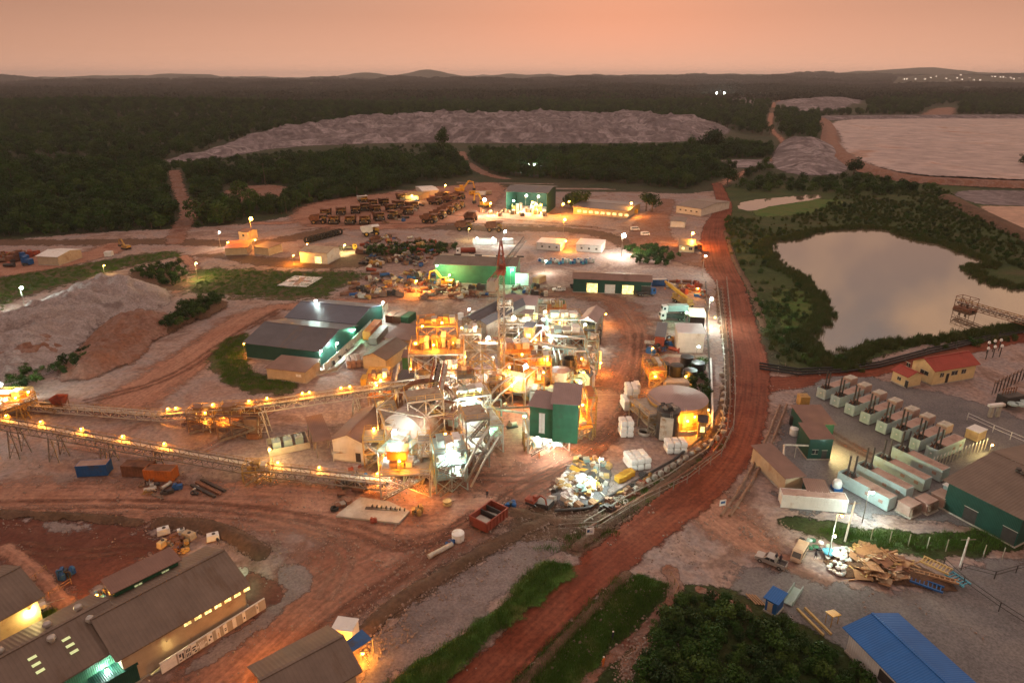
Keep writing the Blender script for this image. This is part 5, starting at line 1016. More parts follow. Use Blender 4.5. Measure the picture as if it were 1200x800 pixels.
def mill(label, px, py, rz, R, L, z=5.0, shell=None, ringm=None, name='grinding_mill', group=None, gear_at=.5):
    p = G(px, py); T = thing(name, label, 'grinding mill', (p.x, p.y, 0), rz, group); shell = shell or m_shell
    n = 36; k = MB(); k.tube((-L/2,0,z), (L/2,0,z), R, n=n, cap=False); k.tube((-L/2-R*.35,0,z), (-L/2,0,z), R*.35, R, n=n); k.tube((L/2,0,z), (L/2+R*.35,0,z), R, R*.35, n=n); k.ob('drum', shell, T)
    for x in (-L/2, L/2, 0): MB().ring((x,0,z), (1,0,0), R+.2, .25, n, .25).ob('flange', shell, T)
    for q in range(12):
        t = 2*pi*q/12; MB().bar((-L/2+.2, cos(t)*(R+.05), z+sin(t)*(R+.05)), (L/2-.2, cos(t)*(R+.05), z+sin(t)*(R+.05)), .16, .1).ob('shell_seam', shell, T)
    k = MB()
    for s in (-1, 1):
        for y in (-R-.9, R+.9): k.bar((s*(L/2+.6),y,0), (s*(L/2+.6),y,z+R+.8), .22)
        k.bar((s*(L/2+.6),-R-.9,z+R+.8), (s*(L/2+.6),R+.9,z+R+.8), .25)
    for y in (-R-.9, R+.9): k.bar((-L/2-.6,y,z), (L/2+.6,y,z), .2).bar((-L/2-.6,y,z+R+.8), (L/2+.6,y,z+R+.8), .2)
    k['kind'] if 0 else k.ob('service_frame', m_steelp, T); rails(T, [(-L/2-.6,-R-.9,z+.1), (L/2+.6,-R-.9,z+.1)], 1.1, m_yeld); MB().box(-L/2-.6,-R-1.8,z-.05,L/2+.6,-R-.7,z+.05).ob('walkway', m_steel, T)
    g = MB().ring((L*(gear_at-.5),0,z), (1,0,0), R+1.0, .9, n, .9).ob('gear_guard', ringm or m_orew, T)
    for s in (-1, 1):
        MB().tube((s*(L/2+R*.3),0,z), (s*(L/2+R*.3+1.8),0,z), R*.32, n=18).ob('trunnion', m_steelp, T); MB().box(s*(L/2+R*.3+.9)-.9,-R*.6,0,s*(L/2+R*.3+.9)+.9,R*.6,z-R*.3).ob('plinth', m_conc, T)
    MB().tube((L*(gear_at-.5)-.2,R+1.2,z-R*.6), (L*(gear_at-.5)+4.5,R+1.2,z-R*.6), .5, n=12).cbox(L*(gear_at-.5)+5.2,R+1.2,z-R*.6,2.4,1.8,1.8).ob('drive_motor', m_cy, T); MB().box(L*(gear_at-.5)-1,R+.3,0,L*(gear_at-.5)+6.6,R+2.2,z-R*.6-.92).ob('motor_plinth', m_conc, T); return T
def tower_crane(label, px, py, H, rz):
    p = G(px, py); T = thing('tower_crane', label, 'tower crane', (p.x, p.y, 0), rz); w = .75; n = int(H/2.0)
    for s in (-1, 1):
        for q in (-1, 1): MB().bar((s*w,q*w,0), (s*w,q*w,H), .16).ob('mast_leg', m_steel, T)
    for i in range(n):
        z0 = H*i/n; z1 = H*(i+1)/n; k = MB()
        for s in (-1, 1):
            k.bar((-w,s*w,z0), (w,s*w,z1), .1); k.bar((s*w,-w,z1), (s*w,w,z0), .1); k.bar((-w,s*w,z1), (w,s*w,z1), .1); k.bar((s*w,-w,z1), (s*w,w,z1), .1)
        k.ob('mast_lattice', m_steel, T)
    MB().box(-1.1,-1.1,H,1.1,1.1,H+1.2).ob('slewing_unit', m_rustl, T); c = MB().box(1.2,-.8,H+.2,2.6,.8,H+2.2).ob('cab', m_rustl, T); MB().box(2.6,-.7,H+.9,2.65,.7,H+2.0).ob('cab_window', m_glass, c)
    k = MB(); A = H+9
    for s in (-1, 1):
        for q in (-1, 1): k.bar((s*1.0,q*1.0,H+1.2), (s*.2,q*.2,A), .2)
    for i in range(4): z = H+2.4+i*1.7; f = 1-(z-H-1.2)/8.5; k.bar((-f,-f,z), (f,-f,z+1), .1).bar((f,f,z), (-f,f,z+1), .1).bar((-f,-f,z), (-f,f,z+1), .1).bar((f,-f,z), (f,f,z+1), .1)
    k.ob('apex_tower', m_rustl, T)
    J = 34; k = MB()
    for y in (-.8, .8): k.bar((1.5,y,H+1.6), (J,y,H+1.6), .14)
    k.bar((1.5,0,H+3.0), (J,0,H+2.6), .14)
    for i in range(17): x = 1.5+i*(J-1.5)/17; x2 = x+(J-1.5)/17; k.bar((x,-.8,H+1.6), (x2,0,H+2.9), .07).bar((x,.8,H+1.6), (x2,0,H+2.9), .07).bar((x,-.8,H+1.6), (x,.8,H+1.6), .07)
    k.ob('jib', m_dark, T); k = MB()
    for y in (-.8, .8): k.bar((-1.5,y,H+1.5), (-12,y,H+1.5), .2)
    for i in range(6): k.bar((-1.5-i*1.8,-.8,H+1.5), (-3.3-i*1.8,.8,H+1.5), .1)
    k.ob('counter_jib', m_rustl, T)
    for i in range(3): MB().box(-12+i*1.0,-1.1,H-1.2,-11.15+i*1.0,1.1,H+1.6).ob('counterweight', m_conc, T)
    MB().bar((0,0,A), (-11,0,H+1.6), .06).bar((0,0,A), (18,0,H+2.8), .06).bar((0,0,A), (31,0,H+2.7), .06).ob('tie_bar', m_dark, T)
    MB().box(-2.2,-2.2,0,2.2,2.2,.8).ob('base', m_conc, T); return T
def motor(label, p, rz, m=None, s=1.0, group=None):
    T = thing('pump_set', label, 'pump', p, rz, group); MB().box(-1.1*s,-.5*s,0,1.1*s,.5*s,.2*s).ob('bedplate', m_dark, T); MB().tube((-.9*s,0,.6*s), (.1*s,0,.6*s), .36*s, n=10).ob('motor', m or m_cy, T); MB().tube((.1*s,0,.6*s), (.5*s,0,.6*s), .12*s, n=6).ob('shaft', m_steel, T); MB().tube((.5*s,-.25*s,.6*s), (.5*s,.25*s,.6*s), .45*s, n=12).tube((.5*s,0,.9*s), (.5*s,0,1.5*s), .16*s, n=8).ob('pump_casing', m_orew, T); return T
# ================= RIGHT: POWER STATION =================
ga = None
def ang_of(A, B, z=0): a = G(*A, z); b = G(*B, z); return atan2(b.y-a.y, b.x-a.x)
# upper row: the engine ends run from (968,462) to (1102,533); bodies reach back to (1003,446)...(1150,508)
FR = [(965,469),(982,480),(999,491),(1017,503),(1036,517),(1055,530),(1072,541)]
rowlab = ['leftmost, nearest the road', 'second from the left', 'third from the left', 'fourth from the left', 'fifth from the left', 'sixth from the left', 'seventh from the left']
rz_up = ang_of((1096,540),(1140,520))
for (fx, fy), rl in zip([(961,467),(977,476),(994,486),(1012,496),(1031,507),(1049,516),(1069,527)], rowlab):
    q = G(fx, fy); c = q + Vector((cos(rz_up)*5.0, sin(rz_up)*5.0, 0)); cx_ = (c.x, c.y)
    T = genset('grey blue generator container in the upper row, ' + rl, 0, 100, rz_up, 'generator containers of the upper row', L=10.0); T.location = (c.x, c.y, 0)
q = G(1090, 538); T = genset('pale side-lit generator container at the right end of the upper row', 0, 100, rz_up, 'generator containers of the upper row', L=11.0, radiator=False); T.location = (q.x + cos(rz_up)*5.2, q.y + sin(rz_up)*5.2, 0)
# lower row runs away to the lower right
rz_lo = ang_of((985,566),(1035,594))
for (fx, fy), rl in zip([(987,566),(1007,556),(1028,546),(1049,536)], ['nearest the camera under a floodlight', 'second from the camera', 'third from the camera', 'farthest from the camera']):
    q = G(fx, fy); T = genset('blue grey generator container of the lower row, ' + rl, 0, 100, rz_lo, 'generator containers of the lower row', L=11.5, radiator=False); T.location = (q.x + cos(rz_lo)*5.2, q.y + sin(rz_lo)*5.2, 0)
for i, (px, py, lb) in enumerate([(1063,600,'first of the small grey transformer boxes below the lower generators, left'), (1083,596,'second small grey transformer box, in the middle'), (1102,590,'third small grey transformer box, before the green power house')]):
    p = G(px, py); T = thing('transformer_box', lb, 'transformer', (p.x, p.y, 0), rz_lo + pi/2, 'transformer boxes below the generators'); MB().box(-1.6,-1.3,.3,1.6,1.3,2.3).box(-1.7,-1.4,2.3,1.7,1.4,2.45).ob('casing', m_gtop, T)
    for j in range(7): MB().box(-1.4+j*.45,-1.75,.5,-1.3+j*.45,-1.3,2.1).ob('cooling_fin', m_steel, T)
    MB().box(-1.8,-1.8,.0,1.8,1.5,.28).ob('plinth', m_conc, T)
T = thing('transformer_box', 'white topped switch cabinet beside the green power house', 'transformer', tuple(G(1120, 582)), rz_lo); MB().box(-2.2,-1.2,.1,2.2,1.2,2.0).ob('casing', m_gset, T); MB().box(-2.4,-1.4,2.0,2.4,1.4,2.15).ob('roof', m_white, T)
T = thing('transformer_box', 'small white roofed kiosk past the radiators by the yellow lit corner', 'transformer', tuple(G(1142, 513)), rz_up); MB().box(-1.8,-1.4,.1,1.8,1.4,2.4).ob('casing', m_cream, T); MB().box(-1.9,-1.5,2.4,1.9,1.5,2.55).ob('roof', m_white, T)
# bus-bar racks between the rows
k = 0
for i in range(16):
    f = i/15; px = 1092 + 62*f; py = 548 - 22*f; p = G(px, py); T = thing('cable_rack', 'slim cable rack between the generator rows, %s from the left' % ORD[i], 'switchgear', (p.x, p.y, 0), rz_up+.3, 'switchgear racks between the generator rows')
    MB().bar((-.5,0,0), (-.5,0,2.2), .1).bar((.5,0,0), (.5,0,2.2), .1).bar((-.6,0,2.2), (.6,0,2.2), .12).ob('frame', m_steelp, T); MB().tube((-.3,0,2.2), (-.3,0,2.7), .08, n=6).tube((.3,0,2.2), (.3,0,2.7), .08, n=6).ob('insulator', m_sack, T)
# green power house, right edge
T = shed('power_house', 'dark green power house with two dark ventilators on its brown roof', (1113,563), (1200,606), (1200,516), 6.5, 2.0, m_greend, m_roof, ridge='x', ov=.9, doors=[('f',5,2.4,3.0), ('f',12,2.4,3.0)])
w_, d_ = T['w'], T['d']
for i in range(3): MB().tube((w_*.42+i*2.6, d_*.40+i*2.2, 8.4), (w_*.42+4.2+i*2.6, d_*.40+i*2.2-1.0, 8.8), .35, n=10).tube((w_*.42+i*2.6, d_*.40+i*2.2, 7.7), (w_*.42+i*2.6, d_*.40+i*2.2, 9.0), .5, n=10).ob('exhaust_pipe', m_dark, T)
walllamp(1138, 571, 4.6, 'g', 900, 'green white floodlight on the green power house wall', .35)
# yellow house
T = shed('bungalow', 'cream bungalow with a broad red roof beside the lake road', (1096,433), (1145,425), (1063,423), 4.8, 2.0, m_cream, m_redroof, ridge='x', ov=.7,
         wins=[('f',3.0,1.3,1.2,2.2), ('f',7.6,2.2,1.2,2.2), ('f',11.0,1.6,1.2,2.2), ('l',3.0,2.6,1.1,2.2), ('l',8.4,1.2,1.2,2.2)], doors=[('f',5.2,1.0,2.9)])
T = shed('outhouse', 'small cream hut with a red roof left of the bungalow', (1047,433), (1064,441), (1052,425), 3.4, 1.0, m_cream, m_redroof, ridge='x', ov=.5, wins=[('f',2.4,1.1,.9,1.3)], doors=[('f',5.0,1.0,2.1)])
# huts beside the haul road
shed('switch_room', 'long tan roofed switch room beside the generators', (944,497), (978,497), (940,478), 4.0, .7, m_greend, m_roofr, ov=.3, mono=True, doors=[('f',1.5,1,2.1)])
shed('control_room', 'green walled control room with a lit front corner', (950,514), (977,514), (948,498), 5.2, .5, m_greend, m_roofr, ov=.3, mono=True, doors=[('f',3.6,1.1,2.2)], wins=[('f',1.5,1.2,1.0,1.4)])
shed('store_hut', 'tan roofed store hut by the pipe crossing', (921,560), (942,557), (916,521), 3.4, .6, m_beige, m_roofr, ov=.4, mono=True)
shed('flat_hut', 'low flat roofed hut behind the white containers', (947,575), (971,577), (948,563), 2.8, .3, m_greend, m_roofr, ov=.3, mono=True)
container(951, 593, ang_of((915,596),(985,602)), 'long white container office with small dark signs on its side', m_white, 12.2, H=2.9, top=m_gtop)
p = G(980, 573); T = thing('water_tank', 'small white round tank with a blue foot at the container office', 'tank', (p.x, p.y, 0)); MB().lathe(0,0,[(.9,.6),(.95,1.6),(.7,2.2),(.1,2.4)],14).ob('tank_barrel', m_sack, T); MB().box(-.9,-.9,0,.9,.9,.6).ob('base', m_blue, T)
p = G(939, 482); T = thing('hopper', 'dusty yellow box hopper beside the haul road', 'hopper', (p.x, p.y, 0)); MB().box(-1.2,-1.2,2.0,1.2,1.2,4.6).ob('bin_wall', m_yeld, T); MB().tube((0,0,1.0),(0,0,2.0),.3,1.1,n=4).ob('outlet', m_dark, T)
for s in (-1, 1):
    for q in (-1, 1): link('leg', POSTM(2.1, m_steel, .16), T, loc=(s*1.05, q*1.05, 0))
tank(930, 497, 1.1, 2.2, 'black plastic tank below the yellow hopper', m_black, cone=.3, ladder=False, rim=False, n=18)
tank(930, 509, 1.0, 1.6, 'small white tank by the pipe crossing', m_sack, cone=.3, ladder=False, rim=False, n=18)
pipe('pipe_bridge', 'pale pipe crossing on legs beside the store hut', [(917,548,3.2),(919,521,3.2),(948,522,3.2)], .22, m_steelp, sup=True)
for i, (px, py, h, kind, pw, lb) in enumerate([(1022,576,7,'c',2400,'bright floodlight mast over the near lower generator'), (969,516,4.6,'c',2600,'white lamp on the control room front, left'), (976,513,4.8,'y',2600,'warm lamp at the control room corner, right')]):
    lamp(px, py, h, kind, pw, lb, .4 if i == 0 else .2, arm=.6)
p0 = G(1160,518); lamp(1163, 521, 3.5, 'y', 900, 'warm lamp at the yellow lit corner behind the power house', .22, arm=.3)
# transformer yard at the right edge
for i, (px, py) in enumerate([(1156,414),(1163,412),(1170,411),(1155,421),(1163,419),(1171,418)]):
    p = G(px, py); T = thing('surge_arrester', 'white capped post insulator in the lakeside switchyard, %s row, %s' % ('far' if i < 3 else 'near', ('left', 'middle', 'right')[i % 3]), 'insulator', (p.x, p.y, 0), 0, 'post insulators in the %s row' % ('far' if i < 3 else 'near')); MB().tube((0,0,0),(0,0,3.2),.14,n=6).ob('post', m_dark, T); MB().lathe(0,0,[(.3,3.2),(.45,3.5),(.3,4.0),(.05,4.1)],10).ob('cap', m_sack, T)
p = G(1164, 488); T = thing('concrete_portal', 'pale concrete frame in the transformer yard', 'frame', (p.x, p.y, 0), .2); MB().box(-2.2,-.5,3.0,2.2,.5,3.6).ob('lintel', m_white, T)
for s in (-1, 1): link('leg', POSTM(3.0, m_conc, .8), T, loc=(s*1.1, 0, 0))
T = thing('transformer', 'dark power transformer with pale round coolers', 'transformer', tuple(G(1182, 474)), .3); MB().box(-3,-1.5,.4,3,1.5,3.0).ob('casing', m_dark, T)
for i, (x, y) in enumerate([(-2.4,-2.6),(-.9,-3.4),(1.6,-2.8)]): MB().tube((x,y,1.6),(x,y,2.1),1.2,n=18).ob('cooler', m_gset, T)
for i in range(6): MB().tube((-2.4+i*.9,.6,3.0),(-2.4+i*.9,.6,4.3),.12,n=6).lathe(-2.4+i*.9,.6,[(.2,4.3),(.2,4.6)],8).ob('bushing', m_rust, T)
for i in range(9):
    px = 1164+i*4.5; py = 462-i*2.2; p = G(px, py); T = thing('switch_post', 'dark switch post behind the power transformer, %s from the left' % ORD[i], 'switchgear', (p.x, p.y, 0), .4, 'switch posts behind the power transformer'); MB().bar((-.6,0,0),(-.6,0,3.4),.12).bar((.6,0,0),(.6,0,3.4),.12).bar((-.9,0,3.4),(.9,0,3.4),.14).ob('frame', m_dark, T); MB().tube((-.5,0,3.4),(-.5,0,4.2),.1,n=6).tube((.5,0,3.4),(.5,0,4.2),.1,n=6).ob('insulator', m_orew, T)
fence('fence', 'pale rail fence behind the generator radiators', [(1133,492),(1163,506),(1205,524)], 2.0, 3.5, m_white)
# lake intake bridge
T, L_ = gantry('pipe_bridge', 'rusty lattice footbridge reaching out over the lake', (1121,357), (1215,384), 2.2, 3.2, w=2.2, h=2.2, m=m_rust, cat='footbridge')
p = G(1130, 363); T = thing('pump_platform', 'rusty pump raft at the lake end of the footbridge', 'pump station', (p.x, p.y, 0), ang_of((1121,357),(1215,384)))
for s in (-1, 1): MB().tube((-3,s*1.6,.1),(3.4,s*1.6,.1),.6,n=12).ob('float', m_rust, T)
MB().box(-3,-2,.72,3.4,2,.86).ob('deck', m_rust, T)
for x in (-2.8, 0, 3.2):
    for y in (-1.9, 1.9): link('post', POSTM(4.0, m_rust, .16), T, loc=(x, y, .8))
MB().bar((-2.8,-1.9,4.8),(3.2,-1.9,4.8),.15).bar((-2.8,1.9,4.8),(3.2,1.9,4.8),.15).bar((-2.8,-1.9,4.8),(-2.8,1.9,4.8),.15).bar((3.2,-1.9,4.8),(3.2,1.9,4.8),.15).bar((-2.8,-2,1),(0,-2,4.7),.1).bar((3.2,-2,1),(0,-2,4.7),.1).ob('frame', m_rust, T)
for i in range(2): MB().tube((-1.4+2.2*i,0,.86),(-1.4+2.2*i,0,2.4),.4,n=10).ob('pump', m_dark, T)
# pipes by the lake road
for i, (z, dx, nm) in enumerate([(0,0,'upper'),(0,4,'middle'),(0,8,'lower')]):
    pipe('pipeline', 'black pipeline along the lake shore road, %s of the three' % nm, [(890,425+dx*.8),(935,432+dx*.8),(985,430+dx*.7),(1030,424+dx*.7),(1090,408+dx*.7),(1150,395+dx*.6),(1215,380+dx*.6)], .28, m_black, .35, step=14)
for i, nm in enumerate(('left', 'right')):
    pipe('pipeline', 'long brown pipe beside the haul road, %s of the pair' % nm, [(914+i*8,474),(900+i*8,510),(880+i*9,550),(862+i*9,580),(845+i*10,604)], .32, m_orew, .45, step=5)
# corridor between the plant and the haul road
CORR = [(690,618),(740,588),(790,562),(835,532),(852,505),(856,470),(855,430),(851,380),(846,335)]
pipe('pipeline', 'long rusty pipe on the plant side of the haul road', CORR, .24, m_rust, .5, step=4)
pipe('pipeline', 'thin pale pipe bending round the plant corner', [(x-6, y-7) for x, y in CORR], .13, m_steel, .7, step=4)
pipe('pipeline', 'dark pipe behind the thin pale pipe at the plant corner', [(650,598),(690,595),(740,566),(790,538),(822,512),(832,480),(832,440),(830,400),(827,330)], .3, m_dark, .6, step=5)
fence('fence', 'wire fence along the plant side of the haul road', [(655,625),(700,622),(755,590),(805,566),(845,535),(859,505),(861,470),(860,430),(856,380),(851,330)], 2.2, 4, m_steel)
for i in range(14):
    f = i/13; q = CORR[1:4]; px = 745 + 95*f; py = 575 - 60*f
    p = G(px, py); T = thing('concrete_block', 'pale anchor block along the plant corner pipes, %s from the bottom' % ORD[i], 'concrete block', (p.x, p.y, 0), .6, 'anchor blocks along the corner pipes'); MB().box(-.5,-.4,0,.5,.4,.9).box(-.35,-.3,.9,.35,.3,1.1).ob('block', m_conc, T)
for i in range(10):
    p = G(846+ (i%2)*2, 440+i*7.5); T = thing('concrete_block', 'pale block in the drain behind the tank farm, %s from the far end' % ORD[i], 'concrete block', (p.x, p.y, 0), .3*i, 'blocks in the drain behind the tank farm'); MB().box(-.7,-.5,0,.7,.5,.7).box(-.5,-.3,.7,.4,.3,.95).ob('block', m_conc, T)
# ================= LOWER RIGHT: SCRAP PILE, VEHICLES =================
pickup('dusty silver pickup with two people standing in its bed', 903, 660, ang_of((918,664),(886,651)), m_silver)
van('tan minibus parked with its nose to the camera', 936, 652, ang_of((944,638),(930,662)), m_tan)
for px, py, lb, tm in [(909,657,'person in dark clothes standing in the pickup bed, left',m_cloth), (914,659,'person in dark clothes sitting in the pickup bed, right',m_cloth)]: person(px, py, lb, tm, z=.9, hat=m_dark)
person(955, 655, 'person in dark clothes sorting rubbish beside the blue tarp', m_cloth, 2.0, m_dark); person(718, 750, 'person with a pale cap on the grass slope beside the foot path', m_cloth, 1.0, m_sack); person(707, 780, 'person in an orange top walking on the lower foot path', m_hivis, .5, m_sack)
person(571, 583, 'worker standing alone in the open yard above the red skip', m_cloth, 0, m_hivis); person(632, 537, 'worker in orange before the green tower building', m_hivis, 1.2, m_hivis)
T = shed('guard_hut', 'small blue roofed hut with blue walls at the yard entrance', (898,700), (911,707), (905,690), 2.5, .4, m_blue, m_blueroof, ov=.35, mono=True, doors=[('f',.8,.8,1.9,m_beige)])
T = shed('blue_roof_shed', 'long shed with a deep blue roof at the lower right corner', (997,737), (1110,850), (1045,716), 4.2, 1.1, m_roofw, m_blueroof, ridge='x', ov=.8)
for i in range(5): MB().box(6+i*9,-.06,1.0,10+i*9,.0,2.8).ob('wall_opening', m_dark, T)
CNM = {'white_sack': 'white', 'painted_white': 'white', 'generator_blue_grey': 'bluish', 'brown_board': 'brown', 'wall_beige': 'beige', 'raw_plank': 'yellowish', 'rusty_steel': 'rusty', 'dusty_yellow': 'yellow', 'painted_yellow': 'yellow', 'dark_steel': 'dark', 'blue_paint': 'blue', 'pale_steel': 'pale', 'dusty_brown_machine': 'brown', 'weathered_steel': 'grey', 'red_brown_paint': 'red'}
def heap_items(name, label, group, cat, pts, n, builder, seed):
    r = random.Random(seed); out = []
    L = [tuple(v) for v in G2(pts)]; A = np.array(L); lo = A.min(0); hi = A.max(0); ctr = A.mean(0); c = 0; g = 0
    while c < n and g < 9000:
        g += 1; x = r.uniform(lo[0], hi[0]); y = r.uniform(lo[1], hi[1])
        if not inside(np.array([[x, y]]), A)[0]: continue
        e = float(sdist(np.array([[x, y]]), A)[0]); z = builder[1](e)*r.uniform(.75, 1.0)
        me = builder[0][r.randrange(len(builder[0]))]; s = r.uniform(.7,1.3); cn = CNM.get(me.materials[0].name, 'grey'); o = bpy.data.objects.new(name, me); C.objects.link(o); o.location = (x, y, z); o.rotation_euler = (r.uniform(-.4,.4), r.uniform(-.4,.4), r.uniform(0,6.3)); o.scale = (s,s,s); tag(o, '%s %s %s, %s of the %s' % ('small' if s < .9 else 'large' if s > 1.1 else 'middling', cn, label, zone(x, y, lo, hi), group), cat, group); c += 1
def lump(seed, s, m, sq=.6):
    r = np.random.default_rng(seed); k = MB(); n = 8; P = []
    for a, q in ((-.9,.35),(-.4,.9),(.3,1),(.85,.5)):
        for i in range(n): t = 2*pi*i/n; R = s*q*r.uniform(.7,1.15); P.append((cos(t)*R, sin(t)*R, a*s*sq+r.uniform(-.1,.1)*s))
    F = [(j*n+i, j*n+(i+1) % n, (j+1)*n+(i+1) % n, (j+1)*n+i) for j in range(3) for i in range(n)] + [tuple(range(n-1,-1,-1)), tuple(range(3*n, 4*n))]
    k.add(P, F); return k.mesh('lump', m)
def cardboard(w, d, m, h=.06): return MB().box(-w/2,-d/2,-h/2,w/2,d/2,h/2).mesh('board', m)
def pilemound(px, h, m, edge, seed=1.0): # the mass under a heap
    return mound('rubbish_base', px, h, m, edge, .4, 3, seed, soft=.5, k=1)
pilemound([(966,655),(975,640),(1000,646),(1040,650),(1075,660),(1128,690),(1105,694),(1050,684),(1010,680),(975,672)], 1.1, M_brown, 3, 4.0)
heap_items('white_rubbish_bag', 'lump', 'rubbish heap beside the minibus', 'rubbish', [(967,655),(976,643),(998,645),(1000,662),(985,676),(972,668)], 110, ([lump(i, .42, (m_sack, m_white, m_gset)[i % 3]) for i in range(6)], lambda e: .3+min(1.6, e*.9)), 5)
T = thing('tarpaulin', 'bright blue tarpaulin lump at the left of the rubbish heap', 'tarpaulin', tuple(G(971, 652))); link('tarpaulin_sheet', lump(77, 1.3, m_blue2, .5), T, loc=(0,0,.8))
heap_items('cardboard_sheet', 'sheet', 'timber heap', 'board', [(1000,654),(1010,645),(1040,652),(1072,662),(1068,682),(1035,684),(1003,678)], 90, ([cardboard(2.8,2.0,m_wood), cardboard(3.6,.35,m_wood,.1), cardboard(2.0,1.4,m_beige), cardboard(2.6,.25,m_woody,.1), cardboard(4.2,.3,m_wood,.15), cardboard(1.6,1.6,m_rust)], lambda e: .4+min(1.5, e*.7)), 6)
heap_items('yellow_scrap', 'scrap', 'yellow heap behind the timber', 'board', [(985,642),(1010,640),(1040,650),(1030,655),(1000,650)], 40, ([cardboard(1.2,.2,m_woody,.12), cardboard(1.6,.8,m_yeld,.1), lump(9,.4,m_woody)], lambda e: .3+min(1.0, e*.6)), 8)
def frame_pile(label, A, B, m, n=9, w=1.8, z=.5, name='lattice_bed'):
    a, b = G(*A), G(*B); L = (b-a).length; T = thing(name, label, 'scrap frame', (a.x, a.y, 0), atan2(b.y-a.y, b.x-a.x))
    for s in (-1, 1): MB().box(0,s*w/2-.12,z,L,s*w/2+.12,z+.3).ob('side_rail', m, T)
    for i in range(n): MB().box((i+.2)*L/n,-w/2+.12,z+.05,(i+.45)*L/n,w/2-.12,z+.25).ob('slat', m, T)
    return T
frame_pile('yellow slatted frame leaning out of the timber heap', (1078,662), (1112,678), m_woody, 9, 1.9, 1.3); frame_pile('turquoise slatted frame at the end of the timber heap', (1110,676), (1132,691), m_blue2, 6, 1.7, .8)
frame_pile('dark blue frame at the foot of the timber heap', (1066,680), (1105,694), m_blue, 8, 1.6, .4); frame_pile('brown frame lying across the timber heap foot', (1062,672), (1122,688), m_wood, 10, .8, .9)
T = thing('scrap_dump_truck_bed', 'green and white scrap behind the minibus', 'scrap', tuple(G(958, 640)));
for i in range(10): link('scrap_piece', lump(30+i, .6, (m_green, m_cy, m_sack, m_black)[i % 4]), T, loc=(random.uniform(-2.6,2.6), random.uniform(-1.5,1.8), .4+random.random()*.6))
for i, (px, py, h, lb) in enumerate([(990,634,8.5,'pale leaning utility pole behind the rubbish heap'), (1125,664,6.0,'short pale utility pole beside the turquoise frame')]):
    p = G(px, py); T = thing('utility_pole', lb, 'pole', (p.x, p.y, 0)); MB().tube((0,0,0),(.5-.2*i,.3,h),.2,.13,n=8).ob('pole', m_white, T); MB().bar((-.9,.3,h-.5),(1.6,.3,h-.4),.12).ob('crossarm', m_steel, T)
lamp(987, 604, 8.2, 'y', 600, 'floodlight on the pole behind the rubbish heap', .22, arm=.9); lamp(978, 628, 5, 'c', 650, 'white lamp above the pale rubbish heap', .2, arm=.4)
for i in range(8): p = G(1020+i*22, 633+i*3.2); T = thing('fence_post', 'grey yard fence post along the ditch, %s from the left' % ORD[i], 'post', (p.x, p.y, 0), 0, 'yard fence posts along the ditch'); link('post', POSTM(2.6, m_steelp, .12), T)
fence('fence', 'thin fence running from the turquoise frame to the lower right', [(1105,664),(1128,686),(1170,716),(1215,745)], 1.9, 3.2, m_dark); fence('fence', 'thin fence along the road edge right of the short pole', [(1126,668),(1165,678),(1215,664)], 1.6, 4, m_dark)
T = thing('sign_board', 'yellow topped stand beside the blue roofed shed', 'stand', tuple(G(974, 730)), .5); MB().cbox(0,0,2.0,2.2,1.4,.12,0,.25).ob('panel', m_yel, T)
for s in (-1, 1):
    for q in (-1, 1): link('leg', POSTM(1.9, m_yeld, .1), T, loc=(s*.8, q*.5, 0))
for i, lb in enumerate(['left of the two long timber beams by the thicket', 'right of the two long timber beams by the thicket']):
    a = G(934+i*9, 714-i*1); b = G(965+i*9, 745-i*1); T = thing('timber_beam', lb, 'beam', (a.x, a.y, 0), atan2(b.y-a.y, b.x-a.x)); MB().box(0,-.15,.05,(b-a).length,.15,.4).ob('beam', m_woody, T)
T = thing('skip_bin', 'pale green tipped trough between the hut and the yard', 'trough', tuple(G(929, 700)), ang_of((921,712),(938,686))); MB().box(-2.4,-.7,.2,2.4,.7,.35).box(-2.4,-.8,.35,2.4,-.65,1.2).box(-2.4,.65,.35,2.4,.8,1.2).ob('trough_wall', m_cy, T)
for i in range(4): T = thing('plank', 'loose plank beside the blue hut, %s' % ['outermost', 'second', 'third', 'nearest the hut'][i], 'plank', tuple(G(880+i*3.5, 702+i*.5)), ang_of((878,695),(891,708))); MB().box(-1.3,-.12,.1,1.3,.12,.2).ob('board', m_wood, T)
T = thing('sign_board', 'small blue and white sign board facing the haul road', 'sign', tuple(G(691, 632)), .2)
MB().box(-.75,-.05,1.2,.75,.05,2.6).ob('sign_plate', m_sack, T); MB().box(-.6,-.07,1.7,-.1,-.052,2.3).box(.0,-.07,1.9,.5,-.052,2.0).box(.0,-.07,1.6,.5,-.052,1.7).ob('sign_print', m_blue, T)
for s in (-1, 1): link('post', POSTM(1.3, m_steel, .08), T, loc=(s*.6, 0, 0))
T = thing('sign_board', 'small white sign board at the foot of the long brown pipes', 'sign', tuple(G(846, 597)), .3); MB().box(-.7,-.05,1.0,.7,.05,2.3).ob('sign_plate', m_sack, T); MB().box(-.5,-.07,1.5,.5,-.052,2.0).ob('sign_print', m_blue, T); link('post', POSTM(1.0, m_steel, .1), T)
fence('guard_rail', 'low wooden rails along the foot bridge of the path', [(786,674),(795,690),(790,700)], .9, 1.2, m_wood, bars=1)
# ================= THE PLANT =================
def P3(px, py, z=0): return tuple(G(px, py, z))
dir1 = ang_of((465,548),(508,505))
mill('great pale grinding mill lit white under the red feed chute', 484, 528, dir1, 4.9, 8.0, 6.2, gear_at=1.0)
mill('second grinding mill glowing teal right of the feed chute', 547, 510, dir1+.25, 3.5, 7.0, 5.2, m_cy, m_steelp, gear_at=.8)
mill('small regrind mill with an orange lit gear ring in the middle of the plant', 606, 466, ang_of((590,462),(628,470)), 2.9, 7.0, 4.2, m_steelp, m_yeld, gear_at=1.0)
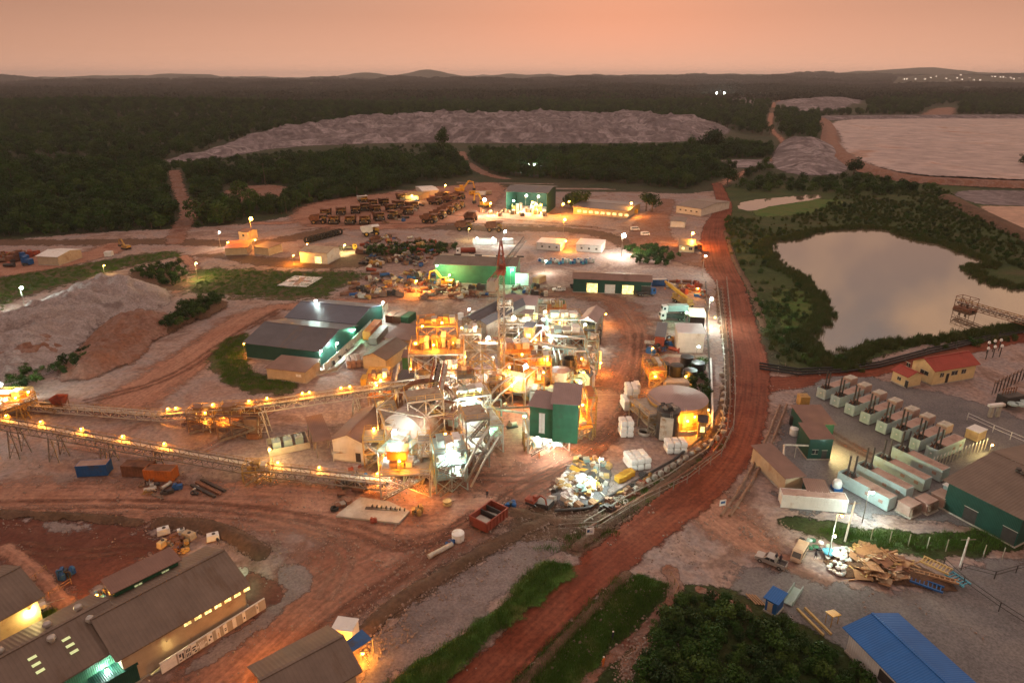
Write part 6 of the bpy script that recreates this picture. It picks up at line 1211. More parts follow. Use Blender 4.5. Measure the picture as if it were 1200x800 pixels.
# towers: label, px, py, w, d, levels, rz, kwargs
TW = [
 ('orange lit crusher tower carrying two machine decks above the mills', 514, 452, 14.5, 11, (5.5, 11.5), .05, dict(bays=(2,2), deck=m_orew, m=m_steelp)),
 ('upper screen deck standing behind the orange crusher tower', 515, 440, 11, 6, (6, 12, 16), .05, dict(bays=(2,1), deck=m_steel, m=m_yeld, stair=False)),
 ('low braced steel frame with a big cross at the foot of the great mill', 478, 571, 10, 7, (5.2,), .03, dict(bays=(1,1), m=m_steelp)),
 ('teal lit screen frame in front of the great mill', 470, 550, 8, 6, (3.0, 6.2), dir1, dict(bays=(2,1), m=m_cy, deck=m_cy)),
 ('yellow railed stair frame left of the great mill', 441, 540, 4.5, 5, (3.2, 6.4), .1, dict(m=m_yeld)),
 ('slender stair tower right of the great mill', 499, 560, 2.6, 2.6, (3, 6, 9.5), .1, dict(m=m_steelp)),
 ('blazing white and green cyclone frame beside the mills', 527, 566, 6.5, 6.5, (3.2, 6.2, 9.2), .25, dict(bays=(2,2), m=m_cy, deck=m_cy)),
 ('grey lattice tower leaning over the second mill', 556, 540, 5, 7, (4, 8, 12), .3, dict(bays=(1,2), m=m_steel)),
 ('brown frame under the feed chute between the two mills', 523, 520, 6, 7, (4, 8.5), dir1, dict(m=m_orew, deck=m_rust)),
 ('bare yellow gabled frame behind the second mill', 566, 462, 6.5, 6, (4.5, 8.5), .1, dict(bays=(2,1), m=m_yeld, skip=(1,), stair=False)),
 ('pipe deck left of the yellow gabled frame', 545, 470, 5, 6, (4, 8), .1, dict(m=m_steel)),
 ('long pipe rack behind the yellow gabled frame', 575, 425, 13, 3.5, (4, 6.5), .0, dict(bays=(3,1), m=m_steel)),
 ('pale pipe bridge below the mauve roofed plant hall', 600, 405, 14, 4, (5, 8), .0, dict(bays=(3,1), m=m_steelp)),
 ('orange leaching deck behind the small regrind mill', 606, 438, 9, 8, (4.5, 8), .1, dict(bays=(2,2), deck=m_oran, m=m_yeld)),
 ('white lit pipe tower above the orange leaching deck', 592, 396, 5, 5, (4, 8, 11.5), .0, dict(m=m_steelp)),
 ('orange lit reagent frame beside the pinkish round tank', 632, 452, 6, 7, (4, 7.5), .0, dict(bays=(2,1), m=m_yeld, deck=m_oran)),
 ('steel frame of the elution deck left of the gabled hut', 663, 420, 10, 7, (4.5, 8.5), .05, dict(bays=(2,2), m=m_cy, deck=m_steel)),
 ('teal equipment deck behind the elution deck', 660, 398, 11, 7, (4, 8), .05, dict(bays=(2,2), m=m_cy, deck=m_cy)),
 ('orange burner frame with the green stack', 652, 384, 6, 5, (4, 7.5), .0, dict(m=m_oran, deck=m_oran)),
 ('slim white filter tower on the right flank of the plant', 692, 436, 3.2, 4, (3.5, 7, 10.5), .0, dict(m=m_cy)),
 ('orange lit walkway frame right of the slim filter tower', 681, 448, 3.4, 9, (3.4, 6), .0, dict(bays=(1,2), m=m_yeld, deck=m_oran)),
 ('dark frame under the mauve roof on the right flank', 690, 400, 6.5, 6, (5,), .05, dict(bays=(1,1), m=m_dark)),
 ('orange stair frame on the right side of the green tower', 672, 513, 8, 4, (3.2,), .25, dict(bays=(2,1), m=m_yeld, deck=m_oran)),
 ('white lit base frame under the green tower', 640, 521, 9.5, 7, (4.8,), .12, dict(bays=(2,2), m=m_steelp, deck=m_conc)),
 ('yellow pump frame beside the white base of the green tower', 620, 524, 2.5, 3, (3.2,), .1, dict(m=m_yeld)),
 ('grey scaffold beside the black platform tank', 757, 498, 4.5, 9, (3.0, 5.0), .35, dict(bays=(1,2), m=m_steel)),
 ('orange lit valve frame left of the black round tanks', 765, 446, 4.5, 9, (2.6, 5.0), .05, dict(bays=(1,2), m=m_yeld, deck=m_oran)),
 ('brown lattice crusher house below the rising conveyor', 286, 507, 10, 6, (3, 6), .06, dict(bays=(3,1), m=m_orew, deck=m_rust)),
 ('orange lit feeder frame left of the crusher house', 248, 500, 9, 4.5, (2.2, 4.2), .06, dict(bays=(3,1), m=m_orew, deck=m_orew)),
 ('transfer tower where the rising conveyor meets the mill line', 448, 482, 6, 5, (5, 9.5), .1, dict(bays=(1,1), m=m_orew, deck=m_oran)),
 ('conveyor drive station lit yellow at the bend of the lower belt', 304, 560, 5.5, 3.6, (2.6,), .1, dict(bays=(2,1), m=m_yeld)),
 ('orange lit crusher station at the left edge', 16, 484, 9, 6, (2.4, 4.6), .1, dict(bays=(2,1), m=m_yeld, deck=m_oran)),
 ('grey frame between the great mill and the low white hall', 455, 512, 4.5, 6, (4, 8), .3, dict(m=m_steel)),
 ('bracing frame right of the second mill carrying pipes', 574, 520, 3.4, 9, (4.2, 7), .35, dict(bays=(1,3), m=m_steelp, stair=False)),
 ('low steel deck between the leaching deck and the plant hall', 628, 412, 8, 5, (4.2,), .0, dict(bays=(2,1), m=m_steel)),
 ('tall open scaffold over the feed end of the great mill', 499, 522, 8, 6, (5, 9, 13), .3, dict(bays=(2,1), m=m_steelp, skip=(0,), stair=False)),
 ('narrow pipe scaffold between the great mill and the teal screen', 458, 528, 3, 8, (4, 8.5), .35, dict(bays=(1,2), m=m_steelp, stair=False)),
 ('open scaffold over the second mill', 553, 505, 8, 6, (5.5, 10.5), .3, dict(bays=(2,1), m=m_steelp, skip=(0,), stair=False)),
 ('low walkway frame before the second mill', 540, 548, 5, 4, (3.4,), .3, dict(bays=(2,1), m=m_steel)),
 ('pump bay frame left of the regrind mill', 586, 470, 6, 5, (3.6, 6.6), .1, dict(bays=(2,1), m=m_orew, deck=m_orew, stair=False)),
 ('orange lit valve deck over the regrind mill drive', 625, 462, 5, 5, (4.4,), .1, dict(m=m_yeld, deck=m_oran, stair=False)),
 ('cable rack left of the plant hall', 574, 398, 4, 8, (5, 8), .0, dict(bays=(1,2), m=m_steel, stair=False)),
 ('pipe rack right of the plant hall', 640, 378, 8, 4, (4, 7), .0, dict(bays=(2,1), m=m_steelp, stair=False)),
 ('grey pipe rack below the elution deck', 668, 455, 6, 4, (3.6,), .0, dict(bays=(2,1), m=m_steel, stair=False)),
 ('conveyor head frame behind the crusher tower', 552, 425, 6, 5, (5, 10), .0, dict(m=m_steelp, deck=m_steelp)),
]
TT = {}
for lb, px, py, w, d, lv, rz, kw in TW:
    TT[lb] = tower('steel_frame', lb, px, py, w, d, lv, rz, cat='steel structure', **kw)
T = TT['bare yellow gabled frame behind the second mill']; k = MB()
for y in (-3, 0, 3): k.bar((-3.6,y,8.6), (0,y,11.2), .16).bar((3.6,y,8.6), (0,y,11.2), .16)
for q in range(4): k.bar((-3.4+q*1.1,-3.3,8.8+q*.8), (-3.4+q*1.1,3.3,8.8+q*.8), .1).bar((3.4-q*1.1,-3.3,8.8+q*.8), (3.4-q*1.1,3.3,8.8+q*.8), .1)
k.ob('roof_truss', m_yeld, T)
# machines standing on the decks
def kitbox(label, p, rz, seed, w, d, h, cols, cat='machine', name='process_unit'):
    """screen, feeder or exchanger: casings, ducts, valves and a hood, arranged by seed"""
    r = random.Random(seed); T = thing(name, label, cat, p, rz)
    for i in range(3): x = -w/2 + w*(i+.5)/3; hh = h*r.uniform(.4,1); m_ = cols[i % len(cols)]; MB().box(x-w*.13,-d*.3,.1,x+w*.13,d*.3,hh).box(x-w*.15,-d*.33,hh,x+w*.15,d*.33,hh+.12).ob('casing', m_, T)
    for i in range(5):
        x, y = r.uniform(-w/2,w/2), r.uniform(-d/2,d/2); z = r.uniform(.4,h); a = (x,y,z); b = (x+r.uniform(-w/3,w/3), y, z); c = (b[0], b[1], .1); MB().path([a,b,c], .14+.1*r.random()).ob('duct', cols[(i+1) % len(cols)], T)
    for i in range(3): x, y = r.uniform(-w/2,w/2), r.uniform(-d/2,d/2); MB().lathe(x, y, [(.5,.1),(.5,h*.55),(.25,h*.7),(.1,h*.72)], 12).ob('vessel', cols[i % len(cols)], T)
    return T
def rot(T, x, y, z): c, s = cos(T.rotation_euler.z), sin(T.rotation_euler.z); return (T.location.x + x*c - y*s, T.location.y + x*s + y*c, T.location.z + z)
oc = (m_orew, m_yeld, m_steelp, m_oran); tcx = (m_cy, m_steelp, m_sack); bc = (m_orew, m_steel, m_rust)
KB = [(0,(-4,0,11.72),4,6,2.6,oc,'orange screen machine on the left of the crusher tower deck'),(0,(.5,1,11.72),4,6,3.2,oc,'tall orange screen machine in the middle of the crusher tower deck'),(0,(4.6,0,11.72),3.6,6,2.4,oc,'orange screen machine on the right of the crusher tower deck'),
 (1,(-2.5,0,16.22),5,4,1.6,oc,'feeder on the left of the upper screen deck'),(1,(2.5,0,16.22),5,4,2.0,oc,'feeder on the right of the upper screen deck'),(0,(-3,0,5.72),5,6,3,bc,'crusher under the left of the orange deck'),(0,(3,0,5.72),5,6,3,tcx,'white lit chute machine under the orange deck'),
 (3,(0,0,6.42),6,4,2,tcx,'teal vibrating screen before the great mill'),(3,(0,0,3.22),6,4,2,tcx,'lower teal screen before the great mill'),(2,(-1,0,5.42),5,4,1.8,oc,'orange hooded drive on the low braced frame'),(6,(0,0,9.42),5,5,1.8,tcx,'ring of cyclones on top of the blazing frame'),(6,(0,0,3.42),5,5,2,tcx,'white pump group inside the blazing frame'),(6,(0,0,6.42),5,5,2,tcx,'green lit launder inside the blazing frame'),
 (8,(0,0,8.72),5,5,1.6,bc,'brown chute machine between the mills'),(11,(0,0,6.72),11,2.6,1.2,bc,'valve row on the long pipe rack'),(12,(0,0,8.22),12,3,1.4,tcx,'pipe manifold on the pale pipe bridge'),(13,(0,0,8.22),7,6,2.4,oc,'orange agitator drives on the leaching deck'),(13,(0,0,4.72),7,6,2.6,oc,'orange pump group inside the leaching deck'),(14,(0,0,11.72),4,4,1.6,tcx,'white heater on the pipe tower'),
 (15,(0,0,7.72),5,5,2.2,oc,'orange reagent mixer beside the pinkish tank'),(16,(0,0,8.72),8,5,1.8,tcx,'elution columns on the elution deck'),(16,(0,0,4.72),8,5,2.8,bc,'dark exchangers inside the elution deck'),(17,(0,0,8.22),9,5,2.0,tcx,'teal exchangers on the rear equipment deck'),(18,(0,0,7.72),4,4,2.6,oc,'orange burner box under the green stack'),(19,(0,0,10.72),2.4,3,1.4,tcx,'white filter heads on the slim tower'),
 (20,(0,0,6.22),2.6,7,1.6,oc,'orange lit valves on the right flank walkway'),(22,(0,0,3.42),6,3,1.6,oc,'orange gearboxes beside the green tower'),(26,(0,0,5.22),3.4,7,1.2,oc,'orange lit valves left of the black tanks'),(27,(0,0,6.22),8,4,1.4,bc,'brown crusher drives on the lattice house'),(28,(0,0,4.42),7,3,1.6,bc,'feeder drives in orange light left of the crusher house'),(29,(0,0,9.72),4,3.4,2.0,oc,'yellow lit head pulley on the transfer tower'),
 (30,(0,0,2.82),4,2.6,1.4,oc,'yellow lit gearbox on the drive station'),(31,(0,0,4.82),7,4,1.6,oc,'orange lit jaw crusher at the left edge'),(34,(0,0,4.42),6,4,2.2,bc,'grey exchangers on the low steel deck'),(44,(0,0,10.22),4,4,1.8,tcx,'white lit head chute behind the crusher tower'),(23,(0,0,.1),7,5,3.2,tcx,'white lit tanks inside the base of the green tower'),(10,(0,0,8.22),4,4,1.6,bc,'pipe group left of the yellow gabled frame'),(35,(0,0,9.22),6,4,1.6,tcx,'white ducts on the scaffold over the great mill'),(37,(0,0,10.72),6,4,1.4,tcx,'teal ducts on the scaffold over the second mill'),(38,(0,0,3.62),4,3,1.8,tcx,'white pumps on the walkway before the second mill'),(39,(0,0,6.82),4,4,1.4,oc,'orange valves in the pump bay frame'),(40,(0,0,4.62),4,4,1.8,oc,'orange gearbox over the regrind mill drive'),(42,(0,0,7.22),6,3,1.6,tcx,'white ducts right of the plant hall'),(43,(0,0,3.82),5,3,1.4,bc,'pipes on the grey rack below the elution deck')]
tl = [TT[t[0]] for t in TW]
for i, (ti, off, w, d, h, cols, lb) in enumerate(KB): kitbox(lb, rot(tl[ti], *off), tl[ti].rotation_euler.z, 100+i, w, d, h, cols)
T = thing('orange_hood', 'glowing orange drive hood over the low braced frame', 'machine hood', rot(tl[2], -1.6, 0, 7.4)); MB().box(-2,-1.4,0,2,1.4,2.0).box(-2.2,-1.6,2.0,2.2,1.6,2.15).ob('casing', m_oran, T)
# feed chute and the covered pair of sheds behind the crusher tower
gantry('feed_chute', 'red brown feed chute dropping from the crusher tower between the mills', (515,430), (506,478), 13.5, 10, w=2.4, h=1.8, m=m_rustl, n=8)
T = thing('return_pipe', 'fat brown pipe arched over the great mill', 'pipe', P3(501, 503)); k = MB(); pts = [(7.0*cos(pi*i/14), 0, 6.0 + 7.0*sin(pi*i/14)) for i in range(15)]; k.path(pts, .55, 10); k.ob('pipe_barrel', m_rust, T); T.rotation_euler = (0, 0, .05)
for lb, A, B, D in [('left long grey conveyor roof behind the crusher tower', (541,373), (556,376), (572,341)), ('right long grey conveyor roof behind the crusher tower', (556,377), (570,380), (588,345))]:
    shed('conveyor_shed', lb, A, B, D, 10, 1.0, m_steel, m_roofd, ridge='y', ov=.3, base=False)
for i in range(4): tank(0, 0, 1.5, 9.5, 'tall pale silo in the row under the long grey roofs, %s' % ['nearest', 'second', 'third', 'farthest'][i], m_steelp, cone=.6, hoops=4, loc=(G(552+i*5, 417-i*6).x, G(552+i*5, 417-i*6).y), n=16)
shed('plant_hall', 'plant hall with a pale mauve gabled roof above the leaching deck', (590,355), (627,357), (593,346), 10, 1.6, m_white2, m_roofm, ov=.6, wins=evenly('f', 4, 1, 12, 1.6, 2.0, 5, e_win))
shed('plant_annex', 'lower mauve roofed annex in front of the plant hall', (590,366), (623,368), (591,359), 8, .4, m_beige, m_roofm, ov=.4, mono=True, openf=True)
shed('flank_hall', 'mauve roofed filter hall on the right flank of the plant', (680,375), (698,377), (684,361), 9, 1.2, m_steel, m_roofm, ridge='y', ov=.5, openf=True)
shed('lamp_box', 'small dark roofed cabin glowing yellow amid the pipe bridge', (614,383), (624,384), (615,378), 9, .3, m_yeld, m_roofd, mono=True, ov=.3, wins=[('f',1.4,1.4,1.2,5.8,e_win)])
shed('gabled_hut', 'small orange walled gabled hut at the plant corner', (677,439), (691,441), (680,432), 4.5, 1.4, m_beige, m_roofd, ridge='y', ov=.4, doors=[('f',1.6,1.0,2.2)])
tank(656, 455, 2.6, 5.6, 'pinkish round tank left of the gabled hut', m_steelp, m_roofm, cone=.2); tank(605, 432, 3.0, 6.5, 'orange lit round leaching tank under the pipe tower', m_orew, m_steelp); tank(640, 425, 2.4, 6.0, 'brown leaching tank behind the pinkish tank', m_orew, m_steelp, open_=True); tank(657, 376, 1.2, 7.5, 'bright green stack tank at the back of the plant', m_green, cone=.5, n=16)
tank(668, 440, 2.0, 5.5, 'dark open tank between the pinkish tank and the flank walkway', m_dark, open_=True); tank(620, 442, 2.2, 6.2, 'orange lit tank beside the regrind mill', m_oran, m_steelp); tank(645, 405, 2.4, 6, 'teal lit tank behind the elution deck', m_cy, m_steelp)
for i, (px, py) in enumerate([(690,418),(691,426),(692,445),(693,452)]): tank(px, py, .9, 3.4+i*.3, 'small white vessel on the right flank, %s' % ['farthest', 'second from the back', 'third from the back', 'nearest'][i], m_sack, cone=.4, n=14, hoops=2)
T = thing('fan_wheel', 'large dark fan wheel on the right flank frame', 'fan', P3(676, 418, 0)); MB().tube((0,-.5,6),(0,.5,6),2.0,n=20).ring((0,0,6),(0,1,0),2.3,.3,24,1.2).ob('fan_casing', m_dark, T); MB().box(-.5,-.5,0,.5,.5,4.1).ob('stand', m_steel, T)
# green tower building
shed('green_tower', 'lower green half of the tower building with a mauve roof', (621,475), (648,479), (625,462), 12.5, 1.0, m_green, m_roofm, mono=True, ov=.4, floor=5, base=False, wins=[('f',2.8,1.3,4.8,1.2,e_wh if 0 else m_sack)])
shed('green_tower', 'taller green half of the tower building behind the lower one', (648,472), (678,474), (652,453), 14.5, .8, m_green, m_roofm, mono=True, ov=.5, floor=5, base=False)
tower('steel_frame', 'frame carrying the taller green tower half', 662, 508, 7, 6, (4.9,), .1, m=m_steelp, cat='steel structure')
tower('steel_frame', 'yellow stair frame hugging the right wall of the green tower', 689, 505, 2.2, 6, (3.5, 7, 10.5), .1, m=m_yeld, deck=m_oran, cat='steel structure')
pipe('pipe_arch', 'pale overhead pipe from the regrind mill to the green tower', [(577,478,6),(600,482,6),(617,484,6),(621,506,3)], .3, m_steelp, sup=False)
pipe('pipe_arch', 'long pale pipe across the plant below the plant hall', [(560,402,8.5),(600,402,8.5),(640,404,8.5),(676,408,8.5)], .3, m_steelp, sup=False)
pipe('pipe_arch', 'brown slurry pipe from the mills to the leaching deck', [(560,480,7),(580,455,8),(600,440,9)], .35, m_orew, sup=False); pipe('pipe_arch', 'grey slurry pipe beside the brown one', [(563,488,6),(586,462,7),(606,446,8)], .25, m_steelp, sup=False)
pipe('pipe_arch', 'white header pipe above the elution deck', [(640,392,9.5),(665,394,9.5),(690,398,8)], .25, m_sack, sup=False); pipe('drop_pipe', 'tall brown drop pipe under the feed chute', [(507,482,9),(509,512,3),(509,520,.5)], .5, m_rustl, sup=False)
pipe('pipe_arch', 'leaning pipe over the mill frames', [(540,560,3),(560,520,11),(574,500,12)], .3, m_steelp, sup=False)
pipe('pipe_arch', 'second leaning pipe over the mill frames', [(547,565,2),(566,528,10),(580,508,11)], .25, m_steel, sup=False); pipe('pipe_arch', 'third leaning pipe over the mill frames', [(552,570,1),(570,535,9),(584,512,10)], .22, m_steelp, sup=False)
for i, (px, py) in enumerate([(462,478),(474,486),(590,440),(596,452),(628,430),(636,470),(590,478),(575,470),(648,436),(667,404),(610,392),(585,412),(560,495),(540,532),(600,500),(673,466),(560,440),(530,468)]):
    motor(['teal pump set behind the great mill','second pump set behind the great mill','pump set left of the leaching deck','pump set below the leaching deck','pump set behind the reagent frame','pump set left of the green tower','pump set under the regrind mill','pump set left of the regrind mill','pump set beside the pinkish tank','pump set under the elution deck','pump set under the pipe bridge','pump set below the pipe rack','pump set under the second mill','pump set beside the blazing frame','pump set on the open floor left of the green tower','pump set right of the green tower roof','pump set under the yellow gabled frame','pump set behind the feed chute'][i], P3(px, py), i*.7, (m_cy, m_oran, m_steelp)[i % 3], 1.3)
# equipment strewn right of the mills
for i in range(16): p = G(566+random.uniform(-9,12), 512+random.uniform(-14,14)); o = link('scrap_piece', [lump(50+j, .7, (m_sack, m_steel, m_dark, m_cy)[j]) for j in range(4)][i % 4], None, (p.x, p.y, .5)); tag(o, 'spare part lying right of the second mill, %s placed' % ORD[i], 'spare part', 'spare parts right of the second mill')
tower_crane('red topped lattice tower crane rising behind the mills', 588, 446, 31, ang_of((588,320),(617,283)))
# mill side halls
shed('mill_store', 'white fronted hall with a brown gabled roof left of the great mill', (389,514), (428,519), (446,483), 5.2, 1.7, m_white2, m_roofr, ridge='y', ov=.6, doors=[('f',6.0,1.2,2.4)])
shed('car_port', 'brown lean-to canopy along the left side of the white hall', (369,518), (388,514), (415,482), 4.2, .9, None, m_roofr, mono=True, ov=.2, posts=(2,4))
shed('drive_house', 'dark roofed conveyor house glowing yellow beside the transfer tower', (461,447), (480,449), (468,435), 6, .5, m_beige, m_roofd, mono=True, ov=.3)
MBx = thing('yellow_hood', 'bright yellow drive hood beside the dark roofed conveyor house', 'machine hood', P3(446, 466, 0)); MB().box(-2.6,-2,5.5,2.6,2,8.0).box(-2.8,-2.2,8.0,2.8,2.2,8.15).ob('casing', m_yel, MBx); MB().box(-4.6,-1.6,4.0,-2.6,1.6,6.2).ob('side_casing', m_yel, MBx)
for s in (-1, 1):
    for q in (-1, 1): link('leg', POSTM(5.5, m_orew), MBx, loc=(s*2.4, q*1.8, 0))
T = thing('grinding_deck', 'timber and steel walkway before the white hall', 'platform', P3(412, 537), .1); MB().box(-4,-1,2.0,4,1,2.15).ob('deck', m_steelp, T)
for x in (-3.8, 0, 3.8):
    for y in (-.9, .9): link('leg', POSTM(2.0, m_steelp, .14), T, loc=(x, y, 0))
rails(T, [(-4,-1,2.15),(4,-1,2.15)], 1.0, m_steelp)
# conveyors
T1, L1 = gantry('belt_conveyor', 'long lower belt conveyor on trestles running in from the left', (-25,495), (300,553), 7.6, 1.3, w=2.4, h=1.6, m=m_steel, legs=(.13,.28,.47,.64))
belt_lamps(T1, L1, [.09,.22,.37,.52,.67], 2.4, 1.6, 'o', 420, ['lamp on the lower conveyor, leftmost', 'lamp on the lower conveyor, second from the left', 'lamp on the lower conveyor, third from the left', 'lamp on the lower conveyor, fourth from the left above the blue container', 'lamp on the lower conveyor, fifth from the left'])
T2, L2 = gantry('belt_conveyor', 'low belt conveyor running from the drive station into the mill frame', (305,554), (455,571), 1.3, 1.6, w=2.4, h=1.5, m=m_steel); belt_lamps(T2, L2, [.12,.45,.9], 2.4, 1.5, 'o', 300, ['lamp over the drive station bend', 'lamp halfway to the mill frame on the low conveyor', 'lamp where the low conveyor enters the mill frame'])
T3, L3 = gantry('belt_conveyor', 'low belt conveyor crossing the red floor towards the crusher', (30,478), (192,491), 1.2, 1.3, w=2.2, h=1.4, m=m_steelp)
T4, L4 = gantry('belt_conveyor', 'rising belt conveyor over the crusher house', (190,491), (300,481), 1.3, 6.6, w=2.4, h=1.6, m=m_steelp, legs=(.5,)); belt_lamps(T4, L4, [.03,.12,.42,.52,.9], 2.4, 1.6, 'o', 450, ['lamp at the foot of the rising conveyor', 'second lamp from the foot of the rising conveyor', 'lamp midway up the first rise of the conveyor', 'lamp above the feeder frame on the rising conveyor', 'lamp above the crusher house on the rising conveyor'])
T5, L5 = gantry('belt_conveyor', 'high belt conveyor leading from the crusher house to the transfer tower', (300,481), (505,452), 6.6, 10.5, w=2.6, h=1.8, m=m_steelp, legs=(.03,.56)); belt_lamps(T5, L5, [.06,.26,.30,.48,.53,.68], 2.6, 1.8, 'o', 550, ['lamp at the start of the high conveyor', 'left lamp of the close pair on the high conveyor', 'right lamp of the close pair on the high conveyor', 'lamp above the tall legs of the high conveyor', 'lamp right of the tall legs of the high conveyor', 'last lamp before the transfer tower'])
gantry('belt_conveyor', 'steep orange lit conveyor rising from the left edge crusher', (-20,492), (42,470), .8, 5.2, w=1.8, h=1.2, m=m_yeld, legs=(.7,)); gantry('belt_conveyor', 'short inclined feeder conveyor below the crusher house', (215,499), (262,487), .6, 3.6, w=1.4, h=1.0, m=m_orew, legs=(.6,))
T = thing('crusher_chute', 'brown chute tower at the right end of the crusher house', 'chute', P3(299, 512)); MB().add([(-1.6,-1.6,5.5),(1.6,-1.6,5.5),(1.6,1.6,5.5),(-1.6,1.6,5.5),(-.9,-.9,1.5),(.9,-.9,1.5),(.9,.9,1.5),(-.9,.9,1.5)], [(0,1,2,3),(7,6,5,4),(0,4,5,1),(1,5,6,2),(2,6,7,3),(3,7,4,0)]).ob('chute_wall', m_orew, T); MB().box(-1.2,-1.2,0,1.2,1.2,1.5).ob('base', m_rust, T)
T = thing('crusher_bin', 'red brown feed hopper beside a dark box on the low conveyor', 'hopper', P3(73, 482)); MB().add([(-1.6,-1.6,4.2),(1.6,-1.6,4.2),(1.6,1.6,4.2),(-1.6,1.6,4.2),(-.7,-.7,1.4),(.7,-.7,1.4),(.7,.7,1.4),(-.7,.7,1.4)], [(7,6,5,4),(0,4,5,1),(1,5,6,2),(2,6,7,3),(3,7,4,0)]).ob('bin_wall', m_rustl, T)
for s in (-1, 1):
    for q in (-1, 1): link('leg', POSTM(3.6, m_rust, .16), T, loc=(s*1.3, q*1.3, 0))
T = thing('dark_box', 'dark topped pale cabin left of the red brown hopper', 'cabin', P3(61, 480)); MB().box(-1.8,-1.2,0,1.8,1.2,2.2).ob('wall', m_beige, T); MB().box(-1.9,-1.3,2.2,1.9,1.3,2.4).ob('roof', m_dark, T)
# walled transformer pit
T = thing('transformer_pit', 'walled pit full of grey transformers between the conveyors', 'transformer yard', P3(338, 523), .45); MB().box(-4.5,-3,0,4.5,-2.8,1.6).box(-4.5,2.8,0,4.5,3,1.6).box(-4.5,-2.8,0,-4.3,2.8,1.6).box(4.3,-2.8,0,4.5,2.8,1.6).ob('wall', m_conc, T)
for i in range(3): MB().box(-3.4+i*2.5,-1,.1,-1.6+i*2.5,1.2,2.2).tube((-2.9+i*2.5,0,2.2),(-2.9+i*2.5,0,3.1),.12,n=6).tube((-2.1+i*2.5,0,2.2),(-2.1+i*2.5,0,3.1),.12,n=6).ob('transformer_tank', m_gset, T)
# containers by the lower conveyor
container(112, 554, .12, 'blue container with a dusty roof below the lower conveyor', m_blue, 6.1, top=m_gtop); container(164, 555, -.08, 'rust red container with open dark door below the lower conveyor, left', m_rust, 6.1); container(190, 560, -.08, 'rust orange container below the lower conveyor, right', m_oran, 6.1, top=m_rust)
# concrete pad with studs
T = thing('concrete_pad', 'stained concrete washing pad in front of the mill frame', 'concrete pad', P3(437, 601), -.1); MB().poly([(-6.8,-2.0),(6.0,-3.0),(7.2,1.0),(2.2,3.8),(-4.0,4.6),(-5.6,1.5)], -.05, .35).ob('slab', m_conc, T); MB().box(-1.8,.6,.36,4.8,1.5,.42).ob('gutter', m_dark, T)
for i in range(8): MB().cbox(-.5+i*.95, 1.5-i*.07, .6, .25, .5, .5).ob('stud', m_dark, T)
kitbox('yellow pump trolley at the right end of the concrete pad', P3(489, 601), .2, 400, 2.2, 1.8, 1.8, (m_yeld, m_dark), 'pump'); T = thing('tyre', 'dark tyre lying at the left end of the concrete pad', 'tyre', P3(392, 597)); MB().ring((0,0,.3),(0,0,1),.8,.4,16,.5).ob('tread', m_rub, T)
kitbox('rusty pipe clutter at the left end of the concrete pad', P3(402, 592), .6, 401, 3.2, 2.0, .9, (m_rust, m_steel), 'scrap'); kitbox('red valve stand on the front edge of the concrete pad', P3(438, 611), 0, 402, 1.2, .8, .9, (m_rustl,), 'valve')
T = thing('cable_drum', 'pale cable drum on the ground right of the mills', 'cable drum', P3(524, 591)); MB().tube((0,0,.1),(0,0,.25),.9,n=16).tube((0,0,.25),(0,0,.8),.5,n=12).tube((0,0,.8),(0,0,.95),.9,n=16).ob('drum', m_woody, T)
skip_bin('large red brown skip with dark scrap inside', 573, 612, ang_of((560,622),(592,598)), m_rustl, L=6.5, w=4.2)
excavator('small red loader beside the scrap heap track', 624, 590, -.6, m_rustl, .55)
kitbox('blue oil drum cage between the skip and the red loader', P3(598, 592), .4, 404, 1.6, 1.4, 1.2, (m_blue, m_dark), 'drum cage')
T = thing('loading_ramp', 'dark steel ramp left of the scrap heap', 'ramp', P3(634, 590), -.6); MB().add(*extrude_side([(-2.4,.05),(2.4,.05),(2.4,1.2)], -1.2, 1.2)).ob('ramp_plate', m_dark, T)
# scrap heap under the floodlight
HP = [(646,588),(652,565),(664,548),(678,535),(700,538),(716,548),(712,575),(700,592),(676,597)]
pilemound(HP, 1.6, M_greyd, 5, 6.0)
heap_items('white_scrap_sack', 'sack', 'floodlit scrap heap', 'sack', [(652,575),(664,556),(690,560),(706,572),(696,584),(670,590)], 130, ([lump(80+i, .75, (m_sack, m_white, m_woody, m_sack)[i % 4]) for i in range(8)], lambda e: .5+min(2.2, e*.6)), 11)
heap_items('scrap_crate', 'crate or board', 'floodlit heap of crates', 'crate', HP, 70, ([MB().box(-.6,-.5,-.4,.6,.5,.4).box(-.66,-.1,-.44,.66,.1,.44).mesh('crate', m_) for m_ in (m_woody, m_wood, m_steelp, m_dark, m_cy)] + [cardboard(2.2,.25,m_steelp,.15), cardboard(1.8,1.2,m_yel)], lambda e: .5+min(1.8, e*.5)), 12)
for i in range(3): T = thing('crate', 'yellow lit wooden crate right of the scrap heap, %s' % ['left', 'middle', 'right'][i], 'crate', P3(727+i*5, 563-i*3), .5); MB().box(-1,-.8,0,1,.8,1.3).box(-1.06,-.86,.2,1.06,.86,.35).box(-1.06,-.86,.9,1.06,.86,1.05).ob('crate_wall', m_yel, T)
for i, (px, py) in enumerate([(672,596),(684,596)]): T = thing('tyre', 'tyre at the foot of the scrap heap, %s' % ['larger, left', 'smaller, right'][i], 'tyre', P3(px, py)); MB().ring((0,0,.35),(0,0,1),1.1-.4*i,.5-.2*i,18,.6).ob('tread', m_rub, T)
MBt = tank(537, 632, 1.1, 1.5, 'pale round tank lying by the ditch below the yard', m_sack, cone=.15, ladder=False, n=18); pipe('pipe', 'short fat pipe lying by the ditch below the yard', [(502,652,.5),(530,637,.5)], .45, m_steelp, sup=False); kitbox('blue pump box beside the fat pipe', P3(527, 638), .7, 406, 1.6, 1.2, .9, (m_blue, m_rust), 'pump')
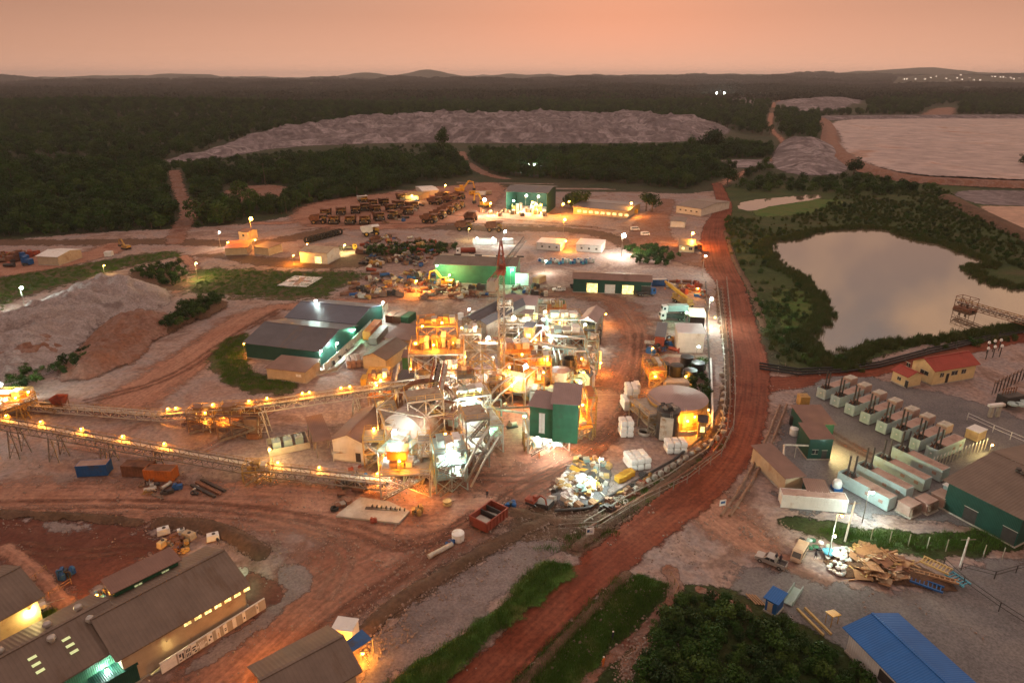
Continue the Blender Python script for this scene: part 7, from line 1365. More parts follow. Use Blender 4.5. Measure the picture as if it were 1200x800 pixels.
# ================= TANK FARM =================
for (px, py), lb in zip([(776,438),(792,440),(808,446),(804,430),(817,437)], ['leftmost of the black round tanks','second black round tank from the left','front right black tank with an orange glow','rear black tank in the middle','rightmost black round tank']): tank(px, py, 1.85, 3.3, lb, m_black, cone=.15, hoops=2, ladder=False, n=20)
T = tank(792, 491, 7.3, 6.0, 'wide thickener tank with a mauve cone roof and orange lit wall', m_yeld, m_roofm, cone=.9, n=40)
rails(T, [(7.5*cos(2*pi*i/20), 7.5*sin(2*pi*i/20), 2.2) for i in range(13, 21)], 1.0, m_yeld); MB().lathe(0,0,[(8.6,0),(8.6,1.2),(8.4,1.2),(8.4,.1)],40).ob('bund_wall', m_conc, T)
T = tank(781, 511, 2.7, 7.2, 'dark round tank with a railed top in front of the thickener', m_dark, m_dark, n=24); MB().cbox(-.9,-2.75,3.4,3.0,.12,6.0,-.3).ob('panel_sheet', m_steelp, T)
T = kitbox('machine clutter on top of the dark railed tank', P3(781, 511)[:2] + (7.4,), .2, 420, 3, 3, .9, (m_steel, m_dark)); tank(755, 508, 1.5, .8, 'low pale round basin beside the scaffold', m_conc, open_=True, ladder=False, rim=False)
shed('valve_house', 'small dark roofed kiosk glowing orange beside the thickener', (819,494), (828,495), (820,488), 4.2, .3, m_yeld, m_dark, mono=True, ov=.3, wins=[('f',1.0,1.0,1.4,1.6,e_win)])
T = thing('concrete_platform', 'pale concrete platform between the black tanks and the thickener', 'platform', P3(792, 455)); MB().box(-3.2,-1.6,0,3.2,1.6,2.4).ob('slab', m_conc, T)
fence('bund_wall', 'low pale wall round the black tanks', [(765,450),(768,423),(782,418),(828,420),(830,450)], 1.0, 40, m_conc, bars=1, infill=m_conc)
pipe('pipe', 'white pipe running down the right side of the tank farm', [(833,420,1),(834,450,1),(835,480,1),(834,500,1)], .28, m_sack)
for a in [(739,468,0,2,3,3,'tall block of white bulk bags beside the scaffold'),(746,459,0,1,2,2,'rear block of white bulk bags beside the scaffold'),(732,477,.1,1,3,2,'narrow row of white bulk bags at the road edge'),(733,509,.08,2,2,3,'pair of white bulk bag columns by the road'),(791,528,.1,3,2,2,'neat three column block of white bags below the thickener'),(746,545,.25,3,3,2,'three leaning columns of white bags nearest the corner')]: sacks(a[6], a[0], a[1], a[2], a[3], a[4], a[5], s=1.45)
T = thing('yellow_tote', 'yellow lit tote crate in front of the white bag block', 'crate', P3(746, 481)); MB().box(-1.3,-.9,0,1.3,.9,1.9).box(-.1,-.95,0,.1,.95,1.95).ob('crate_wall', m_yel, T)
shed('sheet_store', 'tall pale sheet walled store with a low roof', (795,390), (826,391), (797,381), 6.5, .6, m_white2, m_roofw, mono=True, ov=.3); shed('small_store', 'narrow store with grey roof and brick red front', (768,394), (779,395), (770,379), 3.6, .4, m_rustl, m_roofd, mono=True, ov=.25)
shed('fuel_canopy', 'beige roofed store behind the white lorries', (809,371), (826,372), (810,362), 4.2, .3, m_dark, m_beige, mono=True, ov=.3)
# overhead pipe runs, left to right
rr_ = random.Random(21)
for nm, x0, x1, y0, y1, n in (('over the mills', 462, 575, 470, 535, 16), ('over the leaching deck', 578, 676, 388, 462, 18)):
    for i in range(n):
        px = x0 + (x1-x0)*(i+.5)/n; py = rr_.uniform(y0, y1); z = rr_.uniform(4, 10); a = G(px, py); L = rr_.uniform(6, 13); an = rr_.choice((.05, .1, 1.6, 1.65, dir1)); m_ = (m_steelp, m_orew, m_sack, m_cy, m_steel)[i % 5]
        b = (a.x+cos(an)*L, a.y+sin(an)*L, z+rr_.uniform(-.5, .5)); pipe('pipe_run', 'overhead pipe run %s, %s from the left' % (nm, ORD[i]), [(a.x, a.y, .3), (a.x, a.y, z), b, (b[0], b[1], .3)], rr_.uniform(.14, .3), m_, sup=False, px=False, group='overhead pipe runs ' + nm)
for i, (px, py) in enumerate([(470,500),(484,482),(520,500),(536,528),(560,492),(584,452),(596,462),(612,398),(626,425),(644,440),(655,412),(672,392)]):
    tank(px, py, rr_.uniform(.9, 1.6), rr_.uniform(3, 7), 'slim process vessel among the plant frames, %s from the left' % ORD[i], (m_steelp, m_cy, m_orew, m_sack)[i % 4], cone=.5, n=16, hoops=3)
# light: the plant's own lamps
PL = [(602,372,13,'w',5200,'bright lamp before the plant annex'),(639,365,11,'c',2600,'upper lamp of the pair right of the plant hall'),(637,374,10,'c',2600,'lower lamp of the pair right of the plant hall'),(686,380,9,'c',1800,'lamp under the mauve flank roof'),(572,396,11,'w',5200,'bright lamp over the pipe rack'),(616,429,12.5,'c',4500,'blazing white lamp above the regrind mill'),(480,450,12,'w',2400,'lamp at the left leg of the crusher tower'),(528,528,9.5,'c',5200,'lamp in the blazing cyclone frame, upper'),(538,552,4,'c',3600,'lamp in the blazing cyclone frame, lower'),(462,506,12,'c',4200,'teal white lamp in front of the great mill'),(459,534,6,'c',4200,'lamp on the teal screen frame'),(550,470,10.5,'c',6500,'teal lamp over the second mill'),(573,491,6,'g',1300,'green lamp right of the second mill'),(615,487,4,'g',500,'small green lamp left of the green tower'),(630,512,4.0,'w',1100,'lamp under the green tower, left'),(652,519,3.5,'w',1100,'lamp under the green tower, right'),
 (421,515,4.6,'w',700,'lamp on the white hall front'),(400,524,2.6,'y',260,'warm lamp low on the white hall front'),(376,411,5,'c',2600,'floodlight at the near corner of the left shed'),(449,354,7,'c',2600,'floodlight at the far end of the lit lane'),(415,386,4.5,'g',900,'green lamp halfway along the lit lane'),(395,402,5,'c',1600,'white lamp on the lane wall'),(430,368,5,'c',1500,'white lamp farther along the lane wall'),(370,352,8,'c',3000,'bright mast lamp behind the left sheds'),(705,537,8.5,'c',2800,'bright floodlight mast over the scrap heap'),(834,350,10,'c',7500,'brightest mast lamp beside the haul road'),(819,406,7,'c',900,'small white mast lamp above the black tanks'),(550,362,9,'w',1500,'white lamp beside the long grey roofs'),(660,385,6,'g',600,'green lamp at the stack tank'),(680,448,4,'g',600,'teal lamp on the flank walkway'),(645,398,9,'c',1800,'white lamp over the teal deck'),(530,440,8,'w',1500,'white lamp under the orange deck'),(515,455,3,'w',1500,'white lamp low inside the crusher tower')]
for px, py, h, kd, pw, lb in PL: lamp(px, py, h, kd, pw*(.46 if 450 < px < 680 and 2000 < pw else 1), lb, .3 if pw < 4000 else .55, arm=.5)  # brightest lamps get bigger balls in place of their glare
OL = [(495,382,17.5,'left orange lamp of the upper screen deck'),(541,384,17.5,'right orange lamp of the upper screen deck'),(518,378,18,'middle orange lamp of the upper screen deck'),(487,402,13.5,'orange lamp at the left corner of the crusher deck'),(531,401,13.5,'orange lamp at the right of the crusher deck'),(508,404,13.5,'orange lamp in the middle of the crusher deck'),(481,432,6.5,'orange lamp on the left leg of the crusher tower'),(536,430,7,'orange lamp on the right leg of the crusher tower'),(500,440,5,'orange lamp inside the crusher tower'),(545,418,7,'orange lamp by the conveyor head frame'),(446,445,10,'yellow lamp over the transfer tower'),(441,451,9,'second yellow lamp over the transfer tower'),(450,470,4,'orange lamp under the transfer tower'),(438,502,7,'orange lamp on the yellow railed frame'),(468,540,8.2,'orange lamp in the glowing hood'),(489,563,3.2,'pair lamp at the right leg of the low braced frame'),(447,556,2,'small orange lamp left of the low braced frame'),(522,508,9.5,'orange lamp on the brown frame between the mills'),
 (597,430,9.5,'orange lamp on the left of the leaching deck'),(612,415,9.5,'orange lamp at the back of the leaching deck'),(628,398,7,'orange lamp left of the elution deck'),(640,420,9,'orange lamp on the reagent frame'),(600,452,6,'orange lamp behind the regrind mill ring'),(622,448,5,'orange lamp beside the regrind mill ring'),(637,436,8,'orange lamp above the brown leaching tank'),(656,378,8.5,'orange lamp on the burner frame'),(668,425,3.5,'orange lamp low beside the pinkish tank'),(681,420,7.5,'orange lamp on the flank walkway, back'),(684,436,7.5,'orange lamp on the flank walkway, front'),(676,446,2.5,'orange lamp at the gabled hut'),(710,368,4,'orange lamp lighting the bank right of the plant'),(704,425,3.5,'orange lamp lighting the apron right of the plant'),(676,472,9,'upper orange lamp on the green tower stair'),(683,474,9,'second orange lamp on the green tower stair'),(677,491,5.5,'lower orange lamp on the green tower stair'),(655,500,5.2,'orange lamp over the gearboxes'),
 (769,427,4.5,'orange lamp above the left black tank'),(768,441,4.5,'orange lamp on the valve frame'),(804,441,2.6,'orange lamp between the front black tanks'),(814,488,4.2,'orange lamp on the thickener wall'),(826,497,2.4,'orange lamp in the kiosk'),(806,493,4.0,'added orange fill lamp facing the thickener wall'),(803,496,1.8,'orange lamp low before the thickener wall'),(765,408,5,'orange lamp at the north end of the valve frame'),(7,468,6,'orange lamp at the left edge crusher, far left'),(33,459,6.5,'orange lamp on top of the left edge crusher'),(18,466,5.5,'orange lamp in the middle of the left edge crusher'),(240,483,4.8,'orange lamp on the feeder frame, left'),(242,492,3,'orange lamp under the feeder frame'),(262,488,4.5,'orange lamp on the feeder frame, right'),(236,474,5,'orange lamp over the feeder conveyor'),(286,402,4.5,'orange lamp at the left corner of the left shed'),(316,526,4,'orange lamp over the drive station'),(304,541,2.6,'yellow lamp inside the drive station'),(838,372,3.5,'orange lamp behind the tall mast lamp'),(830,480,3,'orange lamp at the foot of the corner fence')]  # the lamp facing the thickener wall is added to turn it orange
for i, (px, py, h, lb) in enumerate(OL): lamp(px, py, h, 'o' if i not in (10, 11, 52) else 'y', (450 if 'left edge' in lb else 1350 if 15 < i < 36 or i < 10 else 1000)*(2.2 if 'thickener' in lb else 1), lb, .24, arm=.3, mast=.05)
# ================= LEFT AND FRONT SHEDS =================
T = shed('store_shed', 'broad slate roofed shed with green walls in front of the left pair', (287,401), (374,411), (413,381), 5.0, 2.6, m_greend, m_roofd, ov=.6)
shed('store_shed', 'rear slate roofed shed of the left pair', (336,371), (416,379), (443,357), 5.0, 2.2, m_greend, m_roofb, ov=.6)
shed('store_annex', 'low brown roofed annex before the left shed pair', (312,431), (357,436), (327,418), 3.4, .5, m_beige, m_roofr, mono=True, ov=.4, wins=[('f',10,1.6,.7,1.8,m_sack)])
fence('lane_wall', 'pale panelled wall along the lit lane beside the left sheds', [(381,436),(420,399),(455,362)], 2.6, 5, m_steelp, bars=1, infill=m_white2)
fence('lane_wall', 'low pale kerb wall on the right of the lit lane', [(361,442),(395,434),(425,404)], 1.0, 5, m_conc, bars=1, infill=m_conc)
sheet('lane_slab', [(378,430),(385,440),(425,405),(458,366),(448,358),(412,392)], M_conc, soft=.5)
for i in range(9): f = i/8; kitbox('machine part stored along the lit lane, %s from the near end' % ['first','second','third','fourth','fifth','sixth','seventh','eighth','ninth'][i], P3(388+58*f, 428-60*f), .8, 500+i, 2.4, 1.6, 1.4, (m_steelp, m_cy, m_dark), 'machine part')
container(437, 391, ang_of((430,398),(448,378)), 'orange long container leading away beside the lane', m_oran, 12.2, door='l', H=2.9); container(444, 396, ang_of((430,398),(448,378)), 'dusty grey container beside the orange one', m_steel, 12.2, door='l', H=2.2)
for i, m_ in enumerate((m_rust, m_orew, m_green)): container(461+i*9, 375+i*.8, 1.25, ['brown container end behind the mauve roof, left', 'brown container end behind the mauve roof, middle', 'green container end behind the mauve roof, right'][i], m_, 6.1, door='l')
shed('workshop', 'flat mauve roofed workshop left of the crusher tower', (451,396), (492,400), (463,380), 4.4, .5, m_beige, m_roofr, mono=True, ov=.3)
shed('cream_hut', 'gabled hut with an orange lit cream front', (425,417), (452,421), (447,399), 4.0, 1.5, m_cream, m_roof, ridge='y', ov=.5)
shed('lime_hut', 'narrow hut with a lime green wall behind the crusher tower', (471,419), (481,419), (472,411), 5, .3, m_green, m_roofr, mono=True, ov=.2)
container(500, 378, .3, 'orange cabin at the road behind the crusher tower', m_oran, 6.1)
sacks('grey shrouded block of bags beside the cream hut', 417, 427, .3, 4, 4, 2, m_gtop, s=1.3)
for i, (px, py, rr) in enumerate([(556,372,1.2),(540,374,1.0),(530,377,1.0)]): tank(px, py, rr, 2.2, ['white tank at the foot of the long grey roofs', 'middle pale tank beside the road behind the crusher tower', 'left pale tank beside the road behind the crusher tower'][i], m_sack, cone=.3, ladder=False, n=14)
# upper left huts
shed('white_shed', 'small open shed with a bright white curved roof on the left road', (43,300), (67,301), (89,292), 4.0, 1.2, m_beige, m_white, ov=.5, cap=m_white)
shed('gate_hut', 'orange lit roofed hut by the forest corner', (263,291), (289,290), (262,284), 3.4, .5, m_beige, m_oran, mono=True, ov=.5); shed('gate_hut', 'brown roofed hut right of the orange lit one', (297,289), (314,291), (303,283), 3.6, .5, m_beige, m_roofr, mono=True, ov=.4)
shed('lookout_hut', 'small cream hut on the bank under the big orange lamp', (279,271), (290,272), (281,267), 4.5, .6, m_cream, m_roofr, ov=.4, wins=[('f',3,1.2,1,2)])
shed('tyre_workshop', 'white walled workshop with a beige roof near the helipad', (351,295), (383,297), (399,290), 5.0, 1.2, m_white2, m_beige, ov=.4, doors=[('f',9,3.2,3.2,e_win)])
for i in range(12): T = thing('giant_tyre', 'huge tyre behind the beige roofed workshop, %s from the left' % ORD[i], 'tyre', P3(360+i*3.5, 285-i*.9), 0, 'giant tyres behind the workshop'); MB().ring((0,0,1.7),(.3,1,0),1.7,.7,18,1.0).ob('tread', m_rub, T)
lorry('yellow service truck behind the beige roofed workshop', 408, 293, .2, m_yel, m_dark, 'flat', 9)
T = thing('helipad', 'pale square helipad slab with a worn pink cross', 'helipad', P3(351, 330)); a = [G(*q) for q in ((325,335),(345,323.5),(378,325.5),(359,336.5))]; MB().poly([(q.x-T.location.x, q.y-T.location.y) for q in a], .0, .25).ob('slab', m_sack, T)
MB().cbox(0,0,.27,9,2.4,.02).cbox(0,3.5,.27,2.4,4.6,.02).cbox(0,-3.5,.27,2.4,4.6,.02).ob('cross_marking', m_gtop, T)
excavator('yellow bulldozer among scrap on the left road', 148, 292, 2.6, m_yeld, .95); container(128, 300, .1, 'white small box beside the bulldozer', m_white, 3.0, H=2.2)
# ================= MINING YARD =================
shed('truck_workshop', 'tall open fronted truck workshop blazing with light', (593,224), (641,226), (668,219), 13.5, 1.6, m_greend, m_roofd, openf=True, ov=1.0)
shed('long_office', 'long low building with orange lit veranda right of the workshop', (672,242), (735,247), (738,237), 4.6, .8, m_cream, m_roofd, ov=1.0, wins=evenly('f', 9, 2, 36, 2.2, 1.4, 1.3, e_win))
shed('yellow_hut', 'hut flooded yellow at the top of the truck park', (473,229), (490,230), (476,224), 4, .8, m_cream, m_yeld, ov=.4); shed('pale_hut', 'pale roofed hut beside the yellow lit hut', (495,224), (514,223), (499,218), 4, .8, m_white2, m_white, ov=.4)
for A, B, D, lb in [((629,284),(657,286),(633,279),'white flat topped cabin block, left of the pair'),((675,286),(705,288),(679,280),'white flat topped cabin block, right of the pair')]: shed('cabin_block', lb, A, B, D, 3.6, .3, m_white, m_roofw, mono=True, ov=.2, wins=evenly('f', 3, 1, 12, .9, .8, 1.4))
for i, px in enumerate((559,568,577,595)): container(px, 286, .05, 'small white cabin in the row above the green shed, %s' % ['first from the left', 'second', 'third', 'last and apart'][i], m_white, 4.0 if i < 3 else 5.4, H=2.8)
T = shed('green_shed', 'large green shed with a brown roof below the truck yard', (510,309), (604,312), (513,297), 8.0, 1.2, m_green, m_roof, ov=.8, doors=[('f',36,5.5,5.0,m_sack)])
for i in range(4): MB().cbox(7+i*9, T['d']*.72, 9.0, 3, .8, .5).ob('roof_vent', m_dark, T)
T = shed('bay_workshop', 'long workshop with lit yellow bays and a ribbed brown roof', (672,326), (763,330), (676,318), 5.6, .9, m_greend, m_roofr, openf=False, ov=.6, doors=[('f',7.5,4.2,3.8,e_win),('f',14.5,4.0,3.6,m_sack),('f',21.5,4.4,3.6,e_win),('f',28.5,3.6,3.6,m_dark)])
for i in range(5): MB().box(1+i*7.2,-.75,5.3,1.6+i*7.2,T['d']*.52,5.0+0.9+.62).ob('roof_strip', m_steelp, T) if 0 else None
container(772, 334, .05, 'blue container at the right end of the lit bay workshop', m_blue, 6.1, top=m_steelp); container(632, 331, 1.0, 'rounded roof container left of the bay workshop', m_cream, 6.1, door='l')
shed('far_white_hut', 'white hut on the brown bank beside the haul road', (786,259), (803,260), (790,255), 3.5, .5, m_white2, m_roof, ov=.4, mono=True); shed('grey_hall', 'grey roofed hall with pale walls by the upper haul road', (793,241), (822,245), (829,233), 4.5, 1.4, m_white2, m_roof, ov=.6, wins=evenly('f', 4, 1, 16, 1.2, .8, 2))
shed('gate_kiosk', 'dark roofed gate kiosk under the orange lamp at the haul road', (796,287), (814,288), (797,281), 3.4, .4, m_cream, m_dark, mono=True, ov=.5, wins=[('f',2,1.2,1.2,1.2,e_win),('f',5.5,1.6,1.2,1.2)])
lorry('orange lorry parked beside the gate kiosk', 815, 293, .0, m_oran, m_dark, 'flat', 6)
for i, (px, py, w) in enumerate([(700,252,5),(711,253,6),(683,250,5),(741,250,6)]): container(px, py, .1, ['pinkish box container below the long building, left', 'pinkish box container below the long building, right', 'orange lit container below the long building', 'yellow roofed small container beside the orange lamp'][i], (m_gtop, m_gtop, m_oran, m_yel)[i], w)
TR = [(373,262,.15),(392,262,-1.5),(411,262,-1.5),(428,262,-1.5),(382,254,-1.5),(400,252,-1.4),(417,250,-1.4),(428,247,-1.4),(437,242,-1.3),(444,258,-1.2),(463,256,-1.9),(477,251,-1.1),(458,248,-1.2),(440,249,-1.2),(450,241,-1.2),(467,244,-1.1),(483,245,-1.0),(471,235,-1.1),(503,261,-.3),(514,256,-.3),(523,251,-.3),(530,247,-.3),(536,244,-.3),(510,240,-.25),(519,234,-.25),(527,238,-.25),(537,234,-.25),(552,259,1.3),(544,270,-.1),(579,271,-.1)]
TRL = ['nearest at the left end seen from the side','first from the left in the front row','second from the left in the front row','third from the left in the front row','first of the second row','second of the second row','third of the second row','fourth of the second row','last of the second row','beside the front row, half hidden','rust bedded, in the middle of the park','right of the rust bedded one','behind the rust bedded one','left in the crowded back row','centre of the crowded back row','right in the crowded back row','outermost right of the crowded back row','farthest back of the left park','nearest of the diagonal line','second of the diagonal line','third of the diagonal line','fourth of the diagonal line','farthest of the diagonal line','dark, below the pale roofed hut','dark, behind the one below the pale hut','front of the pair right of the pale hut','rear of the pair right of the pale hut','standing alone with its tail to the camera','alone at the lower road, left','alone at the lower road, right']
t0 = None
for i, ((px, py, rz), lb) in enumerate(zip(TR, TRL)):
    p = G(px, py); lab = 'dump truck ' + lb
    if t0 is None: t0 = haul_truck(lab, px, py, rz)
    else: clone(t0, (p.x, p.y, 0), rz, lab)
t1 = haul_truck('dump truck with a white body on the scrap yard corner', 434, 276, .3, bed=m_white, body=m_yel); clone(t1, P3(425,238), -1.2, 'pale bodied dump truck at the back of the left park')
for i, (px, py, rz, lb) in enumerate([(540,226,.3,'yellow excavator beside the orange lamp'),(568,243,2.4,'yellow excavator raising its arm before the workshop')]): excavator(lb, px, py, rz, m_yel, 1.7)
for i, (px, py, m_, lb) in enumerate([(556,229,m_yel,'yellow truck in the row above the yard, left'),(563,230,m_white,'white truck in the row above the yard, middle'),(570,229,m_beige,'beige truck in the row above the yard, right')]): lorry(lb, px, py, 2.9, m_, m_, 'box', 7.5)
for i in range(9): kitbox('machine part before the open truck workshop, number %s along' % ['first','second','third','fourth','fifth','sixth','seventh','eighth','ninth'][i], P3(566+i*9, 249+(i % 3)*2), i, 600+i, 4, 3, 3, (m_orew, m_steelp, m_dark, m_yeld), 'machine part')
kitbox('engine block inside the lit truck workshop, left', P3(606, 247), .2, 620, 7, 5, 6, (m_yeld, m_steelp, m_orew)); kitbox('engine block inside the lit truck workshop, right', P3(628, 248), .2, 621, 7, 5, 6, (m_sack, m_steelp, m_yel))
lorry('red and white tanker truck behind the green shed', 546, 298, 3.2, m_sack, m_rustl, 'tank', 9.5)
for px, py, rz, k_, lb in [(680,339,.1,'flat','dark truck before the first lit bay'),(722,341,.1,'flat','dark truck before the second lit bay'),(756,346,.2,'flat','blue scrap truck right of the lit bays')]: lorry(lb, px, py, rz, m_blue if px > 740 else m_dark, m_dark, k_, 8)
pickup('white pickup parked between the green shed and the bays', 655, 341, 3.2, m_white); mobile_crane('yellow mobile crane with its boom laid down', 799, 356, ang_of((799,356),(768,342)), m_yeld)
lorry('white lorry with a pale green box, upper of the pair', 790, 367, 3.2, m_white, m_cy, 'box', 9.5); lorry('white lorry with an empty bed, lower of the pair', 788, 375, 3.2, m_white, m_dark, 'flat', 9.5)
van('white van on the road by the bright mast', 744, 270, .2, m_white); van('second white van on the road by the bright mast', 756, 276, .3, m_white)
for i in range(14): kitbox('blue or white tote in the pallet park between the cabins, %s' % ('first second third fourth fifth sixth seventh eighth ninth tenth eleventh twelfth thirteenth fourteenth'.split()[i] + ' from the left'), P3(634+i*4.6, 306+(i % 3)*1.6), .3, 640+i, 2.6, 1.6, 1.8, ((m_blue, m_sack), (m_sack, m_cy), (m_blue2, m_blue))[i % 3], 'tote')
# yellow scrap machine at the green shed
excavator('yellow lit excavator at the left corner of the green shed', 523, 335, 2.9, m_yel, 1.25)
# scrap yards
def scraps(name, label, group, pts, n, seed, sc=1.0):
    cols = (m_rust, m_orew, m_steel, m_dark, m_yeld, m_rustl, m_blue, m_steelp, m_rust, m_dark); ms = []
    for i in range(16):
        r = random.Random(seed*31+i); k = MB(); t = i % 4; m_ = cols[(i*7+seed) % 10]
        if t == 0: k.cbox(0,0,.9*sc,3.0*sc,1.6*sc,1.5*sc).cbox(.7*sc,0,1.9*sc,1.0*sc,1.2*sc,.7*sc)
        elif t == 1: k.tube((-1.6*sc,0,.7*sc),(1.6*sc,0,.7*sc),.6*sc,n=10).tube((1.6*sc,0,.7*sc),(1.9*sc,0,.7*sc),.8*sc,n=10)
        elif t == 2:
            for q in range(6): k.bar((r.uniform(-2,2)*sc,r.uniform(-1,1)*sc,.2), (r.uniform(-2,2)*sc,r.uniform(-1,1)*sc,1.5*sc*r.random()+.2), .2*sc)
        else: k.ring((0,0,.5*sc),(r.random()*.5,.2,1),1.1*sc,.45*sc,14,.7*sc).cbox(1.4*sc,.8*sc,.5*sc,1.6*sc,1.0*sc,.9*sc,.5)
        ms.append((k.mesh('scrap', m_), CNM.get(m_.name, 'grey'), ('casing', 'flanged cylinder', 'bar tangle', 'ring with box')[t]))
    r = random.Random(seed); L = np.array([tuple(v) for v in G2(pts)]); lo = L.min(0); hi = L.max(0); c = 0
    for _ in range(9000):
        if c >= n: break
        x = r.uniform(lo[0], hi[0]); y = r.uniform(lo[1], hi[1])
        if not inside(np.array([[x, y]]), L)[0]: continue
        me_, cn, sh = ms[r.randrange(16)]; o = bpy.data.objects.new(name, me_); C.objects.link(o); o.location = (x, y, 0); o.rotation_euler = (0, 0, r.uniform(0, 6.3)); s = r.uniform(.6, 1.25); o.scale = (s, s, s); tag(o, '%s %s %s, %s of the %s' % ('small' if s < .8 else 'large' if s > 1.05 else 'middling', cn, sh, zone(x, y, lo, hi), group), 'scrap', group); c += 1
scraps('scrap_item', 'rusty machine part in the scrap yard left of the green shed', 'scrap yard left of the green shed', [(408,335),(432,322),(500,316),(510,330),(570,338),(570,350),(500,350),(400,350)], 150, 3, 1.0)
scraps('rusted_part', 'machine part in the upper scrap yard below the truck park', 'upper scrap yard below the truck park', [(425,285),(450,276),(510,283),(500,300),(455,312),(430,320),(420,300)], 110, 4, 1.2)
scraps('spare_part', 'small part in the strip of scrap before the cabins', 'scrap strip above the green shed', [(455,310),(500,297),(525,290),(520,300),(500,312)], 45, 5, .9)
scraps('spare_part', 'broken machine in the truck park clutter', 'clutter in the truck park', [(455,240),(480,232),(500,240),(470,262),(450,262)], 30, 6, 1.3)
scraps('spare_part', 'spare part in the store yard right of the lit bays', 'store yard right of the lit bays', [(780,330),(818,332),(825,350),(780,340)], 40, 7, .9)
scraps('spare_part', 'plant part stored beside the haul road fence', 'plant parts beside the haul road fence', [(762,398),(790,402),(790,412),(760,415)], 26, 8, .9)
scraps('spare_part', 'machine part in the yard left of the tower crane', 'yard left of the tower crane', [(598,335),(640,338),(640,347),(600,345)], 26, 9, .9)
scraps('pipe_bundle', 'dark pipe bundle stacked by the left road', 'pipe bundles by the left road', [(-10,312),(-10,300),(40,297),(45,306),(30,314)], 30, 10, 1.6)
scraps('ground_clutter', 'spare part on the ground around the mill frames', 'spare parts around the mills', [(380,560),(430,545),(445,570),(400,585)], 22, 11, .6)
scraps('ground_clutter', 'rusty part lying on the floor below the lower conveyor', 'rusty parts below the lower conveyor', [(150,562),(230,560),(250,580),(180,585)], 20, 12, .6)
scraps('ground_clutter', 'pale box or drum beside the fence of the thickener', 'boxes beside the thickener fence', [(700,600),(735,570),(760,555),(770,560),(720,600)], 24, 13, .6)
T = thing('rail_pair', 'three long steel troughs lying below the lower conveyor', 'steel trough', P3(238, 576), 1.0)
for i in range(3): MB().box(-.3+i*1.2,-4,.1,.3+i*1.2,4,.5).ob('trough', (m_dark, m_rust, m_dark)[i], T)
# far lights
for px, py, lb in [(619,193,'left of the twin white lamps in the forest gap'),(626,193,'right of the twin white lamps in the forest gap')]: lamp(px, py, 9, 'c', 5200, lb, .9, arm=.5, mast=.15)
for px, py, lb in [(840,109,'left far floodlight on the waste rock bench'),(849,109,'right far floodlight on the waste rock bench')]: lamp(px, py, 18, 'c', 90000, lb, 2.4, arm=.5, mast=.4, z0=8)
for px, py, h, kd, pw, r_, lb in [(294,256,14,'o',11000,.85,'huge orange lamp on the bank by the forest corner'),(257,272,8,'c',900,.4,'small white lamp left of the orange lit hut'),(267,284,4,'o',1200,.35,'orange lamp on the hut roof corner'),(299,281,3.5,'o',900,.35,'orange lamp on the brown roofed hut'),(25,337,9,'c',5200,.5,'white lamp on the left grass slope'),(122,311,4,'y',500,.25,'small lamp in the grass strip'),(0,450,8,'c',5200,.5,'white lamp at the left picture edge beside the bushes'),(230,308,7,'y',3200,.25,'lamp lighting the gravel track below the road'),
    (522,217,9,'o',3800,.5,'orange lamp above the pale roofed hut'),(568,234,10,'w',7000,.9,'great white lamp at the left of the workshop'),(575,238,8,'o',15000,.5,'orange lamp before the workshop'),(602,235,8,'g',4200,.45,'green white lamp in the workshop, left'),(617,229,10,'w',5200,.5,'white lamp in the workshop roof, left'),(631,230,10,'w',5200,.5,'white lamp in the workshop roof, right'),(624,237,8,'o',12000,.55,'orange lamp in the middle of the workshop'),(634,240,6,'y',4200,.45,'warm lamp low in the workshop'),
    (660,239,8,'o',9000,.6,'orange lamp at the right end of the workshop'),(667,236,8,'o',1800,.4,'small orange lamp above the workshop end'),(662,257,12,'o',8000,.6,'orange mast lamp between the workshop and the cabins'),(740,238,8,'o',9000,.6,'orange mast lamp at the end of the long building'),(812,273,7,'o',16000,.6,'orange mast lamp over the gate kiosk'),(731,276,10,'w',11000,1.0,'great white mast lamp by the road'),(592,271,7,'c',2600,.5,'white lamp above the row of small cabins'),(663,282,5,'o',3800,.4,'orange lamp between the white cabins'),(827,300,9,'c',900,.35,'small white mast lamp in the haul road bend'),
    (512,311,8.5,'g',1700,.35,'green lamp at the left corner of the green shed'),(600,316,7.5,'g',3200,.4,'green white lamp at the lit door of the green shed'),(559,279,4.5,'c',500,.3,'lamp on the first small cabin'),(578,279,4.5,'c',700,.3,'lamp on the third small cabin'),(527,322,5,'y',2600,.3,'yellow lamp over the excavator at the green shed'),(488,329,5,'o',6500,.3,'orange lamp in the scrap yard'),(483,229,5,'y',2600,.3,'yellow lamp at the flooded hut'),(344,299,4,'o',4500,.3,'orange lamp left of the white workshop'),(404,287,4,'y',2500,.3,'yellow lamp behind the white workshop'),(360,286,4,'y',700,.25,'lamp behind the beige roof'),
    (700,331,3,'y',1200,.25,'yellow lamp in the first lit bay'),(735,334,3,'o',1000,.25,'orange lamp in the third lit bay'),(716,332,3,'w',900,.25,'white lamp in the second lit bay'),(640,306,5,'w',1700,.25,'white lamp over the pallet park'),(818,338,3,'o',900,.25,'orange lamp in the store yard'),(700,241,3.6,'o',1700,.3,'orange veranda lamp of the long building, left'),(722,243,3.6,'o',1700,.3,'orange veranda lamp of the long building, right'),(683,240,3.6,'o',1700,.3,'orange lamp at the start of the veranda'),(550,268,6,'y',1200,.2,'dim lamp by the dump truck on the lower road'),(805,366,5,'g',900,.25,'green white lamp by the lorry pair')]:
    lamp(px, py, h, kd, pw, lb, r_, arm=.6, mast=.1)
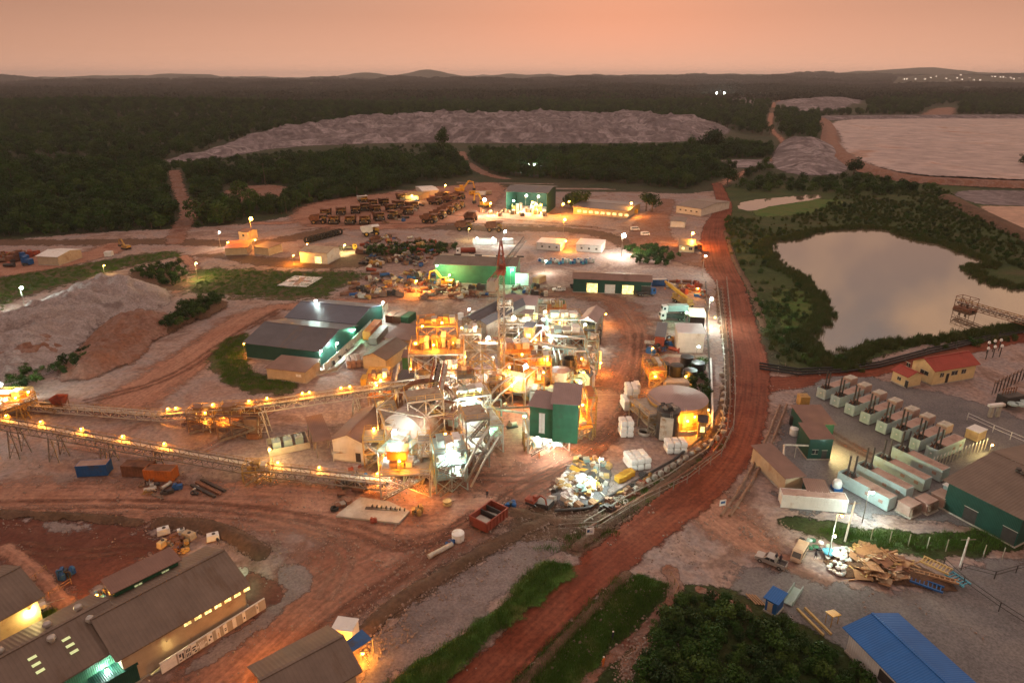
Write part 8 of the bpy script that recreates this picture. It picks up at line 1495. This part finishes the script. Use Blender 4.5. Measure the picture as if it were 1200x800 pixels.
# ================= BOTTOM LEFT =================
T = shed('warehouse', 'long brown roofed warehouse at the lower left', (140,766), (284,684), (234,646), 6.0, 2.6, m_beige, m_roof, ov=.9, rt=.2, wins=evenly('f', 7, 8.5, 19.5, 1.0, .55, 4.4, e_win)); 
shed('monitor_block', 'narrow green walled block with lit windows behind the warehouse', (133,693), (208,656), (121,684), 8.0, .5, m_green, m_roofr, mono=True, ov=.5, wins=[('f',7.5,1.1,.9,6.4,e_sky),('f',3.4,1.1,.9,6.4,e_sky)] )
T = shed('warehouse', 'largest grey brown roofed warehouse in the lower left corner', (-20,846), (148,747), (102,701), 6.0, 2.6, m_green, m_roof, ov=.9, rt=.2)
w_, d_ = T['w'], T['d']; sl = 2.6/(abs(d_)/2)
def onroof(x, y): yy = y if y < abs(d_)/2 else abs(d_)-y; return (x, y if d_ > 0 else -y, 6.0 + sl*yy + .22)
for x in (w_*.42, w_*.66):
    for j in range(3): X, Y_, Z_ = onroof(x, d_*(.16+j*.085)); MB().cbox(X, Y_, Z_, 2.4 if 0 else 1.0, .9, .06).ob('skylight', e_sky, T)
for fx, fy in ((.86,.36),(.58,.38),(.62,.66),(.86,.68),(.28,.62)): X, Y_, Z_ = onroof(w_*fx, d_*fy); MB().lathe(X, Y_, [(.35,Z_-.2),(.38,Z_+.3),(.6,Z_+.4),(.5,Z_+.75),(.1,Z_+.95)], 14).ob('roof_ventilator', m_silver, T)
shed('warehouse', 'warehouse roof corner at the left edge', (-45,746), (42,698), (12,660), 6.0, 2.2, m_cream, m_roof, ov=.9, rt=.2)
shed('warehouse', 'dark roofed shed at the bottom beside the blue tarp', (330,833), (416,784), (367,745), 5.0, 1.8, m_beige, m_roof, ov=.8, rt=.2)
shed('lean_to', 'small brown lean-to at the right gable of the warehouse', (262,706), (287,692), (277,683), 3.0, .4, m_beige, m_roofr, mono=True, ov=.3)
shed('dark_store', 'dark green low building at the bottom left corner', (112,806), (160,778), (150,768), 3.0, .2, m_greend, m_greend, mono=True, ov=.2)
T = thing('tarp_canopy', 'blue tarpaulin canopy beside the lower shed', 'canopy', P3(416, 762)); a = [G(*q, 2.6) for q in ((404,770),(398,757),(424,737),(436,748))]; L_ = [(q.x-T.location.x, q.y-T.location.y) for q in a]; MB().poly(L_, 2.55, 2.62).ob('tarpaulin_sheet', m_blue, T)
for x, y in L_: link('post', POSTM(2.5, m_steel, .1), T, loc=(x, y, 0))
T = thing('open_cabin', 'white open fronted cabin with an orange glow beside the blue tarp', 'cabin', P3(406, 747), ang_of((398,745),(416,738))-.7); MB().box(-1.6,-1.3,0,1.6,-1.2,2.6).box(1.5,-1.2,0,1.6,1.3,2.6).box(-1.7,-1.4,2.6,1.7,1.4,2.75).box(-1.6,1.2,0,1.5,1.3,2.6).ob('wall', m_white, T)
# painted boundary wall with white picture panels
a = G(190, 790); b = G(312, 712); L = hypot(b.x-a.x, b.y-a.y); T = thing('boundary_wall', 'grey boundary wall along the red road', 'wall', (a.x, a.y, 0), atan2(b.y-a.y, b.x-a.x)); MB().box(0,0,0,L,.2,1.9).ob('wall', m_conc, T); MB().box(0,-.03,1.9,L,.23,2.0).ob('coping', m_white, T)
def panel(x0, x1, prints, lb=None):
    P = MB().box(x0*L,-.08,.15,x1*L,-.004,1.85).ob('panel', m_sack, T); k = MB(); w = (x1-x0)*L
    for (u0, v0, u1, v1) in prints: k.box(x0*L+u0*w,-.1,.15+v0*1.7,x0*L+u1*w,-.085,.15+v1*1.7)
    if prints: k.ob('print', m_print, P)
panel(.0,.135,[]); panel(.15,.205,[(.15,.5,.5,.85),(.6,.2,.9,.8),(.1,.15,.5,.25)]); panel(.215,.26,[(.1,.55,.3,.9),(.4,.55,.6,.9),(.7,.55,.9,.9),(.1,.1,.3,.45),(.4,.1,.6,.45),(.7,.1,.9,.45)]); panel(.27,.315,[(.1,.6,.9,.75),(.1,.35,.7,.5),(.5,.1,.9,.25)])
k = MB(); cx_ = .36*L; k.box(cx_-.35,-.09,.25,cx_+.35,-.02,.85)
for i in range(4): k.bar((cx_-.28+i*.18,-.06,.8),(cx_-.36+i*.24,-.06,1.4),.12)
k.bar((cx_+.3,-.06,.5),(cx_+.62,-.06,.9),.12); k.ob('painted_hand', m_sack, T)
k = MB().cbox(.325*L,-.05,.8,.25,.08,.25).cbox(.40*L,-.05,.8,.25,.08,.25); k.ob('painted_dot', m_sack, T)
panel(.415,.465,[(.2,.3,.5,.5),(.55,.55,.85,.75)]); panel(.50,.535,[]); panel(.57,.605,[(.2,.5,.8,.6),(.2,.3,.8,.4)]); panel(.66,.695,[]); panel(.76,.79,[(.3,.3,.7,.5)]); panel(.90,.925,[(.2,.5,.6,.8)])
MB().bar((.5175*L,-.11,.4),(.5175*L,-.11,1.2),.35,.03).ob('warning_mark', m_yel, T)
T = thing('drain_slab', 'pale veranda slab between the warehouse and the boundary wall', 'slab', P3(190, 768)); a = [G(*q) for q in ((165,785),(178,792),(265,738),(255,727))]; MB().poly([(q.x-T.location.x, q.y-T.location.y) for q in a], 0, .18).ob('slab', m_conc, T)
for i in range(6): f = i/5; person(178+f*22, 766-f*14, 'worker in pale clothes on the lit veranda, %s from the left' % ['first','second','third','fourth','fifth','sixth'][i], (m_hivis, m_cream, m_yeld)[i % 3], i, m_sack) if i % 2 == 0 else None
for px, py, h, kd, pw, lb in [(163,758,3.6,'y',2000,'warm lamp under the warehouse eave'),(138,766,4.6,'g',900,'green lamp on the big warehouse wall'),(35,715,4.2,'y',1600,'warm lamp lighting the pale lane between the warehouses'),(8,727,4.2,'y',1300,'second warm lamp in the pale lane'),(113,697,3,'o',1500,'orange lamp at the gable of the narrow green block'),(212,662,3.0,'o',900,'orange lamp behind the warehouse'),(322,768,3.2,'o',1100,'orange lamp at the road side of the lower shed'),(403,758,2.2,'o',700,'orange lamp under the blue tarp'),(425,765,1.5,'o',500,'orange lamp below the blue tarp'),(276,672,3,'g',300,'dim lamp over the small court'),(195,752,3.4,'y',500,'second lamp under the warehouse eave'),(125,784,3.5,'c',900,'white lamp in the yard below the green wall')]: lamp(px, py, h, kd, pw, lb, .2, arm=.3, mast=.05)
kitbox('white boards stacked beside the green wall', P3(122, 786), .9, 700, 4, 2, 1.6, (m_sack, m_white, m_cy), 'boards')
for px, py, rz, m_, L_, lb in [(192,625,.5,m_white,2.2,'white tote tank left of the clutter behind the warehouse'),(191,640,1.2,m_cream,1.7,'cream tote tank below the white one behind the warehouse'),(213,626,.5,m_white,1.4,'small white tote amid the clutter behind the warehouse'),(222,630,-.4,m_beige,2.3,'beige tote beside the small white one'),(250,632,.4,m_white,2.2,'pale lit tote standing apart on the right')]:
    T = thing('tote_tank', lb, 'tank', P3(px, py), rz); w_ = L_*.62; MB().add([(-L_/2,-w_/2,.15),(L_/2,-w_/2,.15),(L_/2,w_/2,.15),(-L_/2,w_/2,.15),(-L_/2*.9,-w_/2*.9,1.25),(L_/2*.9,-w_/2*.9,1.25),(L_/2*.9,w_/2*.9,1.25),(-L_/2*.9,w_/2*.9,1.25)], [(3,2,1,0),(4,5,6,7),(0,1,5,4),(1,2,6,5),(2,3,7,6),(3,0,4,7)]).ob('tank_shell', m_, T); MB().lathe(.2,0,[(.32,1.25),(.32,1.36),(.1,1.38)],10).ob('lid', m_dark, T); MB().box(-L_/2-.05,-w_/2-.05,0,L_/2+.05,w_/2+.05,.15).ob('pallet', m_wood, T)
scraps('ground_clutter', 'yellowish scrap between the parked vans behind the warehouse', 'scrap between the parked vans', [(198,630),(215,634),(226,645),(205,650)], 22, 14, .6); person(256, 638, 'person in dark clothes beside the pale van', m_cloth)
kitbox('blue machine standing alone in the red yard', P3(79, 676), .3, 701, 1.6, 1.6, 2.2, (m_blue, m_dark)); kitbox('blue winch beside the orange lit gable', P3(118, 702), .3, 702, 1.4, 1.4, 1.6, (m_blue, m_dark))
T = thing('handcart', 'small white cart in the pale lane between the warehouses', 'cart', P3(50, 714), .7); MB().box(-1.1,-.5,.5,.6,.5,1.1).ob('cart_body', m_white, T); MB().bar((.6,0,.8),(3.2,0,.5),.1).ob('drawbar', m_steelp, T)
for y in (-.55,.55): wheel(T, -.3, y, .3, .12)
fence('fence', 'plank fence across the red yard, upper', [(30,690),(55,668)], 1.2, 1.6, m_wood); fence('fence', 'plank fence across the red yard, lower', [(58,700),(84,684)], 1.2, 1.6, m_wood)
wbank('trench_bank', smooth(G2([(190,612),(230,614),(262,622),(290,636),(305,648)]), False, 2), 2.0, 1.2, M_brown); wbank('trench_bank', smooth(G2([(-30,600),(40,603),(110,606),(160,612)]), False, 2), 1.4, .6, M_brown)
wbank('ditch_edge', smooth(G2([(75,705),(60,688),(40,668),(5,642)]), False, 2), 1.4, .5, M_pink)
wbank('road_berm', smooth(G2([(425,740),(470,700),(520,672),(580,636),(645,606)]), False, 2), 1.6, .6, M_brown)
wbank('yard_berm', smooth(G2([(600,598),(640,608),(680,614),(720,600)]), False, 2), 1.5, .6, M_brown)
# town on the far ridge
r = random.Random(4); th = None
for i in range(44):
    px = r.uniform(1000, 1200) if i < 34 else r.uniform(700, 860); py = 99.5 + r.random()*1.4; p = G(px, py) if 1 else None; z = float(terr(p.x, p.y))
    T = thing('house', 'small pale house in the far town, %s of the right skyline' % ('left end','left part','middle','right part','right end')[min(4, int((px-1000)/40))] if i < 34 else 'small pale house on the far ridge left of the floodlights', 'house', (p.x, p.y, z+3), r.uniform(-.4,.4), 'houses of the far town' if i < 34 else 'houses on the far ridge')
    if th is None: th = (MB().box(-9,-6,-4,9,6,7).mesh('wall', m_sack), MB().add([(-10,-7,7),(10,-7,7),(10,0,11),(-10,0,11),(10,7,7),(-10,7,7)], [(0,1,2,3),(3,2,4,5)]).mesh('roof', m_white), MB().box(-5,-6.3,0,5,-6.02,3).mesh('window', e_town))
    link('wall', th[0], T); link('roof', th[1], T); link('window', th[2], T)
